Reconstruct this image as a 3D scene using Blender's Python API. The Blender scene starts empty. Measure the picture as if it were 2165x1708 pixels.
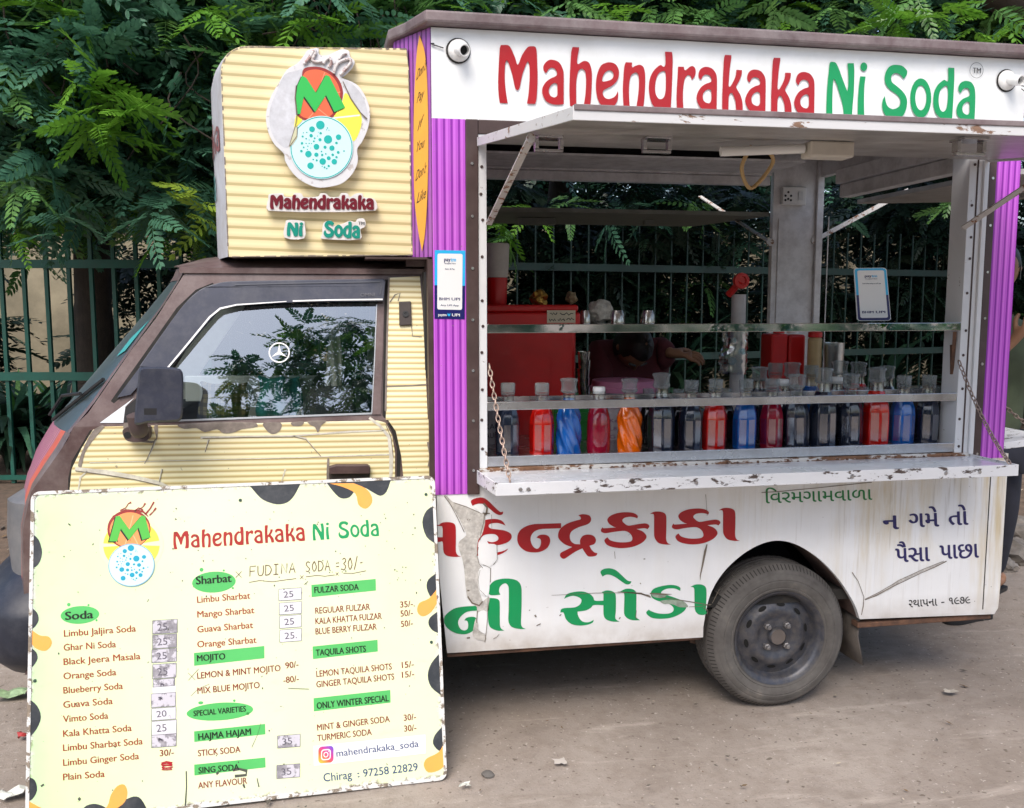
import bpy, bmesh, math, random
from mathutils import Vector, Matrix, noise
from mathutils.geometry import tessellate_polygon
R = math.radians
random.seed(7)
SC = bpy.context.scene
COL = SC.collection

# ------------------------------------------------------------------ camera, sky, sun
CAM_H, CAM_D = 1.51, 3.0
PSI, PIT, FPX, CX, CY = R(10.3), R(6.3), 1900.0, 1082.5, 854.0
cam = bpy.data.cameras.new('camera')
cam.sensor_width = 36.0
cam.lens = FPX / 2165.0 * 36.0
cam.clip_start, cam.clip_end = 0.05, 500
camo = bpy.data.objects.new('camera', cam)
COL.objects.link(camo)
camo.location = (0, -CAM_D, CAM_H)
camo.rotation_euler = (R(90) - PIT, 0, -PSI)
SC.camera = camo

SUN_EL, SUN_AZ = R(52), R(205)          # azimuth measured from +Y towards +X
w = bpy.data.worlds.new('World')
SC.world = w
w.use_nodes = True
wt = w.node_tree
bg = wt.nodes['Background']
sky = wt.nodes.new('ShaderNodeTexSky')
sky.sky_type = 'NISHITA'
sky.sun_disc = False
sky.sun_elevation, sky.sun_rotation = SUN_EL, SUN_AZ
sky.air_density, sky.dust_density, sky.ozone_density = 1.0, 3.0, 0.6
wt.links.new(sky.outputs[0], bg.inputs[0])
bg.inputs[1].default_value = 0.13
sl = bpy.data.lights.new('sun', 'SUN')
sl.energy, sl.angle, sl.color = 1.5, R(35), (1.0, 0.95, 0.88)
so = bpy.data.objects.new('sun', sl)
COL.objects.link(so)
so.rotation_euler = Vector((-math.sin(SUN_AZ) * math.cos(SUN_EL), -math.cos(SUN_AZ) * math.cos(SUN_EL), -math.sin(SUN_EL))).to_track_quat('-Z', 'Y').to_euler()
SC.view_settings.view_transform = 'Standard'
SC.view_settings.look = 'None'
SC.view_settings.gamma = 1
SC.view_settings.exposure = 0.88
SC.cycles.max_bounces = 8
SC.cycles.transparent_max_bounces = 16
SC.cycles.use_denoising = True

# ------------------------------------------------------------------ measuring helpers
FW = Vector((math.sin(PSI) * math.cos(PIT), math.cos(PSI) * math.cos(PIT), -math.sin(PIT)))
RT = Vector((math.cos(PSI), -math.sin(PSI), 0))
DN = FW.cross(RT)
if DN.z > 0:
    DN = -DN
EYE = Vector((0, -CAM_D, CAM_H))
def ray(x, y):
    return FW + RT * ((x - CX) / FPX) + DN * ((y - CY) / FPX)
def U(x, y, Y=0.0):                       # point of the photo on the upright plane Y = const
    v = ray(x, y)
    return EYE + v * ((Y + CAM_D) / v.y)
def G(x, y, Z=0.0):                       # ... on the level plane Z = const
    v = ray(x, y)
    return EYE + v * ((Z - CAM_H) / v.z)
def UX(x, y, X):
    v = ray(x, y)
    return EYE + v * (X / v.x)
def UP(x, y, p0, n):                      # ... on any plane
    v = ray(x, y)
    return EYE + v * ((Vector(p0) - EYE).dot(n) / v.dot(n))
def zoomer(x0, y0, s):
    return lambda x, y: ((x0 + x / s) / 1.3206, (y0 + y / s) / 1.3206)

# ------------------------------------------------------------------ mesh helpers
class MB:
    def __init__(s):
        s.v, s.f, s.m = [], [], []
    def add(s, vs, fs, mi=0):
        o = len(s.v)
        s.v += [tuple(v) for v in vs]
        for f in fs:
            s.f.append([i + o for i in f]); s.m.append(mi)
    def box(s, x0, x1, y0, y1, z0, z1, mi=0):
        s.add([(x, y, z) for z in (z0, z1) for y in (y0, y1) for x in (x0, x1)],
              [(0, 2, 3, 1), (4, 5, 7, 6), (0, 1, 5, 4), (2, 6, 7, 3), (0, 4, 6, 2), (1, 3, 7, 5)], mi)
    def hexa(s, a, b, mi=0):              # two quads (4 pts each) joined
        s.add(list(a) + list(b), [(3, 2, 1, 0), (4, 5, 6, 7), (0, 1, 5, 4), (1, 2, 6, 5), (2, 3, 7, 6), (3, 0, 4, 7)], mi)
    def bar(s, p, q, w, t, up=(0, 0, 1), mi=0):
        p, q = Vector(p), Vector(q)
        d = (q - p).normalized(); a = d.cross(Vector(up)).normalized() * w / 2; b = a.cross(d).normalized() * t / 2
        s.hexa([p - a - b, p + a - b, p + a + b, p - a + b], [q - a - b, q + a - b, q + a + b, q - a + b], mi)
    def tube(s, pts, r, n=8, mi=0, closed=False, caps=True):
        pts = [Vector(p) for p in pts]
        N = len(pts); rings = []
        rr = r if isinstance(r, (list, tuple)) else [r] * N
        ref = None
        for i, p in enumerate(pts):
            if closed:
                d = pts[(i + 1) % N] - pts[i - 1]
            else:
                d = pts[min(i + 1, N - 1)] - pts[max(i - 1, 0)]
            d.normalize()
            if ref is None:
                ref = Vector((0, 0, 1)) if abs(d.z) < .9 else Vector((1, 0, 0))
            a = ref - d * ref.dot(d); a.normalize(); ref = a
            b = d.cross(a)
            rings.append([p + a * (math.cos(2 * math.pi * k / n) * rr[i]) + b * (math.sin(2 * math.pi * k / n) * rr[i]) for k in range(n)])
        vs = [v for rg in rings for v in rg]; fs = []
        for i in range(N if closed else N - 1):
            j = (i + 1) % N
            for k in range(n):
                l = (k + 1) % n
                fs.append((i * n + k, i * n + l, j * n + l, j * n + k))
        if caps and not closed:
            fs.append(tuple(range(n - 1, -1, -1))); fs.append(tuple((N - 1) * n + k for k in range(n)))
        s.add(vs, fs, mi)
    def lathe(s, prof, o, ax=(0, 0, 1), n=24, mi=0, caps=True):
        ax = Vector(ax).normalized(); o = Vector(o)
        a = ax.orthogonal().normalized() if abs(ax.z) < .99 else Vector((1, 0, 0))
        b = ax.cross(a); vs = []; fs = []
        for r, h in prof:
            for k in range(n):
                t = 2 * math.pi * (k + .5) / n
                vs.append(o + ax * h + a * (math.cos(t) * r) + b * (math.sin(t) * r))
        for i in range(len(prof) - 1):
            for k in range(n):
                l = (k + 1) % n
                fs.append((i * n + k, i * n + l, (i + 1) * n + l, (i + 1) * n + k))
        if caps and prof[0][0] > 1e-6: fs.append(tuple(range(n - 1, -1, -1)))
        if caps and prof[-1][0] > 1e-6: fs.append(tuple((len(prof) - 1) * n + k for k in range(n)))
        s.add(vs, fs, mi)
    def sheet(s, loops, fn, mi=0):        # flat filled outline (first loop outer, the rest holes)
        l3 = [[Vector((x, y, 0)) for x, y in l] for l in loops]
        tr = tessellate_polygon(l3)
        flat = [p for l in loops for p in l]
        s.add([fn(x, y) for x, y in flat], [tuple(t) for t in tr], mi)
    def slab(s, loops, f0, f1, mi=0, ms=None):
        l3 = [[Vector((x, y, 0)) for x, y in l] for l in loops]
        tr = [tuple(t) for t in tessellate_polygon(l3)]
        flat = [p for l in loops for p in l]; n = len(flat)
        s.add([f0(x, y) for x, y in flat], tr, mi)
        o = len(s.v) - n
        s.add([f1(x, y) for x, y in flat], [t[::-1] for t in tr], mi)
        base = 0
        for l in loops:
            k = len(l)
            for i in range(k):
                a, b = base + i, base + (i + 1) % k
                s.f.append([o + a, o + n + a, o + n + b, o + b]); s.m.append(mi if ms is None else ms)
            base += k
    def grid(s, rows, mi=0, close_u=False):
        nr, nc = len(rows), len(rows[0])
        fs = []
        for i in range(nr - 1):
            for k in range(nc if close_u else nc - 1):
                l = (k + 1) % nc
                fs.append((i * nc + k, i * nc + l, (i + 1) * nc + l, (i + 1) * nc + k))
        s.add([p for r_ in rows for p in r_], fs, mi)
    def build(s, name, mats, parent=None, bevel=0, smooth=None, seg=2, local=False, normals=True):
        me = bpy.data.meshes.new(name)
        me.from_pydata(s.v, [], s.f)
        if not isinstance(mats, (list, tuple)): mats = [mats]
        for m in mats: me.materials.append(m)
        me.polygons.foreach_set('material_index', s.m)
        me.update()
        if normals:
            bm = bmesh.new(); bm.from_mesh(me)
            bmesh.ops.recalc_face_normals(bm, faces=bm.faces)
            bm.to_mesh(me); bm.free()
        if smooth is not None:
            me.polygons.foreach_set('use_smooth', [True] * len(me.polygons))
            me.set_sharp_from_angle(angle=R(smooth))
        ob = bpy.data.objects.new(name, me)
        COL.objects.link(ob)
        if bevel:
            md = ob.modifiers.new('bevel', 'BEVEL'); md.width = bevel; md.segments = seg; md.limit_method = 'ANGLE'; md.angle_limit = R(35)
            md.harden_normals = False
        if parent is not None:
            ob.parent = parent
            if not local:
                rootloc = Vector((0, 0, 0)); p = parent
                while p is not None:
                    rootloc += p.location; p = p.parent
                ob.location = -rootloc
        return ob

def thing(name, label, cat, loc=(0, 0, 0), group=None, rot=(0, 0, 0)):
    o = bpy.data.objects.new(name, None); COL.objects.link(o)
    o.location = loc; o.rotation_euler = rot; o.empty_display_size = .1
    return tag(o, label, cat, group)
def tag(o, label, cat, group=None):
    o['label'] = label; o['category'] = cat
    if group: o['group'] = group
    return o
def kind(o, k):
    o['kind'] = k
    return o

def smooth(pts, n=5):                     # closed outline through points; a third entry marks a corner
    N = len(pts); P = [Vector((p[0], p[1])) for p in pts]; C = [len(p) > 2 for p in pts]
    out = []
    for i in range(N):
        j = (i + 1) % N; ch = P[j] - P[i]
        t0 = ch if C[i] else (P[j] - P[i - 1]) / 2
        t1 = ch if C[j] else (P[(j + 1) % N] - P[i]) / 2
        L = ch.length
        if t0.length > L * 1.2: t0 = t0 * (L * 1.2 / t0.length)
        if t1.length > L * 1.2: t1 = t1 * (L * 1.2 / t1.length)
        for k in range(n):
            t = k / n
            out.append(tuple(P[i] * (2*t**3 - 3*t*t + 1) + t0 * (t**3 - 2*t*t + t) + P[j] * (-2*t**3 + 3*t*t) + t1 * (t**3 - t*t)))
    return out
def curve(pts, n=6):                      # open smooth polyline, any dimension
    P = [Vector(p) for p in pts]; out = []
    for i in range(len(P) - 1):
        p0, p1, p2, p3 = P[max(i - 1, 0)], P[i], P[i + 1], P[min(i + 2, len(P) - 1)]
        for k in range(n):
            t = k / n
            out.append(.5 * ((2 * p1) + (p2 - p0) * t + (2 * p0 - 5 * p1 + 4 * p2 - p3) * t * t + (3 * p1 - p0 - 3 * p2 + p3) * t ** 3))
    out.append(P[-1])
    return out
def ellipse(cx, cy, rx, ry, n=28, rot=0):
    c, s_ = math.cos(rot), math.sin(rot)
    return [(cx + rx * math.cos(2*math.pi*k/n) * c - ry * math.sin(2*math.pi*k/n) * s_, cy + rx * math.cos(2*math.pi*k/n) * s_ + ry * math.sin(2*math.pi*k/n) * c) for k in range(n)]
def ribbon(pts, wd, jitter=0):            # a stroke of varying width as an outline
    P = [Vector(p) for p in pts]; W = wd if isinstance(wd, (list, tuple)) else [wd] * len(P)
    a, b = [], []
    for i, p in enumerate(P):
        d = (P[min(i + 1, len(P) - 1)] - P[max(i - 1, 0)]).normalized(); nrm = Vector((-d.y, d.x)) * W[i] / 2
        ja, jb = 1 + random.uniform(-jitter, jitter), 1 + random.uniform(-jitter, jitter)
        a.append(tuple(p + nrm * ja)); b.append(tuple(p - nrm * jb))
    return a + b[::-1]
def rrect(x0, x1, y0, y1, r, n=5):
    out = []
    for cx, cy, a0 in ((x1 - r, y1 - r, 0), (x0 + r, y1 - r, 90), (x0 + r, y0 + r, 180), (x1 - r, y0 + r, 270)):
        for k in range(n + 1):
            t = R(a0 + 90 * k / n); out.append((cx + r * math.cos(t), cy + r * math.sin(t)))
    return out

_tc = {}
def text_mesh(s, bold=0.0):               # built-in font as flat polygons: verts, faces, width
    if (s, bold) in _tc: return _tc[(s, bold)]
    c = bpy.data.curves.new('text', 'FONT'); c.body = s; c.size = 1; c.offset = bold; c.resolution_u = 3
    o = bpy.data.objects.new('text', c); COL.objects.link(o)
    bpy.context.view_layer.update()
    m = o.evaluated_get(bpy.context.evaluated_depsgraph_get()).to_mesh()
    vs = [(v.co.x, v.co.y) for v in m.vertices]; fs = [tuple(p.vertices) for p in m.polygons]
    bpy.data.objects.remove(o); bpy.data.curves.remove(c)
    x0 = min(v[0] for v in vs)
    vs = [(x - x0, y) for x, y in vs]
    _tc[(s, bold)] = (vs, fs, max(v[0] for v in vs))
    return _tc[(s, bold)]
def put_text(mb, s, a, b, cap, fn, mi=0, bold=0.0, capem=0.682, up=None, slant=0.0, nz=(0, -1, 0)):
    """text with its baseline from a to b (2-D coordinates of fn), capital height cap, +y of fn pointing down"""
    vs, fs, wd = text_mesh(s)
    a, b = Vector(a), Vector(b); ex = (b - a) / wd
    e = (b - a).normalized(); ey = Vector(up).normalized() if up else Vector((e.y, -e.x))
    ey = ey * (cap / capem)
    nz = Vector(nz)
    for k in ((0, 1, 2) if bold > 0 else (0,)):      # bold: the strokes are laid over each other, slightly shifted
        sx = (0, 1, -1)[k] * abs(bold) * .8
        mb.add([Vector(fn(*(a + ex * (x + sx + slant * y) + ey * (y + sx * .25)))) + nz * (.00013 * k) for x, y in vs], fs, mi)

# ------------------------------------------------------------------ materials
def sr(r, g, b):
    f = lambda c: ((c / 255) / 12.92 if c / 255 <= .04045 else ((c / 255 + .055) / 1.055) ** 2.4)
    return (f(r), f(g), f(b))
class NT:
    def __init__(s, name):
        s.m = bpy.data.materials.new(name); s.m.use_nodes = True
        s.t = s.m.node_tree; s.n = s.t.nodes; s.l = s.t.links
        s.p = s.n['Principled BSDF']
    def new(s, t, **k):
        n = s.n.new(t)
        for a, b in k.items(): setattr(n, a, b)
        return n
    def pos(s, scale=(1, 1, 1), obj=False):
        c = s.new('ShaderNodeTexCoord').outputs['Object'] if obj else s.new('ShaderNodeNewGeometry').outputs['Position']
        mp = s.new('ShaderNodeMapping'); mp.inputs['Scale'].default_value = scale
        s.l.new(c, mp.inputs[0]); return mp.outputs[0]
    def noise(s, vec, sc, det=4, rough=.6, dist=0):
        n = s.new('ShaderNodeTexNoise'); n.inputs['Scale'].default_value = sc; n.inputs['Detail'].default_value = det
        n.inputs['Roughness'].default_value = rough; n.inputs['Distortion'].default_value = dist
        s.l.new(vec, n.inputs['Vector']); return n.outputs['Fac']
    def ramp(s, fac, stops, interp='LINEAR'):
        n = s.new('ShaderNodeValToRGB'); cr = n.color_ramp; cr.interpolation = interp
        while len(cr.elements) < len(stops): cr.elements.new(.5)
        for e, (p, c) in zip(cr.elements, stops):
            e.position = p; e.color = (c, c, c, 1) if isinstance(c, (int, float)) else (*c[:3], 1)
        s.l.new(fac, n.inputs[0]); return n.outputs['Color']
    def mix(s, fac, a, b, mode='MIX'):
        n = s.new('ShaderNodeMix', data_type='RGBA', blend_type=mode)
        for so_, v in ((n.inputs[0], fac), (n.inputs[6], a), (n.inputs[7], b)):
            if isinstance(v, (int, float)): so_.default_value = v
            elif isinstance(v, (tuple, list)): so_.default_value = (*v[:3], 1)
            else: s.l.new(v, so_)
        return n.outputs[2]
    def math(s, op, a, b=None, c=None):
        n = s.new('ShaderNodeMath', operation=op)
        for i, v in enumerate((a, b, c)):
            if v is None: continue
            if isinstance(v, (int, float)): n.inputs[i].default_value = v
            else: s.l.new(v, n.inputs[i])
        return n.outputs[0]
    def bump(s, h, strength=.3, dist=.01):
        n = s.new('ShaderNodeBump'); n.inputs['Strength'].default_value = strength; n.inputs['Distance'].default_value = dist
        s.l.new(h, n.inputs['Height']); s.l.new(n.outputs[0], s.p.inputs['Normal'])
    def set(s, **k):
        for a, v in k.items():
            i = s.p.inputs[a.replace('_', ' ')]
            if isinstance(v, (int, float)): i.default_value = v
            elif isinstance(v, (tuple, list)): i.default_value = (*v[:3], 1)
            else: s.l.new(v, i)
        return s

def paint(name, col, rough=.5, var=.12, dirt=.0, dirtcol=(.12, .09, .07), metal=0.0, sc=6.0, bump=.0, coat=0.0, streak=False, spec=.5):
    m = NT(name); v = m.pos()
    f = m.noise(v, sc, 5)
    dark = tuple(c * (1 - var) for c in col); lite = tuple(min(1, c * (1 + var * .6)) for c in col)
    c = m.ramp(f, [(.3, dark), (.7, lite)])
    if dirt:
        v2 = m.pos((7, 7, .7)) if streak else v
        g = m.noise(v2, sc * (1.2 if streak else 2.3), 8, .7)
        k = m.ramp(g, [(.5 - dirt * .25, 0), (.78 - dirt * .12, 1)])
        c = m.mix(m.math('MULTIPLY', k, min(1, dirt * 1.3)), c, dirtcol)
    m.set(Base_Color=c, Roughness=m.math('ADD', m.math('MULTIPLY', f, .25), rough - .12), Metallic=metal, Coat_Weight=coat, Specular_IOR_Level=spec)
    if bump: m.bump(m.noise(v, sc * 12, 4), bump, .004)
    return m.m
def peeling(name, col, under, amount=.5, sc=18, rough=.45, streak=(1, 1, 1), metal=0):
    """paint flaked off in patches, showing what is below"""
    m = NT(name); v = m.pos(streak)
    n1 = m.noise(v, sc, 8, .68, .3)
    k = m.ramp(n1, [(amount - .02, 1), (amount + .01, 0)])
    g = m.noise(v, sc * .35, 4)
    c = m.mix(m.ramp(g, [(.35, .0), (.75, .3)]), col, tuple(x * .72 for x in col))
    u = m.ramp(m.noise(v, sc * 2.1, 5), [(.3, under), (.7, tuple(x * 1.9 for x in under))])
    m.set(Base_Color=m.mix(k, c, u), Roughness=m.ramp(k, [(0, rough), (1, .8)]), Metallic=metal)
    m.bump(m.math('SUBTRACT', 1, k), .4, .002)
    return m.m
def flat(name, col, rough=.5, metal=0.0, coat=0.0, spec=.5):
    m = NT(name); m.set(Base_Color=col, Roughness=rough, Metallic=metal, Coat_Weight=coat, Specular_IOR_Level=spec)
    return m.m
def clear(name, tint, gloss=.12, rough=.03, gcol=(1, 1, 1), fres=True):
    m = NT(name); m.n.remove(m.p)
    tr = m.new('ShaderNodeBsdfTransparent'); tr.inputs[0].default_value = (*tint, 1)
    gl = m.new('ShaderNodeBsdfGlossy'); gl.inputs['Roughness'].default_value = rough; gl.inputs[0].default_value = (*gcol, 1)
    mx = m.new('ShaderNodeMixShader')
    if fres:
        lw = m.new('ShaderNodeLayerWeight'); lw.inputs[0].default_value = .35
        m.l.new(m.math('ADD', m.math('MULTIPLY', lw.outputs['Facing'], .5), gloss), mx.inputs[0])
    else: mx.inputs[0].default_value = gloss
    m.l.new(tr.outputs[0], mx.inputs[1]); m.l.new(gl.outputs[0], mx.inputs[2])
    m.l.new(mx.outputs[0], m.n['Material Output'].inputs[0])
    return m.m
def stripes(name, axis, period, stops, phase=0.0, dirt=.25, tilt=0.0, rough=.42):
    """printed striped vinyl"""
    m = NT(name); g = m.new('ShaderNodeNewGeometry')
    sp = m.new('ShaderNodeSeparateXYZ'); m.l.new(g.outputs['Position'], sp.inputs[0])
    a = sp.outputs[axis]
    if tilt: a = m.math('ADD', a, m.math('MULTIPLY', sp.outputs[0], tilt))
    t = m.math('FRACT', m.math('ADD', m.math('MULTIPLY', a, 1 / period), phase))
    c = m.ramp(t, stops)
    n1 = m.noise(g.outputs['Position'], 3.2, 6, .65)
    c = m.mix(m.ramp(n1, [(.45, 0), (.8, dirt)]), c, (.33, .25, .17))
    sc_ = m.noise(m.pos((1, 1, 1)), 60, 2)
    c = m.mix(m.ramp(sc_, [(.735, 0), (.76, .7)]), c, (.2, .17, .13))
    m.set(Base_Color=c, Roughness=m.ramp(n1, [(.3, rough), (.8, rough + .25)]), Coat_Weight=.1)
    m.bump(m.noise(g.outputs['Position'], 9, 3), .12, .01)
    return m.m
# ------------------------------------------------------------------ ground, fences, trees
import numpy as np
rng = np.random.default_rng(11)
def ground_z(x, y):
    t = min(1, max(0, (y - 1.9) / 1.3)); t = t * t * (3 - 2 * t)
    return .22 * t
def ground_mat():
    m = NT('dusty_earth'); v = m.pos()
    n1 = m.noise(v, .9, 6, .62); n2 = m.noise(v, 14, 8, .7); n3 = m.noise(v, 130, 3, .6)
    c = m.ramp(n1, [(.3, (.225, .187, .157)), (.5, (.30, .256, .222)), (.72, (.375, .328, .288))])
    c = m.mix(m.ramp(n2, [(.45, 0), (.75, .5)]), c, (.18, .14, .11))
    c = m.mix(m.ramp(n3, [(.60, 0), (.72, .55)]), c, (.15, .12, .10))
    c = m.mix(m.ramp(m.noise(v, 60, 2), [(.66, 0), (.72, .6)]), c, (.55, .50, .45))
    c = m.mix(m.ramp(m.noise(m.pos((1, 2.2, 1)), 2.6, 7, .7, .6), [(.54, 0), (.66, .45)]), c, (.20, .165, .14))
    c = m.mix(m.ramp(m.noise(m.pos((.5, 3.0, 1)), 3.2, 5, .65, .3), [(.58, 0), (.70, .4)]), c, (.56, .49, .43))
    c = m.mix(m.ramp(m.noise(v, 38, 1), [(.70, 0), (.73, .8)]), c, (.13, .105, .085))
    sp = m.new('ShaderNodeSeparateXYZ'); m.l.new(v, sp.inputs[0])
    far = m.ramp(m.math('ADD', sp.outputs[1], m.math('MULTIPLY', n2, 1.6)), [(.0, 0), (1, 1)])
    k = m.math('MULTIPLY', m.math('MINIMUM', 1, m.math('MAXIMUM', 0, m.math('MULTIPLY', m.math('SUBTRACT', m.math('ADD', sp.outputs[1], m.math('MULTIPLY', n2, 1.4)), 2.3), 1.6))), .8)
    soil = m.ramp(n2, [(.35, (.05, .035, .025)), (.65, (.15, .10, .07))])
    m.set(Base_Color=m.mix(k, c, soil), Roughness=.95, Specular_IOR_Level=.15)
    h = m.math('ADD', m.math('MULTIPLY', n2, .7), m.math('MULTIPLY', n3, .35))
    m.bump(h, .55, .012)
    return m.m
gx = [-90, -50, -25, -14, -9] + [-6 + .15 * i for i in range(100)] + [9.5, 12, 16, 25, 50, 90]
gy = [-90, -50, -25, -12, -7] + [-4 + .15 * i for i in range(68)] + [7, 9, 12, 18, 30, 60, 120]
g = MB()
g.grid([[(x, y, ground_z(x, y) + (.012 * noise.noise((x * 1.3, y * 1.3, 0)) + .006 * noise.noise((x * 5, y * 5, 3)) if -5.9 < x < 8.8 and -3.9 < y < 6 else 0)) for x in gx] for y in gy])
kind(g.build('ground', ground_mat(), smooth=60), 'structure')

# fence: the left run faces the camera, the right run turns away behind the van
FH = Vector((math.sin(PSI), math.cos(PSI), 0))
fp = G(30, 1012, .25)
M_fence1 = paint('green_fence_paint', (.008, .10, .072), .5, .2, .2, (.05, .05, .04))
M_fence2 = paint('shaded_fence_paint', (.0035, .026, .021), .6, .2, .35, (.03, .03, .025))  # darker copy of the fence green, shade behind the van put into the colour
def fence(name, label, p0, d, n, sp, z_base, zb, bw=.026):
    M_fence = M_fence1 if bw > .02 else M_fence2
    t = thing(name, label, 'fence', (p0.x, p0.y, z_base), 'green railings behind the van')
    L = n * sp; m = MB()
    nrm = Vector((-d.y, d.x, 0))
    for i in range(n + 1):
        a = p0 + d * (i * sp)
        m.bar((a.x, a.y, z_base), (a.x, a.y, zb[0] + random.uniform(-.01, .01)), bw, bw, up=nrm)
    m.build('railing_bars', M_fence, t)
    for z in zb[1:]:
        r_ = MB(); a = p0 + nrm * -.022 - d * .03; b = p0 + d * L - nrm * .022
        r_.bar((a.x, a.y, z), (b.x, b.y, z), .012, .06 if z > .5 else .035, up=(0, 0, 1))
        r_.build('rail', M_fence, t)
    return t
def FZ(x, y): return UP(x, y, fp, FH)
zb = [FZ(200, 440).z, FZ(200, 558).z, FZ(200, 795).z, FZ(200, 1008).z]
dl = Vector((RT.x, RT.y, 0)).normalized()
fe = FZ(447, 1000); fe.z = 0
t = fence('iron_fence', 'green iron railing fence left of the van cab, with leaves hanging over it', fe - dl * .16 * 14, dl, 13, .16, .22, zb)
pm = MB(); a = fe; pm.box(a.x - .035, a.x + .035, a.y - .03, a.y + .03, .2, FZ(447, 497).z)
pm.build('end_post', M_fence1, t, bevel=.004)
ang = R(11.4); d2 = Vector((math.cos(ang), math.sin(ang), 0))
zb2 = [zb[0], zb[1] + .02, zb[2] + .06, .3]
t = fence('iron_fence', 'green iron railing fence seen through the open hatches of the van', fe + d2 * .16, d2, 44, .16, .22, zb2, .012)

# compound wall far behind
M_wall = paint('old_plaster', (.30, .26, .18), .9, .3, .45, (.10, .09, .06), sc=1.6)
mw = MB(); mw.box(-9, 12, 8.0, 8.2, .1, 2.35); mw.box(-9.05, 12.05, 7.96, 8.24, 2.353, 2.43)
tag(mw.build('boundary_wall', M_wall, bevel=.01), 'stained beige plaster wall behind the trees and the fence', 'wall')

# --- leaves
def leaf_mat(name, a, b, rough=.42, trans=.25):
    m = NT(name); v = m.pos()
    f = m.noise(v, 3.5, 4); f2 = m.noise(v, 40, 1)
    c = m.mix(m.ramp(f2, [(.35, 0), (.65, .55)]), m.ramp(f, [(.35, a), (.68, b)]), tuple(x * .6 for x in a))
    m.set(Base_Color=c, Roughness=rough, Specular_IOR_Level=.55)
    tl = m.new('ShaderNodeBsdfTranslucent'); m.l.new(c, tl.inputs[0])
    mx = m.new('ShaderNodeMixShader'); mx.inputs[0].default_value = trans
    m.l.new(m.p.outputs[0], mx.inputs[1]); m.l.new(tl.outputs[0], mx.inputs[2])
    m.l.new(mx.outputs[0], m.n['Material Output'].inputs[0])
    return m.m
L_dead = leaf_mat('leaf_dry', (.20, .12, .04), (.34, .22, .07), .6)
L_dark = leaf_mat('leaf_dark_green', (.06, .175, .115), (.12, .285, .165), .34, .32)
L_mid = leaf_mat('leaf_mid_green', (.095, .24, .07), (.17, .34, .08), .36, .32)
L_young = leaf_mat('leaf_young_green', (.12, .32, .03), (.22, .46, .05), trans=.4)  # young fronds, a lighter green of their own
L_yel = leaf_mat('leaf_yellow_green', (.28, .44, .04), (.40, .54, .07), trans=.4)
M_bark = paint('bark', (.06, .045, .035), .9, .4, .4, (.02, .018, .015), sc=9, bump=.6, streak=True)
L_shaded = leaf_mat('leaf_deep_green', (.006, .022, .012), (.016, .048, .022), .5)  # leaf green darkened so the colour carries the shade behind the van
LEAFS = [L_dark, L_mid, L_young, L_yel, L_shaded]

def frond(length, n, ll, droop, rs):
    """pinnate leaf in its own frame: grows along +x, faces +z"""
    V, F = [], []
    def pt(t):
        return np.array([length * t * (1 - .12 * droop * t), 0, -length * droop * t * t])
    for i in range(n):
        t = (i + .8) / n; p = pt(t)
        size = ll * (.62 + .75 * math.sin(math.pi * min(1, .16 + .72 * t))) * .72
        for sd in (-1, 1):
            a = (62 - 34 * t) * math.pi / 180 + rs.uniform(-.09, .09)
            d = np.array([math.cos(a), sd * math.sin(a), -.18 - .25 * droop + rs.uniform(-.12, .12)]); d /= np.linalg.norm(d)
            wv = np.array([-d[1], d[0], 0]); wv /= np.linalg.norm(wv); wv = wv * size * .19
            up = np.array([0, 0, size * .035])
            o = len(V)
            V += [p, p + d * size * .30 + wv * .9 + up, p + d * size * .72 + wv * .85 + up, p + d * size, p + d * size * .72 - wv * .85 + up, p + d * size * .30 - wv * .9 + up, p + d * size * .5 - up * .6]
            F += [(o, o + 6, o + 2, o + 1), (o + 6, o + 3, o + 3, o + 2)][:0] + [(o, o + 1, o + 2, o + 6), (o + 2, o + 3, o + 4, o + 6), (o, o + 6, o + 4, o + 5)]
    p, d = pt(1), np.array([1, 0, -.5 * droop]); o = len(V)      # end leaflet
    s_ = ll * .7; wv = np.array([0, s_ * .19, 0])
    V += [p, p + d * s_ * .5 + wv, p + d * s_, p + d * s_ * .5 - wv]; F.append((o, o + 1, o + 2, o + 3))
    o = len(V); wv = np.array([0, .0022, 0])
    V += [pt(0) - wv, pt(0) + wv, pt(.5) + wv, pt(.5) - wv, pt(1) + wv * .4, pt(1) - wv * .4]
    F += [(o, o + 1, o + 2, o + 3), (o + 3, o + 2, o + 4, o + 5)]
    return np.array(V), np.array(F)
def rotm(z, y, x):
    cz, sz, cy, sy, cx, sx = math.cos(z), math.sin(z), math.cos(y), math.sin(y), math.cos(x), math.sin(x)
    return np.array([[cz, -sz, 0], [sz, cz, 0], [0, 0, 1]]) @ np.array([[cy, 0, sy], [0, 1, 0], [-sy, 0, cy]]) @ np.array([[1, 0, 0], [0, cx, -sx], [0, sx, cx]])
def shoot(rs, nf, ln, ll):
    Vs, Fs, o = [], [], 0
    for k in range(nf):
        v, f = frond(ln * rs.uniform(.75, 1.15), int(rs.integers(7, 11)), ll, rs.uniform(.1, .55), rs)
        m = rotm(2 * math.pi * (k + rs.uniform(-.25, .25)) / nf, rs.uniform(-.45, .65), rs.uniform(-.5, .5))
        v = v @ m.T + np.array([0, 0, rs.uniform(-.06, .06)])
        Vs.append(v); Fs.append(f + o); o += len(v)
    return np.vstack(Vs), np.vstack(Fs)
SHOOTS = [shoot(rng, int(rng.integers(5, 8)), .30, .075) for _ in range(10)]
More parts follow.
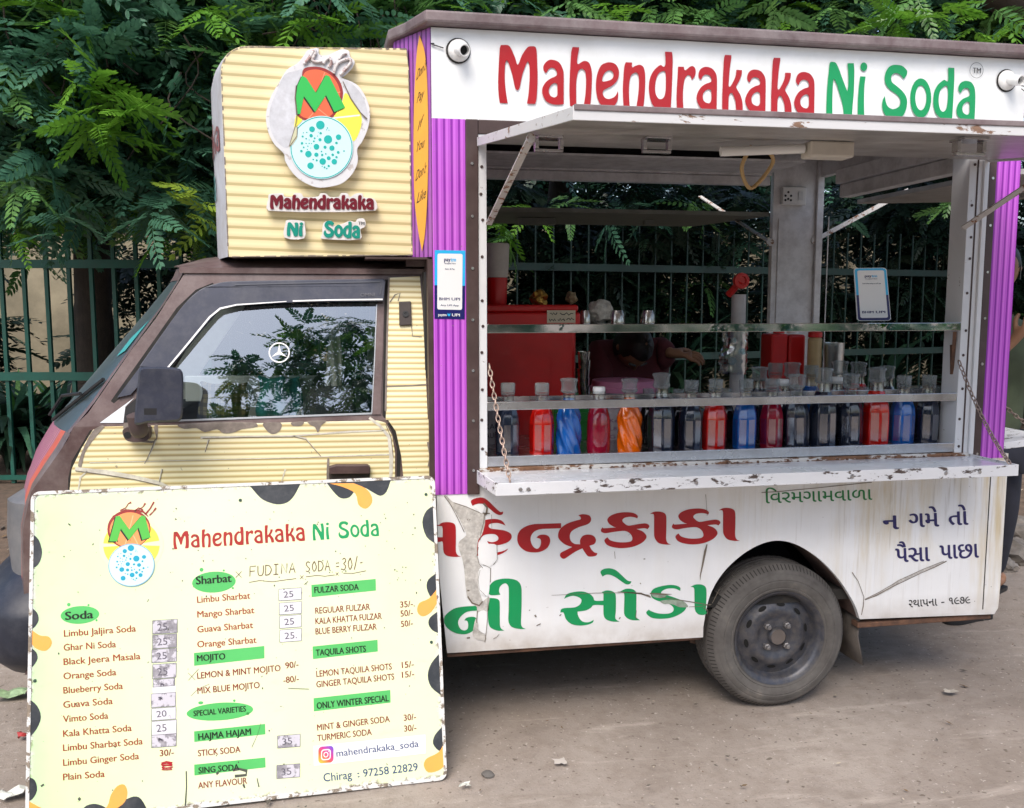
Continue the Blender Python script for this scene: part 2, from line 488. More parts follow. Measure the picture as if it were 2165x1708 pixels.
def quads_mesh(name, Vs, Fs, Ms, mats, parent=None):
    V = np.vstack(Vs); F = np.vstack(Fs); M = np.concatenate(Ms)
    me = bpy.data.meshes.new(name)
    me.vertices.add(len(V)); me.vertices.foreach_set('co', V.astype(np.float32).ravel())
    me.loops.add(F.size); me.loops.foreach_set('vertex_index', F.astype(np.int32).ravel())
    me.polygons.add(len(F)); me.polygons.foreach_set('loop_start', np.arange(0, F.size, 4, dtype=np.int32))
    for m in mats: me.materials.append(m)
    me.polygons.foreach_set('material_index', M.astype(np.int32))
    me.update(calc_edges=True); me.validate()
    ob = bpy.data.objects.new(name, me); COL.objects.link(ob)
    if parent is not None:
        ob.parent = parent; ob.location = -Vector(parent.location)
    return ob
def crown(name, spots, parent):
    """spots: (position, scale, material index)"""
    Vs, Fs, Ms, o = [], [], [], 0
    for p, sc_, mi in spots:
        v, f = SHOOTS[int(rng.integers(len(SHOOTS)))]
        m = rotm(rng.uniform(0, 6.28), rng.uniform(-.5, .5), rng.uniform(-.5, .5))
        vv = (v * sc_) @ m.T + np.array(p)
        Vs.append(vv); Fs.append(f + o); o += len(v); Ms.append(np.full(len(f), mi))
    return quads_mesh(name, Vs, Fs, Ms, LEAFS, parent)
def trunk(name, path, rad, branches, parent):
    m = MB(); pts = curve(path, 5); n = len(pts)
    for k in range(int(rad > .2) * 16):                 # thin hanging twigs
        a = Vector(at(rng.uniform(-60, 860), rng.uniform(-40, 200), rng.uniform(2.3, 3.0)))
        m.tube(curve([a, a + Vector((rng.uniform(-.12, .12), 0, -.2)), a + Vector((rng.uniform(-.3, .3), rng.uniform(-.1, .1), -rng.uniform(.3, .55)))], 4), .005, 5)
    m.tube(pts, [rad * (1 - .55 * i / n) * (1 + .08 * math.sin(i * 2.1)) for i in range(n)], 12)
    for b in branches:
        q = curve(b, 5); k = len(q)
        m.tube(q, [max(.006, rad * .42 * (1 - .85 * i / k)) for i in range(k)], 7)
    return m.build(name, M_bark, parent, smooth=50)
def pick(young_frac=.06):
    u = rng.random()
    return 2 if u < young_frac else (1 if u < young_frac + .28 else 0)
def blob(c, r, n, sc_=(.85, 1.25), young_frac=.05, shaded_frac=0):
    out = []
    while len(out) < n:
        p = rng.uniform(-1, 1, 3)
        q = np.linalg.norm(p)
        if q > 1 or q < .25: continue
        w_ = np.array(c) + p * np.array(r)
        if noise.noise((w_[0] * 1.1, w_[1] * 1.1, w_[2] * 1.1)) < -.18: continue
        out.append((w_, rng.uniform(*sc_), (4 if rng.random() < shaded_frac else pick(young_frac))))
    return out
def at(x, y, Y): return np.array(U(x, y, Y))

# left tree: trunk behind the fence, crown hanging over it
b0 = U(205, 760, 4.9)
t = thing('pinnate_leaf_tree', 'dark green tree with feathery leaflets and thick trunk behind the left railings', 'tree', (b0.x, 4.9, .2), 'trees behind the van')
top = Vector((b0.x + .1, 4.6, 3.4))
br = [[top - Vector((0, 0, .9)), at(250, 200, 3.6), at(130, 150, 2.7)], [top - Vector((0, 0, .6)), at(600, 100, 3.6), at(700, 60, 2.8)],
      [top - Vector((0, 0, .4)), at(60, -60, 3.4), at(-100, 100, 3.0)], [top - Vector((0, 0, 1.2)), at(390, 360, 3.6), at(300, 420, 2.9)],
      [top, at(420, -150, 4.0), at(480, -250, 3.4)]]
trunk('trunk', [(b0.x, 4.9, .1), (b0.x - .03, 4.88, .9), (b0.x + .05, 4.75, 2.0), tuple(top)], .21, br, t)
sp = []
for (x, y, Y, rx, ry, rz, n) in ((-60, 120, 3.2, .9, .8, .8, 110), (150, 60, 3.0, .9, .8, .7, 120), (330, 250, 3.3, .8, .7, .65, 130), (520, 60, 3.1, .8, .7, .6, 110),
                                 (720, 20, 3.0, .8, .7, .5, 100), (60, 340, 3.1, .55, .5, .4, 60), (480, 420, 3.7, .7, .5, .4, 60), (880, -40, 3.2, .8, .7, .5, 70),
                                 (300, -220, 3.6, 1.6, 1.2, .7, 130), (0, 200, 4.4, 1.2, .8, 1.2, 110), (560, 200, 4.5, 1.5, .8, 1.2, 130)):
    sp += blob(at(x, y, Y), (rx, ry, rz), n)
for (x, y, Y, s_, mi) in ((235, 200, 2.2, 1.15, 2), (180, 175, 2.2, .9, 2), (215, 270, 2.15, 1.1, 2), (270, 235, 2.2, .9, 2), (175, 250, 2.2, .8, 2), (420, 425, 2.3, .9, 3), (440, 455, 2.3, .8, 3),
                          (640, 30, 2.2, 1.0, 2), (690, 60, 2.2, .8, 2), (440, 25, 2.2, .9, 2), (560, 20, 2.3, .8, 1), (120, 470, 2.9, .8, 2), (110, 60, 2.5, 1.0, 1), (340, 490, 3.0, .9, 2), (30, 480, 2.9, .7, 2),
                          (40, 70, 2.3, 1.15, 0), (120, 120, 2.3, 1.0, 0), (60, 200, 2.3, 1.0, 0), (330, 90, 2.4, 1.1, 0), (380, 190, 2.4, 1.1, 0), (80, 360, 2.4, 1.1, 0), (150, 380, 2.5, 1.0, 0)):
    sp.append((at(x, y, Y), s_, mi))
for i in range(120):
    x, y = rng.uniform(-120, 900), rng.uniform(-60, 470)
    if y > 300 and x < 0: continue
    sp.append((at(x, y, rng.uniform(2.15, 3.0)), rng.uniform(.9, 1.25), 0 if rng.random() < .72 else 1))
crown('crown', sp, t)

# tree behind the van
b1 = U(1180, 760, 5.6)
t = thing('pinnate_leaf_tree', 'feathery leaved tree rising behind the van roof, its trunk dark inside the hatch view', 'tree', (b1.x, 5.6, .2), 'trees behind the van')
top = Vector((b1.x, 5.3, 3.6))
trunk('trunk', [(b1.x, 5.6, .1), (b1.x + .06, 5.6, 1.2), (b1.x - .05, 5.4, 2.4), tuple(top)], .17,
      [[top - Vector((0, 0, 1)), at(1000, 20, 4.2), at(900, -20, 3.4)], [top - Vector((0, 0, .8)), at(1400, 60, 4.4), at(1560, 0, 3.4)], [top, at(1250, -150, 4.4), at(1300, -300, 4)]], t)
sp = []
for (x, y, Y, rx, ry, rz, n) in ((1050, -20, 3.6, .9, .6, .5, 90), (1300, 0, 3.7, .9, .6, .45, 90), (1580, 20, 3.6, .9, .6, .4, 90), (1200, -250, 4.0, 2.0, 1.0, .7, 120),
                                 (1250, 460, 4.9, 1.6, .7, .6, 130), (1150, 620, 5.2, 1.6, .6, .5, 80), (1450, 560, 5.6, 1.2, .6, .9, 90)):
    sp += blob(at(x, y, Y), (rx, ry, rz), n, young_frac=.10 if y < 100 else .01, shaded_frac=0 if y < 100 else .9)
for (x, y, Y, s_, mi) in ((1000, 5, 2.6, .9, 2), (1220, 10, 2.6, 1.0, 1), (1290, 20, 2.6, .9, 2), (1430, 25, 2.6, 1.1, 1), (1370, 5, 2.6, 1.0, 1), (1500, 35, 2.6, .9, 1), (1120, 440, 3.4, .8, 2), (1200, 430, 3.6, .8, 1),
                          (1060, 470, 3.0, .8, 2), (1075, 500, 3.0, .7, 1), (1380, 440, 3.6, .8, 0), (1480, 445, 3.8, .7, 1), (1290, 470, 3.8, 1, 0)):
    sp.append((at(x, y, Y), s_, mi))
crown('crown', sp, t)

# right tree
b2 = U(2000, 760, 6.4)
t = thing('pinnate_leaf_tree', 'lush feathery leaved tree with bright young fronds above the right end of the van', 'tree', (b2.x, 6.4, .2), 'trees behind the van')
top = Vector((b2.x, 6.1, 3.6))
trunk('trunk', [(b2.x, 6.4, .1), (b2.x - .06, 6.4, 1.2), (b2.x + .05, 6.2, 2.4), tuple(top)], .16,
      [[top - Vector((0, 0, 1)), at(1800, 40, 4.6), at(1750, 0, 3.6)], [top - Vector((0, 0, .5)), at(2100, 60, 4.4), at(2150, 30, 3.4)]], t)
sp = []
for (x, y, Y, rx, ry, rz, n) in ((1850, 10, 3.8, .9, .6, .45, 90), (2120, 30, 3.8, .9, .6, .45, 90), (1900, -200, 4.4, 2.0, 1.0, .7, 110), (2350, -50, 4, 1.2, 1, 1.2, 80),
                                 (1880, 500, 5.6, 1.3, .6, .9, 100), (2060, 640, 5.8, 1.4, .6, .8, 80), (2300, 500, 5.5, 1.2, .8, 1.4, 90)):
    sp += blob(at(x, y, Y), (rx, ry, rz), n, young_frac=.10 if y < 100 else .01, shaded_frac=0 if y < 100 else .9)
for (x, y, Y, s_, mi) in ((1840, 60, 2.5, 1.1, 2), (1900, 45, 2.5, 1.0, 2), (1980, 30, 2.5, 1.1, 2), (2060, 50, 2.5, 1.0, 2), (2130, 55, 2.5, 1.0, 2), (1760, 20, 2.6, 1, 1), (2100, 10, 2.6, 1, 1), (1940, 5, 2.6, 1, 1),
                          (1640, 10, 2.6, 1, 1), (2020, 410, 3.4, .8, 1), (1990, 440, 3.4, .7, 1), (1800, 470, 4.2, .8, 0)):
    sp.append((at(x, y, Y), s_, mi))
crown('crown', sp, t)

# big trees further back close the view
for k, (x, Y, h) in enumerate(((-3.5, 10.5, 5.2), (.6, 11.5, 5.6), (4.6, 11.0, 5.4), (9.0, 11.5, 5.0), (-8.0, 11.0, 5.0))):
    lab = ('dense tree beyond the beige wall, behind the left railings', 'dense dark tree beyond the wall, behind the middle of the van', 'dense dark tree beyond the wall, behind the right end of the van',
           'dense dark tree beyond the wall, far right of the van', 'dense tree beyond the wall, at the far left edge')[k]
    t = thing('dense_tree', lab, 'tree', (x, Y, .2), 'trees beyond the wall')
    trunk('trunk', [(x, Y, .1), (x + .1, Y, 1.5), (x, Y, 3.4)], .2, [], t)
    crown('crown', blob((x, Y, 3.4), (2.6, 1.5, 3.0), 150, (2.4, 3.6), .0, .8) + blob((x, Y - .6, 1.4), (2.4, .8, 1.3), 60, (1.6, 2.4), .0, .95), t)
# trees across the road: the cab window mirrors them
for k, (x, Y, r_, h) in enumerate(((-9.5, -17, 3.0, 4.2), (-4.2, -17, 3.6, 5.0), (1.2, -16, 4.0, 6.4))):
    lab = ('low tree across the road, mirrored at the left of the cab window', 'spreading tree across the road, mirrored in the middle of the cab window', 'tall spreading tree across the road, mirrored at the right of the cab window')[k]
    t = thing('shade_tree', lab, 'tree', (x, Y, 0), 'trees across the road')
    trunk('trunk', [(x, Y, 0), (x + .1, Y, h * .4), (x, Y, h)], .22, [], t)
    crown('crown', blob((x, Y, h), (r_, 1.6, r_ * .62), 300, (1.6, 2.6), .1) + blob((x, Y - .5, h * .4), (r_, 1.2, h * .4), 150, (1.8, 2.8), .1), t)

# unseen canopy, shaped to block the sun, and a thick understorey keep the place behind the van in shade
t = thing('canopy_tree', 'broad tree whose canopy spreads above the van and shades the railings', 'tree', (6.4, 3.6, .2), 'trees behind the van')
trunk('trunk', [(6.4, 3.6, .1), (6.3, 3.6, 1.6), (5.6, 3.2, 3.4), (3.5, 3.4, 4.3), (1.5, 3.8, 4.4), (0, 3.9, 4.5)], .24, [], t)
crown('crown', sum([blob((x, 3.9, 4.3), (2.2, 1.2, .6), 46, (1.6, 2.4), .0) for x in (1.2, 3.4, 6.2)], []), t)
h_lab = ['dark leafy understorey tree behind the left railings at the frame edge', 'dark leafy understorey tree beside the thick trunk', 'dark leafy understorey tree behind the cab window', 'dark leafy understorey tree seen through the left half of the hatch', 'dark leafy understorey tree seen through the middle of the hatch', 'dark leafy understorey tree seen through the end hatch', 'dark leafy understorey tree behind the man at the right edge']
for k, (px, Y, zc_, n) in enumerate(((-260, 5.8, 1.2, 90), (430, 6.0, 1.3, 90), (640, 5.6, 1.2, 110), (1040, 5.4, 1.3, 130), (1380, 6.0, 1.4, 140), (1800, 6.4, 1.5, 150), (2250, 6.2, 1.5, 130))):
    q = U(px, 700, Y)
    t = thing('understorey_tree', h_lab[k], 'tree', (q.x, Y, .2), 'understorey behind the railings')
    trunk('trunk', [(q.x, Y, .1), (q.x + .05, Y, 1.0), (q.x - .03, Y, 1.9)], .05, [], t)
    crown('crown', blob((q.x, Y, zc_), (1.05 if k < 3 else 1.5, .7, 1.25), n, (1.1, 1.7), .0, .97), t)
t = thing('roadside_hedge', 'long dark hedge across the road, mirrored low in the cab window and the steel rails', 'hedge', (0, -13, 0))
trunk('stems', [(-8, -13, .1), (-3, -13, .5), (3, -13, .5), (9, -13, .2)], .05, [], t)
crown('leaves', sum([blob((x, -13, 1.0), (1.6, .8, 1.1), 34, (1.6, 2.4), .05) for x in range(-14, 16, 2)], []), t)
# undergrowth behind the railings
def blade_plant(p, n, ln, wd, mats, lean=.9, name='strap_leaf_plant', label='', grp=None):
    V, F, M, o = [], [], [], 0
    for i in range(n):
        a = rng.uniform(0, 6.28); L = ln * rng.uniform(.6, 1.1); tl = lean * rng.uniform(.5, 1.2); mi = int(rng.random() < .4)
        k = 6; ww = wd * rng.uniform(.7, 1.2)
        for j in range(k + 1):
            s_ = j / k; th = tl * s_ * 1.25
            r_ = L * (math.sin(th) / 1.25 * s_ + .04); z = L * s_ * math.cos(th * .85)
            c = np.array([math.cos(a) * r_, math.sin(a) * r_, z]); q = np.array([-math.sin(a), math.cos(a), 0]) * ww * (math.sin(math.pi * min(.98, .12 + s_ * .88)) ** .7) / 2
            V += [c - q, c + q]
            if j: F.append((o - 2, o - 1, o + 1, o)); M.append(mi)
            o += 2
    ob = quads_mesh(name, [np.array(V) + np.array(p)], [np.array(F)], [np.array(M)], mats)
    return tag(ob, label, 'plant', grp)
L_strap = leaf_mat('strap_leaf', (.06, .20, .04), (.12, .30, .07), .35)
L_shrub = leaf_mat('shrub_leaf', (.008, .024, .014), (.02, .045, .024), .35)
def gp(x, y, z=.22): q = G(x, y, z); return (q.x, q.y, z)
n_lab = ['strap leaved plant with long arching blades at the left edge behind the railings', 'strap leaved plant behind the railings nearest the cab bonnet', 'smaller strap leaved plant in shade between two others behind the railings', 'strap leaved plant under the thick trunk behind the railings']
for k, (x, y, n, ln) in enumerate(((40, 985, 46, .85), (150, 965, 40, .8), (95, 940, 30, .6), (250, 930, 34, .6))):
    blade_plant(gp(x, y), n, ln, .05, [L_strap, L_mid], label=n_lab[k], grp='strap leaved plants behind the railings')
s_lab = ['low dark broad leaved shrub at the left edge behind the railings', 'low dark broad leaved shrub left of the thick tree trunk', 'low dark broad leaved shrub right of the thick tree trunk', 'low dark broad leaved shrub beside the cab windscreen', 'dark shrub seen low through the left of the far hatch', 'dark shrub seen low through the middle of the far hatch', 'dark shrub seen low through the end hatch', 'dark shrub behind the man at the right edge']
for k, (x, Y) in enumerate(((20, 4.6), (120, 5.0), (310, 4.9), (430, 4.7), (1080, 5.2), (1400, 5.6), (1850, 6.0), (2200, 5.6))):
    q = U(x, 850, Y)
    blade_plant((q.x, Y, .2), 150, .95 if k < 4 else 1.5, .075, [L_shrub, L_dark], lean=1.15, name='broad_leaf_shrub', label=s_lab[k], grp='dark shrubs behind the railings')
# ------------------------------------------------------------------ the soda van: service body
VAN = thing('food_van', 'small soda van with cream cab, purple striped body, open awning and fold down counter', 'food van', (.75, .7, 0))
WHITE = sr(236, 238, 240)
def dirty_white():
    m = NT('white_vinyl_wrap'); v = m.pos()
    n1 = m.noise(v, 2.2, 6, .6)
    c = m.ramp(n1, [(.3, (.74, .75, .77)), (.7, (.86, .87, .88))])
    st = m.noise(m.pos((5, 1, .45)), 3.0, 8, .66, .1)          # rust water run down from the counter
    sp = m.new('ShaderNodeSeparateXYZ'); m.l.new(v, sp.inputs[0])
    right = m.ramp(m.math('DIVIDE', m.math('SUBTRACT', sp.outputs[0], 1.25), .9), [(0, .12), (1, 1)])
    low = m.ramp(m.math('DIVIDE', m.math('SUBTRACT', sp.outputs[2], .3), .6), [(0, .1), (.25, .5), (1, 1)])
    patch = m.ramp(m.noise(m.pos((1, 1, .5)), 3.4, 3), [(.40, .05), (.62, 1)])
    k = m.math('MULTIPLY', m.math('MULTIPLY', m.math('MULTIPLY', m.ramp(st, [(.42, 0), (.62, 1)]), right), low), patch)
    c = m.mix(k, c, (.54, .41, .17))
    st2 = m.noise(m.pos((26, 1, 1.1)), 3.0, 5, .6)
    c = m.mix(m.math('MULTIPLY', m.math('MULTIPLY', m.ramp(st2, [(.56, 0), (.72, .55)]), right), low), c, (.22, .17, .10))
    mud = m.math('MULTIPLY', m.ramp(m.math('DIVIDE', m.math('SUBTRACT', sp.outputs[2], .30), .11), [(0, 1), (1, 0)]), m.ramp(m.noise(v, 11, 6), [(.3, .25), (.7, .8)]))
    c = m.mix(mud, c, (.36, .30, .24))
    c = m.mix(m.ramp(m.noise(v, 75, 2), [(.735, 0), (.76, .75)]), c, (.12, .10, .08))
    m.set(Base_Color=c, Roughness=.38, Coat_Weight=.15)
    m.bump(m.noise(v, 5, 3), .10, .012)
    return m.m
M_white = dirty_white()
M_lining = paint('grey_white_lining', (.74, .73, .73), .55, .12, .35, (.14, .11, .09), sc=5)
M_jamb = peeling('worn_white_jamb', (.70, .71, .73), (.10, .065, .045), .34, 16)
M_brown = paint('brown_paint', (.058, .033, .031), .45, .25, .15, (.16, .13, .11), sc=7)
M_roofbrown = paint('faded_brown_edge', (.15, .105, .11), .6, .3, .5, (.30, .27, .27), sc=5)
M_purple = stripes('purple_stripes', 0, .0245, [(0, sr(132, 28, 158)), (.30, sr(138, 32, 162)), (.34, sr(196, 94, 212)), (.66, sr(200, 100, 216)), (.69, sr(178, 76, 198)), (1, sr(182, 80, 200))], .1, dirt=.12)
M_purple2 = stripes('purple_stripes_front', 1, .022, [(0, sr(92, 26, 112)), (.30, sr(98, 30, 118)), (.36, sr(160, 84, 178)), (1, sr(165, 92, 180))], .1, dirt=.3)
M_steel = paint('stainless_steel', (.55, .55, .56), .25, .15, .25, (.2, .17, .14), metal=.9, sc=8)
M_counter = peeling('chipped_white_edge', (.72, .73, .76), (.055, .04, .035), .425, 30, streak=(.6, 1, 1.6))
M_ctop = paint('white_counter_top', (.74, .77, .82), .28, .05, .22, (.35, .3, .25), sc=7, coat=.3)
M_rust = paint('rusty_iron', (.17, .085, .05), .85, .5, .6, (.05, .03, .025), sc=14, bump=.3)
M_rustbar = peeling('rusty_white_bar', (.56, .54, .52), (.16, .075, .04), .44, 34)
M_under = paint('black_underbody', (.012, .012, .012), .85, .3, .4, (.05, .04, .03))
M_black = flat('black_plastic', (.015, .015, .017), .45)
M_awn = paint('awning_grey_sheet', (.50, .48, .46), .35, .12, .45, (.16, .13, .11), sc=4, metal=.25)
M_ivory = paint('ivory_plastic', (.62, .58, .50), .4, .1, .2, (.2, .16, .12))

pu = lambda x, y: tuple(U(x, y, 0.0)[i] for i in (0, 2))
# lower side panel with its wheel arch
arch_px = [(1487, 1325), (1500, 1262), (1528, 1212), (1570, 1172), (1612, 1149), (1650, 1143), (1690, 1154), (1735, 1184), (1776, 1228), (1806, 1276), (1818, 1309)]
arch = [tuple(p) for p in curve([Vector(pu(*p)) for p in arch_px], 4)]
pl = [(.316, .307)] + arch[:1][:0] + [(arch[0][0], .300)] + arch + [(2.455, .312), (2.470, .335), (2.474, .42), (2.474, .945), (.283, .945), (.290, .6)]
m = MB(); m.slab([pl], lambda x, z: (x, 0, z), lambda x, z: (x, .022, z))
m.build('side_panel', M_white, VAN, smooth=40)
m = MB()                                   # arch liner and inner fender
n = len(arch)
m.grid([[(x, .003, z) for x, z in arch], [(x, .09, z + .002) for x, z in arch], [(x, .22, z) for x, z in arch]], 0)
m.grid([[(x, .22, z) for x, z in arch], [(x + (.02 if x > 1.55 else -.02), .22, z + .012) for x, z in arch], [(x + (.02 if x > 1.55 else -.02), .5, z + .012) for x, z in arch]], 1)
m.build('wheel_arch_liner', [paint('brown_arch_liner', (.20, .13, .11), .7, .35, .4, (.10, .08, .07), sc=10), M_under], VAN, smooth=60)
m = MB(); m.box(arch[-1][0] + .0, 2.452, .012, .06, .288, .309); m.build('sill_strip', M_rust, VAN, bevel=.004)
m = MB(); m.box(.318, arch[0][0] - .002, .012, .05, .286, .303)
m.build('sill_strip', M_rust, VAN, bevel=.004)
# seam strip at the right end of the panel
m = MB(); m.box(2.401, 2.404, -.002, .001, .335, .94); m.build('panel_seam', M_under, VAN)

# purple and brown uprights, jambs
for x0, x1, zz in ((.280, .389, .868), (2.346, 2.450, .93)):
    m = MB(); m.box(x0, x1, -.003, .03, zz, 2.112)
    m.build('purple_upright_panel', M_purple, VAN)
for x0, x1 in ((.3895, .431), (2.3125, 2.3455)):
    m = MB(); m.box(x0, x1, -.012, .05, .866, 2.112)
    f = m
    f.build('brown_door_frame', M_brown, VAN, bevel=.003)
m = MB(); m.box(.4315, 2.312, -.010, .05, 2.066, 2.112); m.build('brown_door_frame', M_brown, VAN, bevel=.003)
for s_, (x0, x1) in ((1, (.4315, .459)), (-1, (2.238, 2.312))):
    m = MB(); m.box(x0, x1, -.006, .09, .95, 2.066)
    if s_ < 0: m.box(2.268, 2.274, -.009, -.0055, .95, 2.066, 1); m.box(2.292, 2.311, -.016, -.0065, .95, 2.066, 0)
    for k in range(10):
        z = 1.0 + k * .11; xx = (x0 + x1) / 2 - .004 if s_ > 0 else 2.255
        m.lathe([(.006, 0), (.005, .003)], (xx + random.uniform(-.004, .004), -.0062, z + random.uniform(-.03, .03)), (0, -1, 0), 8, 1)
    m.build('jamb', [M_jamb, M_brown], VAN, bevel=.002)
# screws in the brown frame
m = MB()
for x in (.41, 2.329):
    for k in range(7):
        m.lathe([(.006, 0), (.005, .003)], (x, -.0122, .95 + .17 * k), (0, -1, 0), 8)
m.build('frame_screws', M_steel, VAN)

# fascia and roof
m = MB(); NX = 40; rows = []
for j in range(7):
    z = 2.112 + (2.396 - 2.112) * j / 6
    rows.append([(.280 + (2.450 - .280) * i / NX, -.002 + .0035 * noise.noise((i * .35, j * .5, 0)), z) for i in range(NX + 1)])
m.grid(rows); m.box(.280, 2.450, .004, .03, 2.112, 2.396)
m.build('fascia_panel', paint('white_fascia', (.80, .82, .83), .35, .04, .16, (.45, .42, .32), sc=2.5, coat=.2), VAN, smooth=40, normals=False)
wall = [(.280, .0), (.222, .10), (.172, .188), (.166, .36), (.162, .54), (.16, .70)]
wall = wall + [(x, 1.4 - y) for x, y in wall[-2::-1]]
m = MB(); m.grid([[(x, y, z) for x, y in wall] for z in (1.668, 2.0, 2.397)])
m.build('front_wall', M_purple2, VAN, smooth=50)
m = MB(); m.box(.262, .279, .0, 1.4, .32, 1.66); m.box(.06, .279, .03, 1.37, 1.6605, 1.6675); m.build('lower_front_wall', M_brown, VAN)
ro = [(x - .020, y - (.045 if i == 0 else (-.045 if i == len(wall) - 1 else 0)) * 1) for i, (x, y) in enumerate(wall)]
ro = ro + [(2.485, 1.445), (2.485, -.045)]
m = MB(); m.slab([ro], lambda x, y: (x, y, 2.3995), lambda x, y: (x, y, 2.438))
m.build('roof', M_roofbrown, VAN, bevel=.008)
m = MB(); m.box(.30, 2.43, .05, 1.36, 2.375, 2.396); m.build('ceiling_lining', M_lining, VAN)

# far side, rear end, floor
def zf(x, y, Y): return U(x, y, Y).z
YF = 1.37
z_beam0, z_beam1 = zf(1300, 385, YF), zf(1300, 346, YF)
m = MB(); m.box(.30, 2.42, YF, YF + .03, .32, .97); m.build('far_side_panel', M_lining, VAN)
m = MB(); m.box(.46, 2.12, YF - .03, YF + .02, z_beam0, z_beam0 + (z_beam1 - z_beam0) * .48); m.box(.46, 2.12, YF - .05, YF + .02, z_beam0 + (z_beam1 - z_beam0) * .5, z_beam1)
m.build('far_side_beam', M_lining, VAN, bevel=.003)
m = MB(); m.box(.30, 2.42, YF + .005, YF + .03, z_beam1 + .001, 2.383); m.build('far_side_upper_panel', M_under, VAN)
m = MB(); m.box(.285, .46, YF - .02, YF + .03, .97, 2.38); m.build('far_corner_post', M_lining, VAN)
xl = U(1632, 500, YF).x
m = MB(); m.box(xl, 2.42, YF - .004, YF + .03, .97, 2.38); m.box(2.385, 2.42, UX(1726, 500, 2.385).y, YF - .006, .97, 2.38)
m.box(xl + .03, xl + .034, YF - .010, YF - .0045, .97, 1.95); m.box(2.379, 2.3845, 1.22, 1.225, .97, 1.95)
m.build('far_corner_post', M_lining, VAN, bevel=.002)
m = MB(); m.box(2.40, 2.445, .05, 1.36, .32, .97); m.build('rear_panel', M_white, VAN)
m = MB(); m.box(2.37, 2.43, .06, 1.11, 2.03, 2.09); m.box(2.345, 2.43, .06, 1.11, 2.093, 2.16); m.box(2.40, 2.44, .05, 1.36, 2.161, 2.384)
m.build('rear_beam', M_lining, VAN, bevel=.003)
m = MB(); m.box(2.40, 2.449, .031, .10, .97, 2.10); m.build('near_corner_post', M_brown, VAN)
m = MB(); m.box(.30, 2.42, .03, 1.36, .40, .44); m.build('floor_pan', M_under, VAN)
m = MB(); m.box(-1.0, 1.2, .16, 1.24, .26, .34); m.box(1.2, 2.40, .3, 1.1, .34, .40); m.build('chassis', M_under, VAN)

# inside counter, rails, shelf
m = MB(); m.box(.46, 2.238, .012, .62, .955, .975); m.build('inner_counter', M_steel, VAN, bevel=.003)
m = MB(); m.box(.4595, 2.2385, -.004, .010, .958, .994); m.build('counter_lip', M_steel, VAN, bevel=.002)
m = MB(); m.box(.43, 2.30, -.010, .0115, .928, .956); m.build('hinge_strip', peeling('rusty_hinge_strip', (.62, .60, .57), (.13, .065, .035), .5, 22, streak=(.5, 1, 1.6)), VAN, bevel=.002)
m = MB()
for k in range(46): m.lathe([(.0055, 0), (.004, .004)], (.47 + k * .039, -.0102, .944 + .003 * math.sin(k * 2.3)), (0, -1, 0), 6)
m.build('hinge_rivets', M_rust, VAN)
m = MB(); m.box(.4595, 2.2385, -.004, .012, 1.153, 1.182); m.build('bottle_rail', M_steel, VAN, bevel=.002)
m = MB(); m.box(.4595, 2.2385, .185, .197, 1.155, 1.180); m.build('bottle_rail', M_steel, VAN, bevel=.002)
m = MB(); m.box(.4595, 2.2375, -.006, .008, 1.415, 1.444); m.box(.4595, 2.2375, .0085, .14, 1.434, 1.443)
m.build('glass_shelf', [paint('mirror_steel', (.62, .64, .63), .04, .1, .2, (.3, .3, .25), metal=1)], VAN, bevel=.0015)
m = MB(); m.bar((2.225, .01, 1.41), (2.236, .03, 1.25), .012, .006); m.bar((2.236, .03, 1.25), (2.236, .04, 1.36), .01, .006); m.build('shelf_bracket', M_rust, VAN)

# fold-down counter
cl = [U(1056, 1024, -.28), U(2142, 984, -.28)]
zc = .955; xa, xb = .425, 2.30
fl, fr = (cl[0].x, -.28), (cl[1].x + .0, -.28)
top4 = [(xa, -.011), (xb, -.011), (fr[0] + .015, fr[1]), (fl[0] - .01, fl[1])]
zb_ = (zc - .012, zc - .012, cl[1].z - .002, cl[0].z - .002)
m = MB(); m.hexa([(x, y, z - .02) for (x, y), z in zip(top4, zb_)], [(x, y, z) for (x, y), z in zip(top4, zb_)])
FC = m.build('fold_down_counter', M_ctop, VAN, bevel=.002)
m = MB()
z0, z1 = cl[0].z, cl[1].z
m.hexa([(fl[0] - .012, -.286, z0 - .036), (fr[0] + .018, -.286, z1 - .036), (fr[0] + .018, -.2805, z1 - .036), (fl[0] - .012, -.2805, z0 - .036)],
       [(fl[0] - .012, -.286, z0 + .004), (fr[0] + .018, -.286, z1 + .004), (fr[0] + .018, -.2805, z1 + .004), (fl[0] - .012, -.2805, z0 + .004)])
m.hexa([(xa - .004, -.012, zc - .05), (fl[0] - .0125, -.2800, z0 - .036), (fl[0] - .0065, -.2800, z0 - .036), (xa + .002, -.012, zc - .05)],
       [(xa - .004, -.012, zc - .005), (fl[0] - .0125, -.2800, z0 + .004), (fl[0] - .0065, -.2800, z0 + .004), (xa + .002, -.012, zc - .005)])
m.hexa([(xb, -.012, zc - .05), (fr[0] + .012, -.2800, z1 - .036), (fr[0] + .018, -.2800, z1 - .036), (xb + .006, -.012, zc - .05)],
       [(xb, -.012, zc - .005), (fr[0] + .012, -.2800, z1 + .004), (fr[0] + .018, -.2800, z1 + .004), (xb + .006, -.012, zc - .005)])
m.build('counter_edge', M_counter, FC, bevel=.0015)
m = MB()
for x in (.52, .545, 1.1, 1.65, 2.0, 2.13): m.lathe([(.007, 0), (.0055, .004)], (x, -.2862, z0 + (z1 - z0) * (x - .45) / 1.7 - .017), (0, -1, 0), 10)
m.build('edge_screws', M_steel, FC)

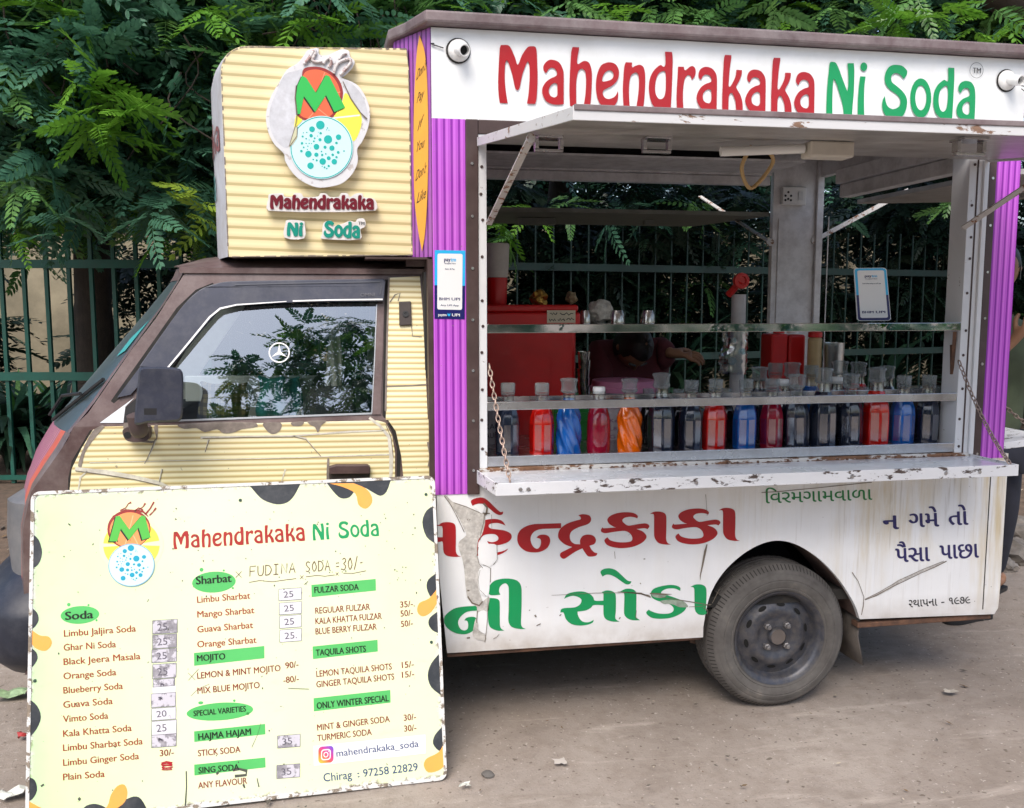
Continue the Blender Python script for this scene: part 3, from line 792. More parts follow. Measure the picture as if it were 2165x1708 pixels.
# chains
def chain(name, p, q, sag, parent, n, r_=.0115):
    m = MB(); p, q = Vector(p), Vector(q)
    for i in range(n):
        t = (i + .5) / n
        c = p.lerp(q, t) + Vector((0, 0, -sag * 4 * t * (1 - t)))
        d = (q - p).normalized() + Vector((0, 0, -sag * 4 * (1 - 2 * t))) ; d.normalize()
        s_ = d.cross(Vector((0, 1, 0))).normalized() if i % 2 else d.cross(d.cross(Vector((0, 1, 0)))).normalized()
        L = (q - p).length / n * .70; W = .0065
        loop = [c + d * (L * math.cos(a)) + s_ * (W * math.sin(a)) for a in [2 * math.pi * k / 12 for k in range(12)]]
        m.tube(loop, .0023, 5, closed=True)
    return m.build(name, M_chain, parent, smooth=60)
M_chain = paint('rusty_chain', (.42, .33, .28), .5, .3, .5, (.12, .06, .04), metal=.6, sc=30)
chain('chain', U(1034, 770, -.008), (fl[0] + .035, -.272, z0 + .006), .012, VAN, 21)
chain('chain', U(2027, 762, -.008), (fr[0] - .01, -.275, z1 + .008), .03, VAN, 24)

# awning flap
YA = -1.1
a0, a1 = U(1020, 300, -.014), U(1216, 228, YA)
b1 = U(2240, 272, YA); XB = 2.30
ex = a1.x - a0.x
FLz0, FLz1, FRz1 = 2.052, a1.z, U(2165, 262, YA).z
zr = FLz1 + (FRz1 - FLz1) * 1.0
q = [(a0.x - .012, -.014, FLz0), (XB, -.014, FLz0), (XB + .04, YA, zr), (a1.x, YA, FLz1)]
m = MB(); m.hexa([(x, y, z - .018) for x, y, z in q], [(x, y, z - .004) for x, y, z in q])
AW = m.build('awning_flap', M_awn, VAN)
m = MB()
m.hexa([(q[3][0] - .006, YA - .006, q[3][2] - .026), (q[2][0] + .006, YA - .006, q[2][2] - .026), (q[2][0] + .006, YA, q[2][2] - .026), (q[3][0] - .006, YA, q[3][2] - .026)],
       [(q[3][0] - .006, YA - .006, q[3][2] + .004), (q[2][0] + .006, YA - .006, q[2][2] + .004), (q[2][0] + .006, YA, q[2][2] + .004), (q[3][0] - .006, YA, q[3][2] + .004)])
for k, X in ((0, -.006), (1, .0)):
    i0, i1 = (0, 3) if k == 0 else (1, 2)
    a, b = q[i0], q[i1]
    m.hexa([(a[0] + X, a[1], a[2] - .026), (b[0] + X, b[1] + .0005, b[2] - .025), (b[0] + X + .006, b[1] + .0005, b[2] - .025), (a[0] + X + .006, a[1], a[2] - .026)],
           [(a[0] + X, a[1], a[2] + .002), (b[0] + X, b[1] + .0005, b[2] + .003), (b[0] + X + .006, b[1] + .0005, b[2] + .003), (a[0] + X + .006, a[1], a[2] + .002)])
m.build('awning_edge', peeling('worn_awning_edge', (.66, .66, .67), (.15, .09, .06), .40, 24, streak=(.5, 1, 1.6)), AW, bevel=.001)
m = MB(); m.hexa([(q[3][0] - .004, YA - .009, q[3][2] - .006), (q[2][0] + .004, YA - .009, q[2][2] - .006), (q[2][0] + .004, YA - .0065, q[2][2] - .006), (q[3][0] - .004, YA - .0065, q[3][2] - .006)],
       [(q[3][0] - .004, YA - .009, q[3][2] + .007), (q[2][0] + .004, YA - .009, q[2][2] + .007), (q[2][0] + .004, YA + .06, q[2][2] + .007), (q[3][0] - .004, YA + .06, q[3][2] + .007)])
m.build('awning_cap', M_roofbrown, AW, bevel=.002)
def awz(y): return FLz0 + (FLz1 - FLz0) * (y / YA) - .019
def AWP(x, y):                              # photo point on the underside of the flap
    p0 = Vector((.5, 0, FLz0 - .019)); nn = Vector((0, FLz1 - FLz0, -YA)).normalized()
    return UP(x, y, p0, nn)
# hardware below the flap
p = AWP(1750, 300)
m = MB(); m.box(p.x - .065, p.x + .065, p.y - .03, p.y + .03, p.z - .045, p.z - .002)
lb = m.build('lamp_holder_box', M_ivory, AW, bevel=.006)
m = MB(); m.tube([(p.x - .07, p.y, p.z - .02), (p.x - .30, p.y + .03, p.z - .03)], .013, 10); m.build('tube_lamp', flat('frosted_tube', (.75, .75, .72), .3), AW, smooth=50)
pc = AWP(1590, 300)
m = MB(); m.tube(curve([(pc.x, pc.y, pc.z - .01), (pc.x - .02, pc.y + .02, pc.z - .07), (pc.x + .03, pc.y + .06, pc.z - .12), (pc.x + .08, pc.y + .03, pc.z - .05), (pc.x + .04, pc.y, pc.z - .015)], 6), .006, 6)
m.build('cable', flat('tan_cable', (.42, .28, .12), .5), AW, smooth=60)
for (x, y) in ((1160, 288), (1388, 290), (2050, 292)):
    p = AWP(x, y); m = MB()
    m.box(p.x - .035, p.x + .035, p.y - .03, p.y + .03, p.z - .008, p.z - .0005)
    m.box(p.x - .04, p.x - .03, p.y - .012, p.y + .012, p.z - .035, p.z - .0085); m.box(p.x + .03, p.x + .04, p.y - .012, p.y + .012, p.z - .035, p.z - .0085)
    m.box(p.x - .04, p.x + .04, p.y - .008, p.y + .008, p.z - .043, p.z - .0355)
    m.build('latch', M_steel, AW, bevel=.001)
m = MB(); e = UX(1122, 292, .475); m.bar(U(1033, 474, -.016), e, .020, .005, up=(0, 1, 0)); m.lathe([(.012, -.004), (.012, .004)], e, (0, 1, 0), 10); m.build('prop_bar', M_rustbar, VAN)
m = MB(); e = UX(2240, 347, 2.30); m.bar(U(2036, 482, -.02), e, .020, .006, up=(0, 1, 0)); m.build('prop_bar', M_rustbar, VAN)

# far awning, end hatch and their props
m = MB(); m.hexa([(.40, 1.405, 1.965), (xl, 1.405, 1.965), (xl - .05, 2.35, 1.99), (.40, 2.35, 1.99)], [(.40, 1.405, 1.985), (xl, 1.405, 1.985), (xl - .05, 2.35, 2.01), (.40, 2.35, 2.01)])
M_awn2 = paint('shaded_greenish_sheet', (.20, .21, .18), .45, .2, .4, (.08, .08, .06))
m.box(.9, 1.1, 1.75, 1.81, 1.935, 1.968); m.box(1.6, 1.65, 1.75, 1.8, 1.945, 1.968)
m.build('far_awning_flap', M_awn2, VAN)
m = MB(); m.hexa([(2.46, .08, 2.0), (3.3, .08, 2.03), (3.3, 1.1, 2.03), (2.46, 1.1, 2.0)], [(2.46, .08, 2.02), (3.3, .08, 2.05), (3.3, 1.1, 2.05), (2.46, 1.1, 2.02)])
m.box(2.9, 2.94, .3, .95, 1.975, 2.012)
m.build('end_hatch_flap', M_awn, VAN)
m = MB(); m.bar(U(1628, 512, YF - .02), U(1480, 415, 2.15), .022, .006, up=(0, 1, 0)); m.lathe([(.02, -.005), (.02, .005)], U(1628, 512, YF - .02), (0, 1, 0), 10); m.build('prop_bar', M_rustbar, VAN)
m = MB(); m.bar(UX(1722, 508, 2.39), UX(1920, 402, 3.0), .022, .006, up=(0, 1, 0)); m.lathe([(.02, -.005), (.02, .005)], UX(1722, 508, 2.385), (0, 1, 0), 10); m.build('prop_bar', M_rustbar, VAN)
m = MB(); m.hexa([(2.452, .12, .93), (2.78, .14, .955), (2.78, 1.05, .955), (2.452, 1.05, .93)], [(2.452, .12, .955), (2.78, .14, .985), (2.78, 1.05, .985), (2.452, 1.05, .955)])
m.build('end_counter', M_counter, VAN, bevel=.002)
chain('chain', (2.452, .13, 1.2), (2.76, .15, .99), .02, VAN, 18)
# switch board on the far post
p0 = U(1676, 415, YF - .01)
m = MB(); m.box(p0.x - .065, p0.x + .065, YF - .03, YF - .006, p0.z - .045, p0.z + .045)
sw = m.build('switch_board', flat('white_switch_plate', (.72, .71, .68), .35), VAN, bevel=.004)
m = MB()
for dx, dz in ((-.035, .018), (-.035, -.016), (-.02, .0), (-.05, .0), (-.02, -.022), (-.05, -.022)): m.lathe([(.006, 0), (.006, .0015)], (p0.x + dx, YF - .0302, p0.z + dz), (0, -1, 0), 10, 0)
m.box(p0.x + .02, p0.x + .045, YF - .034, YF - .0302, p0.z - .022, p0.z + .022, 1)
m.build('socket_and_switch', [M_black, flat('switch_rocker', (.6, .6, .58), .3)], sw)
m = MB(); m.box(p0.x - .006, p0.x + .006, YF - .012, YF - .0045, p0.z + .047, 2.09); m.build('cable_duct', M_lining, VAN)
# dim storage below the roof
m = MB(); m.box(.46, 2.10, .95, YF - .002, 2.165, 2.175); m.build('roof_shelf', M_lining, VAN)

# wheels
def make_wheel(cx, cy_, cz, out=-1):
    R0, Wd = .2765, .15
    ax = (0, -1, 0) if out < 0 else (0, 1, 0)
    m = MB(); c = (cx, cy_, cz)
    prof = [(.178, .000), (.182, .004), (.190, .0065), (.192, .0045), (.196, .0075), (.218, .0095), (.221, .0075), (.224, .0092), (.240, .006), (.243, .0035), (.247, .0032), (.258, -.004), (.268, -.016), (.274, -.026)]
    for k in range(5):
        h = -.030 - k * .023
        prof += [(R0, h), (R0, h - .016), (R0 - .009, h - .0172), (R0 - .009, h - .0218)]
    prof += [(.268, -.150), (.240, -.158), (.178, -.155)]
    m.lathe(prof, c, ax, 72, caps=False)
    ty = NT('dusty_tyre'); v = ty.pos()
    n1 = ty.noise(v, 9, 6, .65)
    ty.set(Base_Color=ty.ramp(n1, [(.3, (.075, .068, .064)), (.55, (.12, .112, .105)), (.75, (.19, .17, .15))]), Roughness=.85, Specular_IOR_Level=.25)
    ty.bump(ty.noise(v, 60, 3), .3, .004)
    wh = m.build('wheel', ty.m, VAN, smooth=35)
    # tread blocks
    m = MB()
    for k in range(80):
        a = 2 * math.pi * k / 80
        for h in (-.060, -.120):
            for j in range(3):
                hh = h - .006 * j; aa = a + .012 * j
                p = Vector((cx + math.cos(aa) * (R0 - .001), cy_ - hh * 1.0 * (1 if out < 0 else -1), cz + math.sin(aa) * (R0 - .001)))
                tn = Vector((-math.sin(aa), 0, math.cos(aa))); rd = Vector((math.cos(aa), 0, math.sin(aa)))
                m.hexa([p - tn * .004 - rd * .004, p + tn * .004 - rd * .004, p + tn * .004 - rd * .004 + Vector((0, .006, 0)), p - tn * .004 - rd * .004 + Vector((0, .006, 0))],
                       [p - tn * .004 + rd * .0028, p + tn * .004 + rd * .0028, p + tn * .004 + rd * .0028 + Vector((0, .006, 0)), p - tn * .004 + rd * .0028 + Vector((0, .006, 0))])
    m.build('tread_blocks', ty.m, wh)
    m = MB()                                # sipes on the shoulder
    sg = 1 if out < 0 else -1
    for k in range(110):
        a = 2 * math.pi * k / 110; da = .008
        V_ = [(cx + math.cos(a + s1 * da) * r_, cy_ - sg * (h_ + .0006), cz + math.sin(a + s1 * da) * r_) for r_, h_, s1 in ((.2585, -.0035, -1), (.2585, -.0035, 1), (.2745, -.0245, 1), (.2745, -.0245, -1))]
        m.add(V_, [(0, 1, 2, 3)])
    m.build('shoulder_sipes', flat('tyre_groove', (.03, .027, .025), .9), wh, normals=False)
    M_rim = paint('black_steel_rim', (.055, .060, .078), .38, .35, .45, (.16, .14, .12), sc=18, metal=.3)
    m = MB()
    m.lathe([(.172, .002), (.180, .006), (.178, .001), (.168, -.004), (.160, -.012), (.156, -.030), (.150, -.040), (.128, -.034), (.112, -.022), (.098, -.016), (.084, -.018), (.070, -.026), (.060, -.028), (.036, -.024), (.034, -.010), (.030, -.006)], c, ax, 56, caps=False)
    rim = m.build('rim', M_rim, wh, smooth=40)
    m = MB()                                # cooling slots, dents
    for k in range(10):
        a = 2 * math.pi * (k + .3) / 10
        p = Vector((cx + math.cos(a) * .121, cy_ + .0245, cz + math.sin(a) * .121))
        tn = Vector((-math.sin(a), 0, math.cos(a))); rd = Vector((math.cos(a), .55, math.sin(a))).normalized()
        m.add([p + tn * (.017 * math.cos(t)) + rd * (.0085 * math.sin(t)) for t in [2 * math.pi * i / 14 for i in range(14)]], [tuple(range(14))])
    m.build('cooling_slots', flat('slot_black', (.004, .004, .004), .9), rim, normals=False)
    M_nut = paint('dull_nut', (.30, .29, .29), .5, .3, .4, (.1, .07, .05), metal=.7, sc=40)
    for k in range(4):
        a = R(45 + 90 * k)
        m = MB(); m.lathe([(.0125, -.028), (.0125, -.012), (.009, -.010), (.008, .0), (.005, .001)], (cx + math.cos(a) * .055, cy_, cz + math.sin(a) * .055), ax, 6)
        m.build('lug_nut', M_nut, rim)
    m = MB(); m.lathe([(.029, -.006), (.027, -.012), (.012, -.013), (.010, -.009), (.001, -.009)], c, ax, 28); m.build('hub_bore', paint('dull_hub', (.12, .10, .09), .7, .3, .3), rim, smooth=40)
    return wh
make_wheel(1.558, .004, .2765)
make_wheel(-.45, .05, .2765)
m = MB(); m.tube([(1.558, .16, .2765), (1.558, 1.24, .2765)], .035, 10); m.build('axle', M_under, VAN, smooth=40)
m = MB(); m.lathe([(.12, 0), (.274, .006), (.2765, .03), (.2765, .14), (.12, .15)], (1.558, 1.26, .2765), (0, 1, 0), 40); m.build('wheel', M_under, VAN, smooth=40)
# spring hanger and brackets in front of the wheel
m = MB(); m.bar((.95, .22, .27), (1.40, .22, .255), .05, .014); m.bar((1.0, .22, .256), (1.34, .22, .243), .05, .012)
m.slab([[(1.02, .315), (1.16, .315), (1.13, .245), (1.09, .225), (1.06, .245)]], lambda x, z: (x, .16, z), lambda x, z: (x, .175, z))
m.bar((1.29, .17, .21), (1.32, .17, .31), .035, .008, up=(0, 1, 0)); m.lathe([(.018, 0), (.016, .012)], (1.09, .158, .262), (0, -1, 0), 12)
m.build('leaf_spring', paint('rusty_spring', (.17, .11, .08), .85, .5, .5, (.06, .04, .03), sc=20), VAN)
# mud flap behind the wheel
m = MB(); xm = U(1800, 1360, .05).x
m.grid([[(xm + .02, y, .335) for y in (.03, .12, .20)], [(xm + .015, y, .25) for y in (.028, .12, .20)], [(xm + .03 + .012 * (y < .1), y, .135) for y in (.028, .12, .20)]])
mf = m.build('mud_flap', paint('dusty_rubber', (.085, .075, .07), .9, .3, .5, (.2, .17, .14)), VAN, smooth=60)
sd = mf.modifiers.new('thick', 'SOLIDIFY'); sd.thickness = .006
# lamp sockets on the fascia
def socket(x, y):
    p = U(x, y, -.004); d = Vector((.25, -1, -.30)).normalized(); m = MB()
    m.lathe([(0.0361, 0.0000), (0.0353, 0.0066), (0.0295, 0.0148), (0.0221, 0.0197)], p, (0, -1, 0), 28)
    q_ = Vector((p.x, p.y - .013, p.z))
    m.lathe([(0.0213, 0.0000), (0.0184, 0.0164), (0.0184, 0.0508), (0.0152, 0.0508), (0.0143, 0.0328)], q_, d, 24, caps=False)
    m.lathe([(0.0143, 0.0320), (0.0008, 0.0320)], q_, d, 24, 1)
    for dx in (-.027, .027): m.lathe([(.0046, .0085), (.004, .0105)], (p.x + dx, p.y, p.z), (0, -1, 0), 8, 1)
    s_ = m.build('lamp_socket', [flat('white_ceramic', (.78, .78, .77), .25, coat=.4), M_black], VAN, smooth=40)
    m = MB(); m.lathe([(0.0098, 0.0279), (0.0098, 0.0318)], q_, d, 12); m.build('socket_contact', M_rust, s_)
    m = MB()
    g_ = ellipse(p.x - .002, p.z - .001, .0405, .0405, 24)
    m.sheet([g_], lambda a, b: (a, -.0062, b)); m.build('cut_out_gap', M_under, s_)
    return p
p = socket(970, 107); m = MB(); m.tube(curve([(p.x - .05, -.008, p.z + .005), (p.x - .09, -.008, p.z + .016), (.29, -.007, p.z + .018)], 5), .0018, 5); m.build('socket_wire', M_black, VAN)
p = socket(2128, 170); m = MB(); m.tube(curve([(p.x + .05, -.02, p.z - .02), (p.x + .10, -.03, p.z - .03), (p.x + .16, -.03, p.z - .028)], 5), .0018, 5); m.tube(curve([(p.x + .05, -.02, p.z - .03), (p.x + .10, -.03, p.z - .07), (p.x + .16, -.03, p.z - .1)], 5), .0015, 5); m.build('socket_wire', M_black, VAN)
# ------------------------------------------------------------------ the soda van: cab and sign box
z2 = zoomer(0, 700, 1.746)
BELT, TUM, CY0 = 1.125, .22, .03
NS = Vector((0, 1, -TUM)).normalized()
def C(x, y, off=0.0):                       # z2 coordinates -> cab side (upright below the belt, leaning in above)
    px = z2(x, y)
    p = U(px[0], px[1], CY0)
    if p.z > BELT: p = UP(px[0], px[1], (0, CY0, BELT), NS)
    return Vector((p.x, p.y - off, p.z))
def cy_(z): return CY0 + max(0, z - BELT) * TUM
def CXZ(pts): return [tuple(C(*p)[i] for i in (0, 2)) for p in pts]
def lay(off): return lambda x, z: (x, cy_(z) - off, z)
M_cream = stripes('cream_stripes', 2, .0185, [(0, sr(180, 158, 108)), (.22, sr(206, 186, 130)), (.34, sr(232, 221, 174)), (.62, sr(243, 236, 200)), (.8, sr(236, 226, 182)), (1, sr(190, 170, 122))], 0, dirt=.2, tilt=.012)
M_creambox = stripes('cream_stripes_box', 2, .0345, [(0, sr(184, 168, 120)), (.22, sr(190, 174, 126)), (.26, sr(222, 206, 158)), (.6, sr(236, 224, 180)), (.97, sr(228, 212, 164)), (1, sr(184, 168, 120))], .3, dirt=.15, tilt=.028)
M_cab = paint('faded_maroon_cab_paint', (.105, .062, .060), .42, .3, .45, (.26, .21, .20), sc=4, coat=.15)
M_visor = paint('dark_grey_visor', (.034, .040, .068), .38, .2, .3, (.13, .13, .14), sc=7)
M_tear = paint('grey_primer', (.26, .22, .19), .8, .3, .4, (.1, .08, .07), sc=25)
M_paper = paint('torn_vinyl_edge', (.66, .63, .54), .6, .15, .3, (.25, .2, .15), sc=25)
M_crack = flat('crack_dark', (.16, .13, .10), .8)
M_glass = clear('window_film', (.86, .90, .90), .29, .0, (.86, .93, 1.0), fres=False)
M_screen = clear('windscreen_glass', (.60, .68, .66), .30, .35, (.55, .62, .60))
M_dark = flat('cab_interior', (.02, .02, .022), .8)

# side shell: lower wall, upper wall with the window opening
xs_pts = [(895, 118), (760, 330), (640, 485), (430, 790), (362, 850)]
A = CXZ(xs_pts)
def xside(z):
    pts = A + [(-.885, 1.08), (-1.0, .92), (-1.03, .8), (-1.05, .3)]
    for (x0, z0), (x1, z1) in zip(pts, pts[1:]):
        if z0 >= z >= z1: return x0 + (x1 - x0) * (z - z0) / (z1 - z0)
    return pts[0][0] if z > pts[0][1] else pts[-1][0]
low = [(xside(BELT), BELT), (.283, BELT), (.283, .32), (-.12, .32)] + [(-.45 + .33 * math.cos(t), .30 + .33 * math.sin(t)) for t in [R(a) for a in range(5, 180, 12)]] + [(-.80, .32), (-1.05, .32), (-1.03, .8), (-1.0, .92), (-.885, 1.08)]
roofz = 1.632
up_out = [(xside(BELT), BELT)] + A[-2::-1] + [(A[0][0] + .035, roofz), (.262, roofz), (.283, BELT)]
hole = CXZ([(1045, 215), (1845, 185), (1822, 793), (640, 838), (615, 800)])
hole = [(x, max(z, BELT + .004)) for x, z in hole]
m = MB()
m.slab([low], lambda x, z: (x, CY0, z), lambda x, z: (x, CY0 + .02, z))
m.slab([up_out, hole], lay(0), lay(-.02))
cab = m.build('cab_body', M_cab, VAN, smooth=30)
m = MB()
mir = lambda x, z: (x, 1.4 - cy_(z), z); mir2 = lambda x, z: (x, 1.38 - cy_(z), z)
m.slab([low], mir, mir2); m.slab([up_out, [(x, max(z, 1.13)) for x, z in hole]], mir, mir2)
m.build('cab_far_side', paint('pale_cab_lining', (.55, .54, .50), .6, .1, .2, (.2, .16, .12)), VAN)
# front: windscreen, bonnet panel
def lerp_t(tab, z):
    for (z0, x0), (z1, x1) in zip(tab, tab[1:]):
        if z0 >= z >= z1: return x0 + (x1 - x0) * (z - z0) / (z1 - z0)
    return tab[0][1] if z > tab[0][0] else tab[-1][1]
XC = [(1.66, -.60), (1.60, -.635), (1.09, -1.075), (1.0, -1.125), (.92, -1.15), (.8, -1.165), (.3, -1.18)]
def fpt(u, z, o=0.0):
    a, b = lerp_t(XC, z), xside(z)
    return (a + (b - a) * abs(u) ** 2.3 - o, .7 + u * (.7 - cy_(z)), z)
US = [-1, -.97, -.93, -.88, -.8, -.65, -.45, -.2, 0, .2, .45, .65, .8, .88, .93, .97, 1]
m = MB(); m.grid([[fpt(u, z) for u in US[1:-1]] for z in (1.60, 1.5, 1.4, 1.3, 1.2, 1.105)])
m.build('windscreen', M_screen, VAN, smooth=60)
m = MB(); m.grid([[fpt(u, z, .004) for u in US] for z in (1.632, 1.61, 1.59)], 0)
m.grid([[fpt(u, z, .003) for u in (-1, -.985, -.965)] for z in (1.60, 1.5, 1.4, 1.3, 1.2, 1.105)], 0); m.grid([[fpt(u, z, .003) for u in (.965, .985, 1)] for z in (1.60, 1.5, 1.4, 1.3, 1.2, 1.105)], 0)
m.build('windscreen_frame', M_cab, VAN, smooth=60)
m = MB(); ZL = (1.105, 1.06, 1.0, .94, .88, .8, .7, .6, .5, .4, .32)
m.grid([[fpt(u, z) for u in (-1, -.97, -.93)] for z in ZL], 0); m.grid([[fpt(u, z) for u in (-.93, -.895, -.86)] for z in ZL], 1)
m.grid([[fpt(u, z) for u in [-.86] + US[4:-3]] for z in ZL], 2); m.grid([[fpt(u, z) for u in (.88, .93, .97, 1)] for z in ZL], 0)
m.build('front_panel', [M_cab, paint('orange_red_band', sr(196, 84, 64), .5, .3, .4, (.3, .2, .15)), stripes('pink_purple_stripes', 1, .02, [(0, sr(124, 70, 92)), (.4, sr(130, 74, 98)), (.5, sr(162, 98, 124)), (1, sr(168, 104, 130))], 0, dirt=.35)], VAN, smooth=60)
# roof
m = MB(); rows = []
for i in range(10):
    t = i / 9; row = []
    for u in US:
        x0, y0, _ = fpt(u, roofz)
        x = x0 + (.265 - x0) * t
        zz = roofz + .062 * (1 - abs(u) ** 3.2) * min(1, .25 + t * 5)
        row.append((x - .012 * (t == 0), y0 - (.012 if u == -1 else (-.012 if u == 1 else 0)), zz))
    rows.append(row)
m.grid(rows); m.grid([[(p[0], p[1], p[2] - .018) for p in (r_[0] for r_ in rows)], [r_[0] for r_ in rows]])
rf = m.build('cab_roof', M_cab, VAN, smooth=60)
m = MB(); m.box(.20, .275, .12, .20, 1.64, 1.672); m.build('sign_box_bracket', M_cab, VAN)

# skins
ds = CXZ([(455, 872), (500, 846), (640, 842), (1100, 826), (1840, 806), (1880, 838), (1912, 900), (1926, 985), (1926, 1100)])
ds = [(x, min(z, BELT - .001)) for x, z in ds] + [(.205, .36), (-.90, .36)] + CXZ([(340, 1180), (352, 1062), (400, 962)])
m = MB(); m.slab([ds], lay(.007), lay(.001))
DOOR = m.build('door', M_cream, VAN, bevel=.002)
dsk = lambda off: (lambda x, y: C(x, y, off))
def on_door(name, loops, off, mat, parent=DOOR):
    m = MB()
    for l in loops: m.sheet([l], dsk(off))
    return m.build(name, mat, parent, normals=False)
ps = CXZ([(1892, 806), (2088, 806), (2100, 1000), (2108, 1115)]); psl = [(ps[0][0], BELT - .001), (ps[1][0], BELT - .001), ps[2], ps[3], (.272, .36), (.222, .36), CXZ([(1956, 1000)])[0], CXZ([(1930, 880)])[0]]
m = MB(); m.slab([psl], lay(.006), lay(.001))
psu = CXZ([(1893, 132), (2046, 124), (2060, 300), (2084, 800), (1880, 800)]); psu[-1] = (psu[-1][0], BELT + .0005); psu[-2] = (psu[-2][0], BELT + .0005)
m.slab([psu], lay(.006), lay(.001))
m.build('pillar_skin', M_cream, VAN)
# window, visor, frames
m = MB(); m.sheet([[(x + (.006 if x > 0 else -.006), z + (.006 if z > 1.3 else -.004)) for x, z in hole]], lay(-.012))
WIN = m.build('door_window', M_glass, VAN, normals=False)
def band(name, outline, o1, o0, mat, parent=DOOR, bevel=0, n=4, sm=True):
    l = smooth(outline, n) if sm else [(p[0], p[1]) for p in outline]
    m = MB(); m.slab([l], dsk(o1), dsk(o0))
    return m.build(name, mat, parent, bevel=bevel)
vis = band('window_visor', [(688, 562, 1), (880, 292), (962, 205), (1035, 168), (1130, 150), (1868, 137, 1), (1878, 150, 1), (1868, 247, 1), (1440, 253), (1112, 273), (1062, 302), (832, 574, 1), (760, 566)], .030, .002, M_visor, DOOR, bevel=.006)
m = MB(); m.sheet([ribbon([(1864, 237), (1600, 240), (1430, 245)], 7)], dsk(.0335)); m.sheet([ribbon([(1400, 247), (1160, 263), (1080, 281), (1030, 322), (930, 444), (828, 566)], [4, 7, 9, 9, 9, 8])], dsk(.0335))
m.build('visor_edge_line', flat('white_edge_line', (.8, .8, .8), .4), DOOR, normals=False)  # highlight along the visor edge, painted as a white strip
m = MB(); m.sheet([ribbon([(1150, 166), (1500, 158), (1850, 152), (1858, 175), (1850, 215)], 5)], dsk(.0333)); m.build('visor_ridge', flat('visor_ridge', (.075, .08, .1), .4), DOOR, normals=False)
m = MB(); put_text(m, 'OMNI', (1757, 224), (1826, 222), 17, dsk(.0335), 0, .01); m.build('visor_lettering', flat('visor_lettering', (.12, .12, .14), .4), DOOR, normals=False)
band('door_frame_strip', [(1836, 256, 1), (1872, 256, 1), (1856, 797, 1), (1812, 797, 1)], .006, .001, M_cab, DOOR, sm=False)
m = MB(); m.sheet([ribbon([(1836, 262), (1826, 520), (1812, 792)], 5)], dsk(.0075)); m.sheet([ribbon([(640, 836), (1100, 818), (1812, 792)], 9)], dsk(.004)); m.build('window_trim', flat('silver_trim', (.5, .52, .54), .3, .6), DOOR, normals=False)
on_door('door_gap', [ribbon([(1884, 140), (1872, 800), (1915, 868), (1944, 955), (1942, 1112), (1945, 1150)], [14, 16, 18, 20, 16, 14])], .0015, M_under)
on_door('door_gap', [ribbon([(1040, 160), (960, 196), (870, 285), (760, 445), (600, 672), (445, 890), (360, 1030), (342, 1110), (340, 1190)], [10, 16, 22, 26, 28, 26, 22, 18, 16])], .0012, M_under)
on_door('quarter_panel', [[(488, 838), (655, 716), (612, 760), (602, 838)]], .003, flat('white_quarter', (.70, .74, .78), .4))
on_door('quarter_glass', [[(606, 836), (614, 764), (660, 722), (690, 700), (690, 832)]], .002, M_dark)
band('visor_foot', [(575, 714), (690, 560), (760, 566), (640, 700)], .012, .002, M_visor, DOOR, sm=False)
# torn vinyl
on_door('torn_vinyl', [smooth(l, 3) for l in (
    [(868, 846), (960, 838), (1100, 832), (1245, 836), (1255, 856), (1180, 868), (1140, 884), (1090, 888), (1060, 868), (1000, 882), (960, 862), (900, 866)],
    [(1285, 838), (1368, 836), (1372, 862), (1352, 886), (1322, 890), (1296, 868)], [(1500, 828), (1590, 826), (1566, 850), (1550, 885), (1536, 858), (1512, 846)],
    [(1420, 836), (1480, 830), (1470, 850), (1430, 852)], [(455, 876), (500, 850), (512, 856), (470, 905), (420, 975), (400, 1050), (384, 1046), (404, 975)],
    [(604, 846), (640, 840), (660, 900), (760, 925), (752, 858), (772, 846), (762, 930), (690, 930), (640, 928), (616, 900)],
    [(1596, 1010), (1606, 1012), (1604, 1120), (1592, 1120)])], .0085, M_tear)
on_door('torn_vinyl_edge', [ribbon(p, w, .35) for p, w in (
    ([(760, 922), (745, 960), (722, 1012), (706, 1034)], [8, 7, 5, 2]), ([(980, 908), (1200, 902), (1430, 900), (1700, 880), (1880, 874)], [12, 9, 8, 7, 5]), ([(1020, 918), (1008, 958), (1000, 976)], [7, 5, 2]),
    ([(1430, 900), (1490, 912), (1530, 960), (1562, 998)], [4, 6, 5, 3]), ([(370, 1062), (520, 1078), (650, 1098), (780, 1128), (830, 1150)], [16, 20, 22, 18, 6]), ([(385, 1170), (395, 1100), (430, 1072)], [5, 8, 6]),
    ([(792, 1060), (778, 1125)], [8, 4]), ([(1392, 1062), (1372, 1128)], [7, 3]), ([(440, 1030), (900, 1020), (1500, 1004), (1900, 990)], [5, 3, 4, 5]), ([(1800, 812), (1850, 850), (1896, 905), (1908, 1000), (1905, 1110)], [10, 16, 20, 20, 18]))], .0088, M_paper)
on_door('torn_vinyl_cracks', [ribbon(p, w, .4) for p, w in (
    ([(990, 912), (1200, 908), (1430, 905)], 3), ([(760, 915), (742, 965), (708, 1036)], 3), ([(1432, 905), (1492, 918), (1565, 1000)], 3), ([(372, 1070), (520, 1090), (660, 1112), (780, 1140)], 4), ([(795, 1062), (780, 1125)], 3), ([(1022, 920), (1002, 980)], 3), ([(1880, 845), (1906, 910), (1916, 1000)], 3))], .0093, M_crack)
on_door('torn_vinyl', [ribbon(p, w, .3) for p, w in (([(1900, 250), (1925, 215), (1950, 205), (1940, 245)], 4), ([(2005, 360), (2010, 415), (2055, 418)], 5), ([(1882, 660), (2000, 655), (2078, 650)], 5), ([(1895, 130), (1888, 400), (1880, 780)], 8), ([(2085, 930), (2098, 1000), (2088, 1050)], 10))], .0085, M_tear)
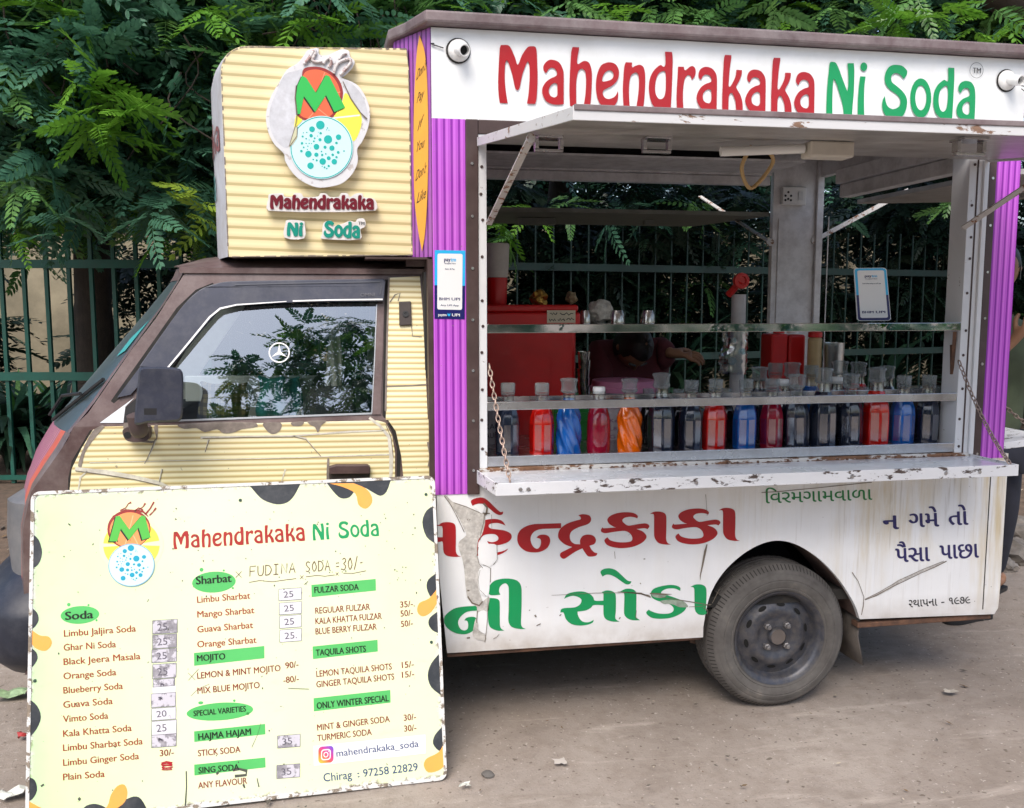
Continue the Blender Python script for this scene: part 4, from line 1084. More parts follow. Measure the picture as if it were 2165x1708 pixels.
# lock plate on the pillar, handle
lk = band('pillar_lock', [(1944, 248, 1), (2002, 246, 1), (2006, 362, 1), (1946, 366, 1)], .016, .004, paint('dark_brown_plastic', (.04, .028, .026), .5, .2, .2), VAN, bevel=.003, sm=False)
m = MB(); p = C(1976, 308, .0165); m.lathe([(.011, 0), (.011, .003), (.005, .003), (.005, .001), (.001, .001)], p, (0, -1, TUM), 18); m.build('lock_barrel', M_black, lk, smooth=40)
M_hand = paint('brown_handle', (.065, .035, .034), .45, .25, .3, (.16, .11, .09))
hd = band('door_handle', [(1604, 1046, 1), (1640, 1036, 1), (1790, 1036, 1), (1805, 1046, 1), (1804, 1078, 1), (1606, 1080, 1)], .032, .006, M_hand, DOOR, bevel=.004, sm=False)
m = MB(); m.slab([[(1604, 1078), (1804, 1076), (1802, 1122), (1606, 1124)]], dsk(.010), dsk(.006)); m.build('handle_recess', paint('handle_recess', (.03, .02, .02), .6, .2, .2), DOOR)
# mirror
m = MB()
mo = smooth([(680, 575), (705, 566), (800, 566), (872, 574), (892, 600), (894, 700), (888, 810), (868, 832), (720, 838), (672, 850), (655, 838), (662, 740), (672, 640)], 4)
fm = lambda Y, s_: (lambda x, y: U(*z2(775 + (x - 775) * s_, 705 + (y - 705) * s_), Y))
m.slab([mo], fm(-.175, .93), fm(-.165, 1.0)); o = len(m.v)
m.slab([mo], fm(-.1645, 1.0), fm(-.085, .97))
MR = m.build('wing_mirror', paint('mirror_black', (.030, .034, .054), .42, .2, .25, (.12, .12, .13), sc=12), VAN, bevel=.004)
m = MB(); m.sheet([[(702, 768), (764, 768), (764, 800), (702, 800)]], lambda x, y: U(*z2(x, y), -.1752)); m.build('mirror_badge', M_black, MR, normals=False)
m = MB(); a, b = U(*z2(662, 800), -.12), U(*z2(690, 868), -.02)
m.tube(curve([a, a + Vector((.004, .02, -.05)), b], 5), [.028] * 6 + [.022] * 5, 12)
m.slab([smooth([(618, 862), (650, 850), (735, 850), (742, 880), (735, 912), (690, 922), (640, 916), (620, 892)], 4)], lambda x, y: C(x, y, .05), lambda x, y: C(x, y, .004))
m.build('mirror_bracket', paint('mirror_bracket', (.075, .05, .05), .5, .2, .3), MR, smooth=40)
m = MB()
for x in (640, 712): p = C(x, 888, .0505); m.lathe([(.011, 0), (.011, .001)], p, (0, -1, 0), 14)
m.build('bracket_screws', M_black, MR)
# wiper, screen sticker
def SCR(u, z, o=.004): return Vector(fpt(u, z, o))
m = MB(); m.tube([SCR(-.55, 1.13, .03), SCR(-.62, 1.20, .05), SCR(-.85, 1.22, .03)], .006, 6); m.tube([SCR(-.95, 1.27, .012), SCR(-.80, 1.20, .012), SCR(-.62, 1.12, .012)], .007, 6); m.build('wiper', M_black, VAN)
m = MB(); m.grid([[SCR(-.93, 1.46), SCR(-.85, 1.40)], [SCR(-.93, 1.36), SCR(-.85, 1.34)]]); m.build('screen_sticker', flat('teal_sticker', sr(60, 150, 150), .5), VAN, normals=False)
# bumper and lamp surround
pth = [(-.97, .005), (-1.06, .015), (-1.13, .06), (-1.19, .16), (-1.25, .36), (-1.275, .7)]; pth = pth + [(x, 1.4 - y) for x, y in pth[-2::-1]]
pth = [tuple(p) for p in curve([Vector(p) for p in pth], 3)]
def off(i, d):
    a, b = Vector(pth[max(i - 1, 0)]), Vector(pth[min(i + 1, len(pth) - 1)]); t = (b - a).normalized(); return Vector(pth[i]) + Vector((-t.y, t.x)) * d
prof = [(-.13, .66), (-.10, .655), (-.02, .59), (.025, .545), (.035, .52), (.035, .42), (.02, .37), (-.03, .32), (-.09, .31)]
m = MB(); m.grid([[(*off(i, d if 0 < i < len(pth) - 1 else min(d, .06)), z) for d, z in prof] for i in range(len(pth))])
m.build('bumper', paint('grey_black_bumper', (.018, .021, .034), .45, .25, .2, (.10, .10, .11), sc=9, bump=.15), VAN, smooth=45)
m = MB(); m.grid([[(*off(i, d), z) for d, z in ((-.12, .62), (-.07, .63), (-.062, .75), (-.07, .87), (-.12, .90))] for i in range(1, 10)])
m.build('headlight_surround', paint('grey_trim', (.13, .135, .145), .45, .2, .3, (.3, .28, .26)), VAN, smooth=45)
# interior
m = MB(); m.box(-.15, .02, .12, 1.28, .55, 1.22); m.box(-.55, -.10, .12, 1.28, .45, .62); m.build('seat', M_dark, VAN, bevel=.03)
m = MB(); m.hexa([(-.90, .1, .5), (-.62, .1, .5), (-.62, 1.3, .5), (-.90, 1.3, .5)], [(-.80, .1, 1.07), (-.66, .1, 1.10), (-.66, 1.3, 1.10), (-.80, 1.3, 1.07)]); m.build('dashboard', M_dark, VAN, bevel=.02)
m = MB(); m.box(.255, .275, .06, 1.34, .4, 1.62); m.build('cab_bulkhead', M_dark, VAN)
m = MB(); c = Vector((-.52, .98, 1.10)); m.tube([c + Vector((.10 * math.sin(a) * .35, .17 * math.cos(a), .17 * math.sin(a))) for a in [2 * math.pi * k / 24 for k in range(24)]], .012, 8, closed=True); m.build('steering_wheel', M_black, VAN, smooth=60)
m = MB(); p = [U(*z2(905, 672), .84), U(*z2(1555, 668), .84)]; m.bar(p[0], p[1], .02, .105); m.build('inner_rail', flat('white_rail', (.75, .74, .70), .5), VAN, bevel=.004)
# star on the window
wp = lambda o: (lambda x, y: C(x, y, -.012 + o))
m = MB(); cx0, cy0 = 1360, 497
m.sheet([ellipse(cx0, cy0, 52, 50, 40), ellipse(cx0, cy0, 45.5, 43.5, 40)[::-1]], wp(.0015))
for a in (-90, 30, 150):
    t = R(a); tl = R(a + 60); tr = R(a - 60)
    m.sheet([[(cx0 + 45 * math.cos(t), cy0 + 43 * math.sin(t)), (cx0 + 9 * math.cos(tl), cy0 + 9 * math.sin(tl)), (cx0, cy0), (cx0 + 9 * math.cos(tr), cy0 + 9 * math.sin(tr))]], wp(.0015))
m.build('star_sticker', flat('white_sticker', (.8, .8, .8), .4), WIN, normals=False)

# towels and curtain behind the window
def towel(name, lab, x0, x1, y0, y1, Y, mat):
    m = MB(); rows = []; n = 22
    for j in range(9):
        row = []
        for i in range(n + 1):
            s_ = i / n; px = z2(x0 + (x1 - x0) * s_, y0 + (y1 - y0) * j / 8)
            p = U(px[0], px[1], Y)
            wv = .014 * math.sin(s_ * 17 + j * .25) * (.3 + j / 8) + .01 * math.sin(s_ * 7 + 1)
            row.append((p.x + .008 * math.sin(j * .7 + s_ * 5), p.y + wv, p.z - .012 * abs(math.sin(s_ * 6))))
        rows.append(row)
    m.grid(rows); m.grid([[(x, y + .075, z) for x, y, z in rows[0]], rows[0]])
    o = m.build(name, mat, smooth=70); sd = o.modifiers.new('thick', 'SOLIDIFY'); sd.thickness = .006
    return tag(o, lab, 'towel' if 'towel' in name else 'curtain')
def cloth(name, c, plaid=None):
    m = NT(name); v = m.pos()
    base = m.ramp(m.noise(v, 30, 4), [(.3, tuple(x * .6 for x in c)), (.7, c)])
    if plaid:
        g = m.new('ShaderNodeNewGeometry'); sp = m.new('ShaderNodeSeparateXYZ'); m.l.new(g.outputs['Position'], sp.inputs[0])
        for ax, pr in ((0, .05), (2, .05)):
            f = m.math('FRACT', m.math('MULTIPLY', sp.outputs[ax], 1 / pr))
            base = m.mix(m.ramp(f, [(0, .7), (.3, .7), (.32, 0), (.6, 0), (.62, .5), (.7, .5), (.72, 0)], 'CONSTANT'), base, plaid)
    m.set(Base_Color=base, Roughness=.95, Specular_IOR_Level=.1)
    return m.m
towel('towel', 'teal towel hanging on the rail inside the cab window', 1256, 1466, 612, 805, .78, cloth('teal_terry', (.08, .46, .42)))
towel('towel', 'brown checked cloth hanging on the rail inside the cab window', 975, 1210, 640, 808, .78, cloth('brown_check', (.30, .23, .10), (.05, .04, .03)))
towel('curtain', 'pale grey curtain hanging at the rear of the cab window', 1596, 1655, 260, 800, .30, cloth('grey_curtain', (.42, .42, .38)))

# ---- sign box above the cab
z6 = zoomer(540, 100, 2.754)
YB = .10
box_px = smooth([(268, 1698, 1), (236, 900), (212, 330), (216, 230), (260, 140), (340, 90), (430, 78), (1000, 88), (1640, 96, 1), (1658, 300), (1686, 1685, 1), (1000, 1695)], 6)
bo = [tuple(U(*z6(x, y), YB)[i] for i in (0, 2)) for x, y in box_px]
m = MB(); m.slab([bo], lambda x, z: (x, YB, z), lambda x, z: (x, YB + .01, z))
SB = m.build('sign_box', M_creambox, VAN, smooth=30)
fr_ = [tuple(U(*z6(*p), YB)[i] for i in (0, 2)) for p in smooth([(268, 1698, 1), (236, 900), (212, 330), (216, 230), (260, 140), (340, 90), (430, 78, 1), (431, 79, 1)], 6)][:37]
def bx(u, x, z): 
    k = 1 - abs(u) ** 2.4
    return (x - .09 * k, .7 + u * .6, z)
m = MB(); m.grid([[bx(u, x, z) for u in (-1, -.9, -.75, -.5, -.2, .2, .5, .75, .9, 1)] for x, z in fr_])
BF = m.build('sign_box_front', paint('faded_white_board', (.55, .56, .60), .5, .15, .35, (.3, .25, .2), sc=6), SB, smooth=50)
m = MB()
tp = [tuple(U(*z6(*p), YB)[i] for i in (0, 2)) for p in ((430, 78), (1640, 96))]
m.grid([[(x, y, z) for y in (YB, 1.3)] for x, z in tp]); bt = [tuple(U(*z6(*p), YB)[i] for i in (0, 2)) for p in ((268, 1698), (1000, 1695), (1686, 1685))]
m.grid([[(x, y, z) for y in (YB, 1.3)] for x, z in bt]); m.slab([bo], lambda x, z: (x, 1.3, z), lambda x, z: (x, 1.29, z))
m.grid([[bx(u, fr_[-1][0], fr_[-1][1]) for u in (-1, -.5, 0, .5, 1)], [(tp[0][0] + .05, .7 + u * .6, fr_[-1][1]) for u in (-1, -.5, 0, .5, 1)]])
m.build('sign_box_casing', paint('brown_tape', (.33, .28, .22), .7, .3, .4), SB, normals=False)
bx2 = lambda off: (lambda x, y: U(*z6(x, y), YB - off))
m = MB(); ed = smooth([(268, 1698, 1), (240, 900), (218, 330), (222, 235), (264, 146), (342, 96), (430, 84), (1000, 92), (1640, 100, 1), (1655, 300), (1680, 1685, 1), (1000, 1690)], 6)
for i in range(len(ed)):
    a, b = ed[i], ed[(i + 1) % len(ed)]
    k = max(1, int(math.dist(a, b) / 26))
    for j in range(k):
        p = (a[0] + (b[0] - a[0]) * j / k, a[1] + (b[1] - a[1]) * j / k); q = (a[0] + (b[0] - a[0]) * (j + 1) / k, a[1] + (b[1] - a[1]) * (j + 1) / k)
        if random.random() < .8: m.sheet([ribbon([p, q], random.uniform(4, 11))], bx2(.0015))
m.build('peeling_edge', M_tear, SB, normals=False)
# ------------------------------------------------------------------ lettering of the van
M_red = paint('red_vinyl', sr(166, 16, 26), .35, .08, .08, (.3, .1, .08), sc=4, coat=.1)
M_green = paint('green_vinyl', sr(2, 146, 84), .35, .08, .08, (.1, .3, .2), sc=4, coat=.1)
M_navy = flat('navy_vinyl', sr(38, 34, 92), .4)
M_dkgreen = flat('dark_green_vinyl', sr(18, 122, 62), .4)
M_ink = flat('black_ink', (.02, .02, .022), .5)
f1, f2, f3 = zoomer(1370, 100, 3.936), zoomer(1840, 130, 4.7065), zoomer(2280, 150, 3.739)
def cat(z, pts): return [(*z(p[0], p[1]),) + tuple(p[2:]) for p in pts]
c = 1
T_M = [[(112, 100, c), (190, 102), (225, 140), (268, 240), (298, 318), (345, 210), (400, 130), (430, 115), (485, 117), (503, 150), (512, 300), (516, 480), (505, 680), (490, 748, c), (398, 745, c), (418, 620), (428, 450), (425, 330), (410, 282), (395, 300), (371, 360), (345, 440), (318, 570), (295, 598), (270, 575), (240, 440), (205, 320), (182, 272), (170, 272), (158, 330), (155, 480), (168, 620), (187, 740, c), (100, 738, c), (85, 620), (82, 480), (90, 300), (100, 140)]]
T_a = [[(680, 262), (750, 290), (795, 370), (803, 450), (803, 600), (803, 750, c), (740, 757), (670, 748), (610, 715), (572, 650), (565, 600), (578, 550), (615, 500), (665, 465), (715, 442), (728, 420), (722, 385), (700, 358), (665, 350), (635, 370), (610, 410, c), (585, 385), (577, 350), (590, 310), (630, 270)], [(708, 518), (732, 530, c), (732, 650), (715, 672), (690, 675), (655, 655), (638, 605), (650, 560), (680, 528)]]
T_h = [[(900, 122, c), (973, 125, c), (970, 150), (955, 230), (950, 295), (962, 310), (985, 297), (1030, 275), (1080, 295), (1108, 370), (1113, 470), (1105, 650), (1092, 790, c), (1018, 788, c), (1040, 650), (1048, 500), (1040, 400), (1015, 365), (985, 365), (960, 400), (942, 500), (940, 650), (943, 775, c), (872, 770, c), (865, 600), (872, 380), (885, 180)]]
T_e = [[(1310, 290), (1370, 310), (1405, 365), (1410, 420), (1390, 490), (1330, 550), (1250, 590), (1232, 620), (1240, 660), (1270, 688), (1310, 692), (1360, 670), (1385, 635), (1398, 600, c), (1402, 650), (1390, 720), (1350, 770), (1280, 785), (1215, 760), (1175, 690), (1157, 590), (1160, 480), (1180, 390), (1215, 325), (1260, 298)], [(1300, 378), (1335, 390), (1350, 425), (1340, 465), (1300, 490), (1240, 502), (1225, 490), (1235, 440), (1260, 400)]]
T_n = [[(1485, 290, c), (1555, 292, c), (1552, 330), (1562, 347), (1590, 330), (1640, 318), (1680, 345), (1697, 420), (1697, 560), (1688, 700), (1675, 805, c), (1598, 800, c), (1620, 650), (1630, 520), (1622, 430), (1600, 402), (1570, 410), (1540, 440), (1522, 540), (1522, 680), (1530, 797, c), (1460, 792, c), (1452, 600), (1460, 430), (1470, 330)]]
T_d = [[(1915, 174, c), (1992, 176, c), (2000, 240), (1998, 400), (1990, 600), (1978, 815, c), (1900, 820), (1830, 800), (1775, 750), (1745, 650), (1738, 560), (1752, 460), (1790, 385), (1840, 335), (1870, 320), (1890, 335), (1908, 338), (1920, 310), (1920, 240)], [(1890, 388), (1915, 390), (1924, 450), (1922, 600), (1905, 670), (1875, 695), (1840, 685), (1812, 630), (1807, 560), (1820, 470), (1850, 410)]]
T_r = [[(250, 263, c), (328, 265, c), (330, 295), (345, 310), (370, 295), (410, 262), (445, 257), (475, 285), (482, 340), (465, 400), (430, 440, c), (420, 395), (395, 375), (365, 385), (335, 440), (318, 560), (315, 700), (323, 838, c), (235, 836, c), (230, 650), (240, 450)]]
T_a2 = [[(630, 266), (700, 290), (750, 360), (762, 450), (760, 650), (757, 845, c), (680, 850), (590, 835), (530, 780), (495, 700), (495, 650), (515, 590), (560, 525), (625, 485), (680, 465), (688, 430), (670, 385), (620, 367), (580, 385), (550, 440, c), (525, 410), (517, 370), (535, 310), (575, 275)], [(655, 560), (685, 575, c), (688, 690), (670, 738), (635, 742), (590, 715), (575, 660), (585, 610), (620, 572)]]
T_k = [[(868, 108, c), (952, 112, c), (950, 150), (930, 300), (915, 500), (920, 525), (940, 520), (985, 440), (1010, 370), (1015, 305, c), (1090, 308, c), (1088, 360), (1060, 440), (1015, 525), (1030, 565), (1075, 650), (1098, 750), (1100, 862, c), (1015, 860, c), (1005, 730), (985, 660), (960, 612), (935, 615), (917, 660), (912, 855, c), (830, 852, c), (832, 600), (845, 300), (855, 150)]]
def sh(L, dx, dy): return [[(p[0] + dx, p[1] + dy) + tuple(p[2:]) for p in l] for l in L]
T_N = [[(140, 92), (170, 85), (200, 95), (230, 150), (270, 260), (320, 392, c), (330, 330), (330, 200), (322, 98, c), (388, 98, c), (394, 180), (388, 400), (378, 520), (368, 655, c), (285, 650, c), (270, 530), (240, 420), (210, 320), (182, 262), (172, 300), (165, 450), (165, 648, c), (100, 645, c), (103, 500), (112, 330), (128, 170)]]
T_i = [[(455, 235, c), (512, 238, c), (500, 330), (495, 480), (497, 662, c), (428, 658, c), (430, 500), (440, 350)]]
T_S = [[(820, 115), (890, 125), (940, 170), (946, 195), (935, 230), (908, 264, c), (885, 230), (850, 205), (815, 202), (785, 225), (778, 260), (790, 300), (840, 340), (900, 395), (935, 450), (945, 510), (930, 590), (890, 655), (800, 672), (740, 660), (700, 610), (684, 540), (692, 480), (714, 437, c), (720, 490), (740, 545), (780, 575), (815, 575), (855, 555), (873, 520), (870, 470), (840, 430), (780, 385), (735, 340), (712, 280), (716, 210), (745, 150), (780, 123)]]
T_o = [ellipse(1087, 462, 110, 206), ellipse(1088, 460, 58, 130)]
T_d2 = [[(1372, 145, c), (1437, 147, c), (1438, 250), (1430, 420), (1415, 682, c), (1340, 688), (1290, 665), (1245, 620), (1220, 540), (1218, 470), (1230, 390), (1265, 325), (1310, 285), (1335, 272), (1355, 285), (1370, 285), (1375, 240)], [(1350, 332), (1366, 345), (1372, 420), (1365, 520), (1350, 580), (1320, 606), (1290, 580), (1275, 510), (1278, 430), (1300, 370)]]
T_a3 = [[(1560, 283), (1610, 295), (1645, 345), (1657, 420), (1655, 560), (1648, 692, c), (1580, 695), (1510, 680), (1470, 640), (1460, 590), (1475, 530), (1520, 475), (1575, 450), (1595, 435), (1600, 405), (1590, 370), (1560, 355), (1525, 375), (1505, 410, c), (1485, 390), (1480, 350), (1500, 308), (1530, 288)], [(1580, 500), (1597, 510, c), (1597, 600), (1585, 630), (1560, 635), (1530, 610), (1520, 570), (1530, 535), (1555, 508)]]
def xz(z, L, n=4, sm=True):                 # traced outline -> (X, Z) on the fascia
    out = []
    for l in L:
        ll = smooth(l, n) if sm and len(l) < 60 and l not in (T_o[0], T_o[1]) else l
        out.append([tuple(U(*z(p[0], p[1]), -.0065)[i] for i in (0, 2)) for p in ll])
    return out
W_MAHA = [xz(f1, g) for g in (T_M, T_a, T_h, T_e, T_n, T_d)] + [xz(f2, g) for g in (T_r, T_a2, T_k, sh(T_a2, 640, 35), sh(T_k, 642, 37), sh(T_a2, 1282, 67))]
W_NI = [xz(f3, g) for g in (T_N, T_i, [ellipse(493, 135, 35, 45)])]
W_SODA = [xz(f3, g) for g in (T_S, T_o, T_d2, T_a3)]
def wbox(Wd):
    P = [p for g in Wd for l in g for p in l]
    return min(p[0] for p in P), max(p[0] for p in P), min(p[1] for p in P), max(p[1] for p in P)
fas = lambda off: (lambda x, z: (x, -off, z))
m = MB()
for g in W_MAHA: m.sheet(g, fas(.0068))
m.build('red_shop_name', M_red, VAN, normals=False)
m = MB()
for g in W_NI + W_SODA: m.sheet(g, fas(.0068))
m.build('green_shop_name', M_green, VAN, normals=False)
m = MB()
q3 = lambda x, y: tuple(U(*f3(x, y), -.0068))
m.sheet([ellipse(1670, 172, 71, 82, 40), ellipse(1670, 172, 67, 78, 40)[::-1]], q3); put_text(m, 'TM', (1630, 200), (1714, 203), 55, q3, 0, .02)
m.build('trademark_ring', M_ink, VAN, normals=False)
def word(mb, Wd, dst, a, b, height, fn, mi=0, grow=0, fns=None):
    """copy a traced word: baseline a -> b and total height in dst coordinates (y down)"""
    x0, x1, z0, z1 = wbox(Wd)
    a, b = Vector(a), Vector(b); ex = (b - a) / (x1 - x0); e = (b - a).normalized(); ey = Vector((e.y, -e.x)) * height / (z1 - z0)
    for i, (gx_, gy_) in enumerate(((0, 0), (grow, 0), (-grow, 0), (0, grow), (0, -grow)) if grow else ((0, 0),)):   # grow thickens the strokes
        for g in Wd:
            mb.sheet([[tuple(a + Vector((gx_, gy_)) + ex * (x - x0) + ey * (z - z0)) for x, z in l] for l in g], (lambda p, q, i=i: Vector(fn(p, q)) + Vector((0, -.00012 * i, 0))) if grow else fn, mi)

# Gujarati lettering on the side panel
g1, g2, g3 = zoomer(1220, 1380, 4.0667), zoomer(1540, 1380, 4.009), zoomer(2120, 1340, 3.184)
def side(z, off): return lambda x, y: tuple(U(*z(x, y), -off))
KA = [(960, 270, c), (965, 240), (920, 210), (840, 200), (740, 210), (660, 240), (625, 280), (640, 325), (690, 360), (720, 371, c), (580, 380), (570, 368, c), (552, 400), (565, 425), (610, 435), (700, 420), (820, 410), (880, 440), (905, 490), (890, 525), (830, 537), (740, 535), (660, 515), (625, 480, c), (600, 500), (592, 525), (620, 565), (680, 590), (780, 603), (900, 590), (1000, 550), (1055, 500), (1060, 460), (1020, 415), (950, 388, c), (1040, 380), (1075, 390, c), (1095, 360), (1080, 335), (1040, 325), (960, 335), (860, 350), (810, 320), (792, 290), (820, 262), (880, 252), (930, 258)]
AA = [(1100, 220, c), (1150, 195), (1220, 195), (1270, 215), (1285, 260), (1285, 400), (1283, 500), (1300, 545), (1338, 562, c), (1270, 562), (1200, 545), (1160, 500), (1148, 450), (1148, 260), (1140, 222)]
RED1 = [[(-40, 350), (22, 348, c), (60, 322), (130, 315), (190, 330), (212, 370), (216, 500), (215, 640), (235, 690), (275, 705, c), (190, 710), (110, 695), (75, 650), (65, 540), (25, 540), (-40, 540), (-40, 490), (65, 487, c), (65, 400), (58, 362, c)],
        [(385, 90), (400, 60), (470, 38), (530, 40), (590, 80), (660, 150), (720, 200), (752, 195, c), (745, 225), (710, 235), (660, 215), (600, 165), (540, 115), (480, 105), (430, 115), (405, 130, c)],
        [(780, 355, c), (740, 302), (670, 280), (580, 285), (480, 305), (420, 340), (415, 375), (440, 405), (490, 418), (430, 440), (360, 480), (305, 545), (300, 590), (330, 640), (400, 680), (500, 703), (620, 700), (720, 680), (790, 640), (808, 615, c), (760, 640), (680, 660), (590, 665), (510, 645), (475, 610), (470, 560), (490, 510), (530, 465), (600, 450), (660, 455), (695, 485), (690, 520), (650, 540), (610, 542), (570, 530, c), (590, 560), (650, 577), (720, 572), (800, 545), (845, 500), (840, 450), (780, 415), (700, 400), (620, 390), (590, 372), (590, 345), (620, 330), (680, 325), (730, 335)],
        [(1410, 328, c), (1410, 385, c), (1280, 390), (1180, 395), (1110, 420), (1070, 470), (1065, 530), (1090, 590), (1130, 618), (1160, 605), (1180, 560), (1175, 510), (1130, 492, c), (1160, 465), (1210, 457), (1260, 470), (1285, 510), (1280, 560), (1250, 610), (1180, 650), (1100, 660), (1010, 645), (940, 590), (912, 520), (925, 440), (980, 380), (1080, 342), (1200, 335)]]
DRA = [(300, 235, c), (350, 222), (420, 235), (443, 275), (430, 315), (390, 340), (300, 370), (230, 410), (205, 460), (215, 520), (260, 555), (320, 560, c), (320, 510), (350, 465), (410, 450), (470, 465), (497, 510), (480, 555), (425, 575, c), (445, 615), (480, 650), (513, 658, c), (500, 685), (450, 697), (405, 690), (370, 645), (345, 605, c), (270, 640), (200, 685), (140, 722), (100, 700), (95, 670), (110, 650), (170, 620), (230, 590, c), (150, 560), (90, 510), (73, 460), (95, 390), (170, 330), (270, 295), (325, 280), (325, 255)]
GR1 = [[(590, 1262, c), (590, 1318, c), (470, 1320), (380, 1325), (320, 1345), (260, 1400), (240, 1460), (265, 1525), (310, 1545), (345, 1530), (355, 1490), (345, 1440), (310, 1430, c), (340, 1400), (400, 1390), (445, 1405), (455, 1460), (430, 1530), (340, 1585), (220, 1578), (120, 1520), (80, 1440), (100, 1370), (190, 1300), (300, 1275), (430, 1267)],
       [(580, 1190), (630, 1178), (690, 1190), (712, 1225), (715, 1480), (730, 1525), (765, 1547, c), (690, 1547), (620, 1520), (590, 1480), (580, 1400)],
       [(720, 1140, c), (650, 1145), (600, 1140), (580, 1100), (590, 1050), (640, 990), (720, 962), (820, 957), (910, 980), (955, 1040), (962, 1150), (960, 1300), (955, 1470), (970, 1510), (1010, 1528, c), (940, 1528), (850, 1505), (812, 1440), (815, 1300), (815, 1060), (790, 1015), (755, 1015), (715, 1050), (705, 1100)]]
GR2 = [[(140, 1170, c), (170, 1120), (240, 1095), (340, 1087), (420, 1110), (465, 1150), (485, 1190), (580, 1190, c), (580, 1110), (560, 1095, c), (620, 1075), (690, 1090), (718, 1130), (720, 1300), (715, 1390), (760, 1425, c), (690, 1425), (620, 1405), (585, 1360), (580, 1240, c), (470, 1240), (440, 1270), (380, 1300), (290, 1312, c), (295, 1350), (320, 1400), (360, 1428), (420, 1430), (473, 1405, c), (460, 1435), (400, 1460), (310, 1468), (220, 1450), (160, 1395), (135, 1325), (98, 1322, c), (110, 1285), (160, 1272), (260, 1265), (320, 1230), (335, 1180), (300, 1150), (240, 1135), (180, 1150)],
       [(765, 1090, c), (830, 1058), (900, 1060), (940, 1085), (950, 1120), (948, 1300), (945, 1370), (990, 1410, c), (900, 1408), (840, 1380), (812, 1330), (815, 1150), (805, 1095)],
       [(548, 870), (580, 838), (650, 828), (720, 850), (790, 910), (850, 965), (895, 975, c), (880, 1000), (840, 1008), (790, 980), (720, 930), (660, 902), (610, 900), (570, 920, c)],
       [(1440, 1080, c), (1440, 1045), (1390, 1020), (1320, 1014), (1220, 1030), (1140, 1060), (1110, 1110), (1130, 1160), (1200, 1195), (1290, 1215), (1350, 1250), (1368, 1290), (1340, 1325), (1270, 1338), (1180, 1330), (1110, 1305), (1088, 1290, c), (1060, 1320), (1075, 1350), (1120, 1380), (1200, 1393), (1320, 1385), (1420, 1350), (1490, 1300), (1510, 1250), (1480, 1200), (1400, 1165), (1300, 1130), (1230, 1110), (1240, 1080), (1300, 1055), (1380, 1055)],
       [(1555, 1035, c), (1610, 1010), (1680, 1010), (1725, 1040), (1735, 1100), (1730, 1250), (1728, 1310), (1742, 1330, c), (1700, 1350), (1640, 1340), (1605, 1290), (1600, 1150), (1595, 1050)]]
m = MB()
for l in RED1: m.sheet([smooth(l, 4)], side(g1, .0012))
for l in [DRA, KA, AA, sh([KA], 795, -42)[0], sh([AA], 772, -41)[0]]: m.sheet([smooth(l, 4)], side(g2, .0012))
m.build('red_gujarati_name', M_red, VAN, normals=False)
m = MB()
for l in GR1: m.sheet([smooth(l, 4)], side(g1, .0012))
for l in GR2: m.sheet([smooth(l, 4)], side(g2, .0012))
m.build('green_gujarati_name', M_green, VAN, normals=False)
def guj(mb, s, a, b, h, fn, capem=.603, bold=.0): put_text(mb, s, a, b, h, fn, 0, bold, capem)
m = MB()
guj(m, '\u0abf\u0ab5\u0ab0\u0aae\u0a97\u0abe\u0aae\u0ab5\u0abe\u0ab3\u0abe', (62, 208), (1003, 176), 94, side(g3, .0012), bold=.01)
m.build('green_place_name', M_dkgreen, VAN, normals=False)
m = MB()
for s_, a, b in (('\u0aa8', (1105, 440), (1238, 436)), ('\u0a97\u0aae\u0ac7', (1332, 422), (1596, 413)), ('\u0aa4\u0acb', (1690, 404), (1856, 398))): guj(m, s_, a, b, 122, side(g3, .0012), bold=.025)
for s_, a, b in (('\u0aaa\u0ac8\u0ab8\u0abe', (1215, 732), (1515, 720)), ('\u0aaa\u0abe\u0a9b\u0abe', (1610, 704), (1950, 690))): guj(m, s_, a, b, 124, side(g3, .0012), bold=.025)
m.build('navy_gujarati_slogan', M_navy, VAN, normals=False)
m = MB()
vs, fs, wd = text_mesh('\u0ab8', .012)      # half letter: the stem is cut away
keep = [f for f in fs if max(vs[i][0] for i in f) < wd * .70]
used = sorted({i for f in keep for i in f}); ix = {v: k for k, v in enumerate(used)}
fn = side(g3, .0012)
m.add([fn(1330 + vs[i][0] * 92 * .9, 1131 - vs[i][1] * 105) for i in used], [tuple(ix[i] for i in f) for f in keep])
guj(m, '\u0aa5\u0abe\u0aaa\u0aa8\u0abe', (1372, 1128), (1582, 1116), 62, fn, bold=.012)
m.sheet([[(1618, 1084), (1646, 1082), (1646, 1092), (1618, 1094)]], fn)
guj(m, '\u0ae7\u0aef\u0aed\u0aef', (1690, 1106), (1876, 1094), 60, fn, bold=.02)
m.build('founding_year_lettering', M_ink, VAN, normals=False)

# tears, residue and scratches on the side panel
M_resid = paint('sticker_residue', (.58, .56, .53), .8, .35, .4, (.14, .11, .09), sc=30)
M_patch = paint('white_patch', (.80, .81, .82), .4, .05, .1, (.4, .35, .3))
m = MB()
for l in ([(80, 10), (110, 40), (165, 130), (240, 250), (320, 420), (330, 470), (250, 540), (250, 620), (290, 740), (310, 860), (320, 980), (330, 1080), (350, 1180), (410, 1240), (455, 1280), (480, 1260), (520, 1225), (500, 1160), (480, 1080), (468, 960), (490, 860), (500, 830), (470, 760), (455, 640), (470, 520), (510, 460), (545, 330), (540, 230), (480, 200), (360, 150), (240, 110), (190, 90), (150, 60), (110, 15)],
          [(455, 1280), (590, 1160), (585, 1250), (570, 1330), (500, 1325), (460, 1360), (455, 1300)], [(440, 1410), (470, 1480), (470, 1540), (545, 1590), (555, 1660), (470, 1650), (410, 1610), (410, 1540)]):
    m.sheet([smooth(l, 3)], side(g1, .0018))
m.build('sticker_residue', M_resid, VAN, normals=False)
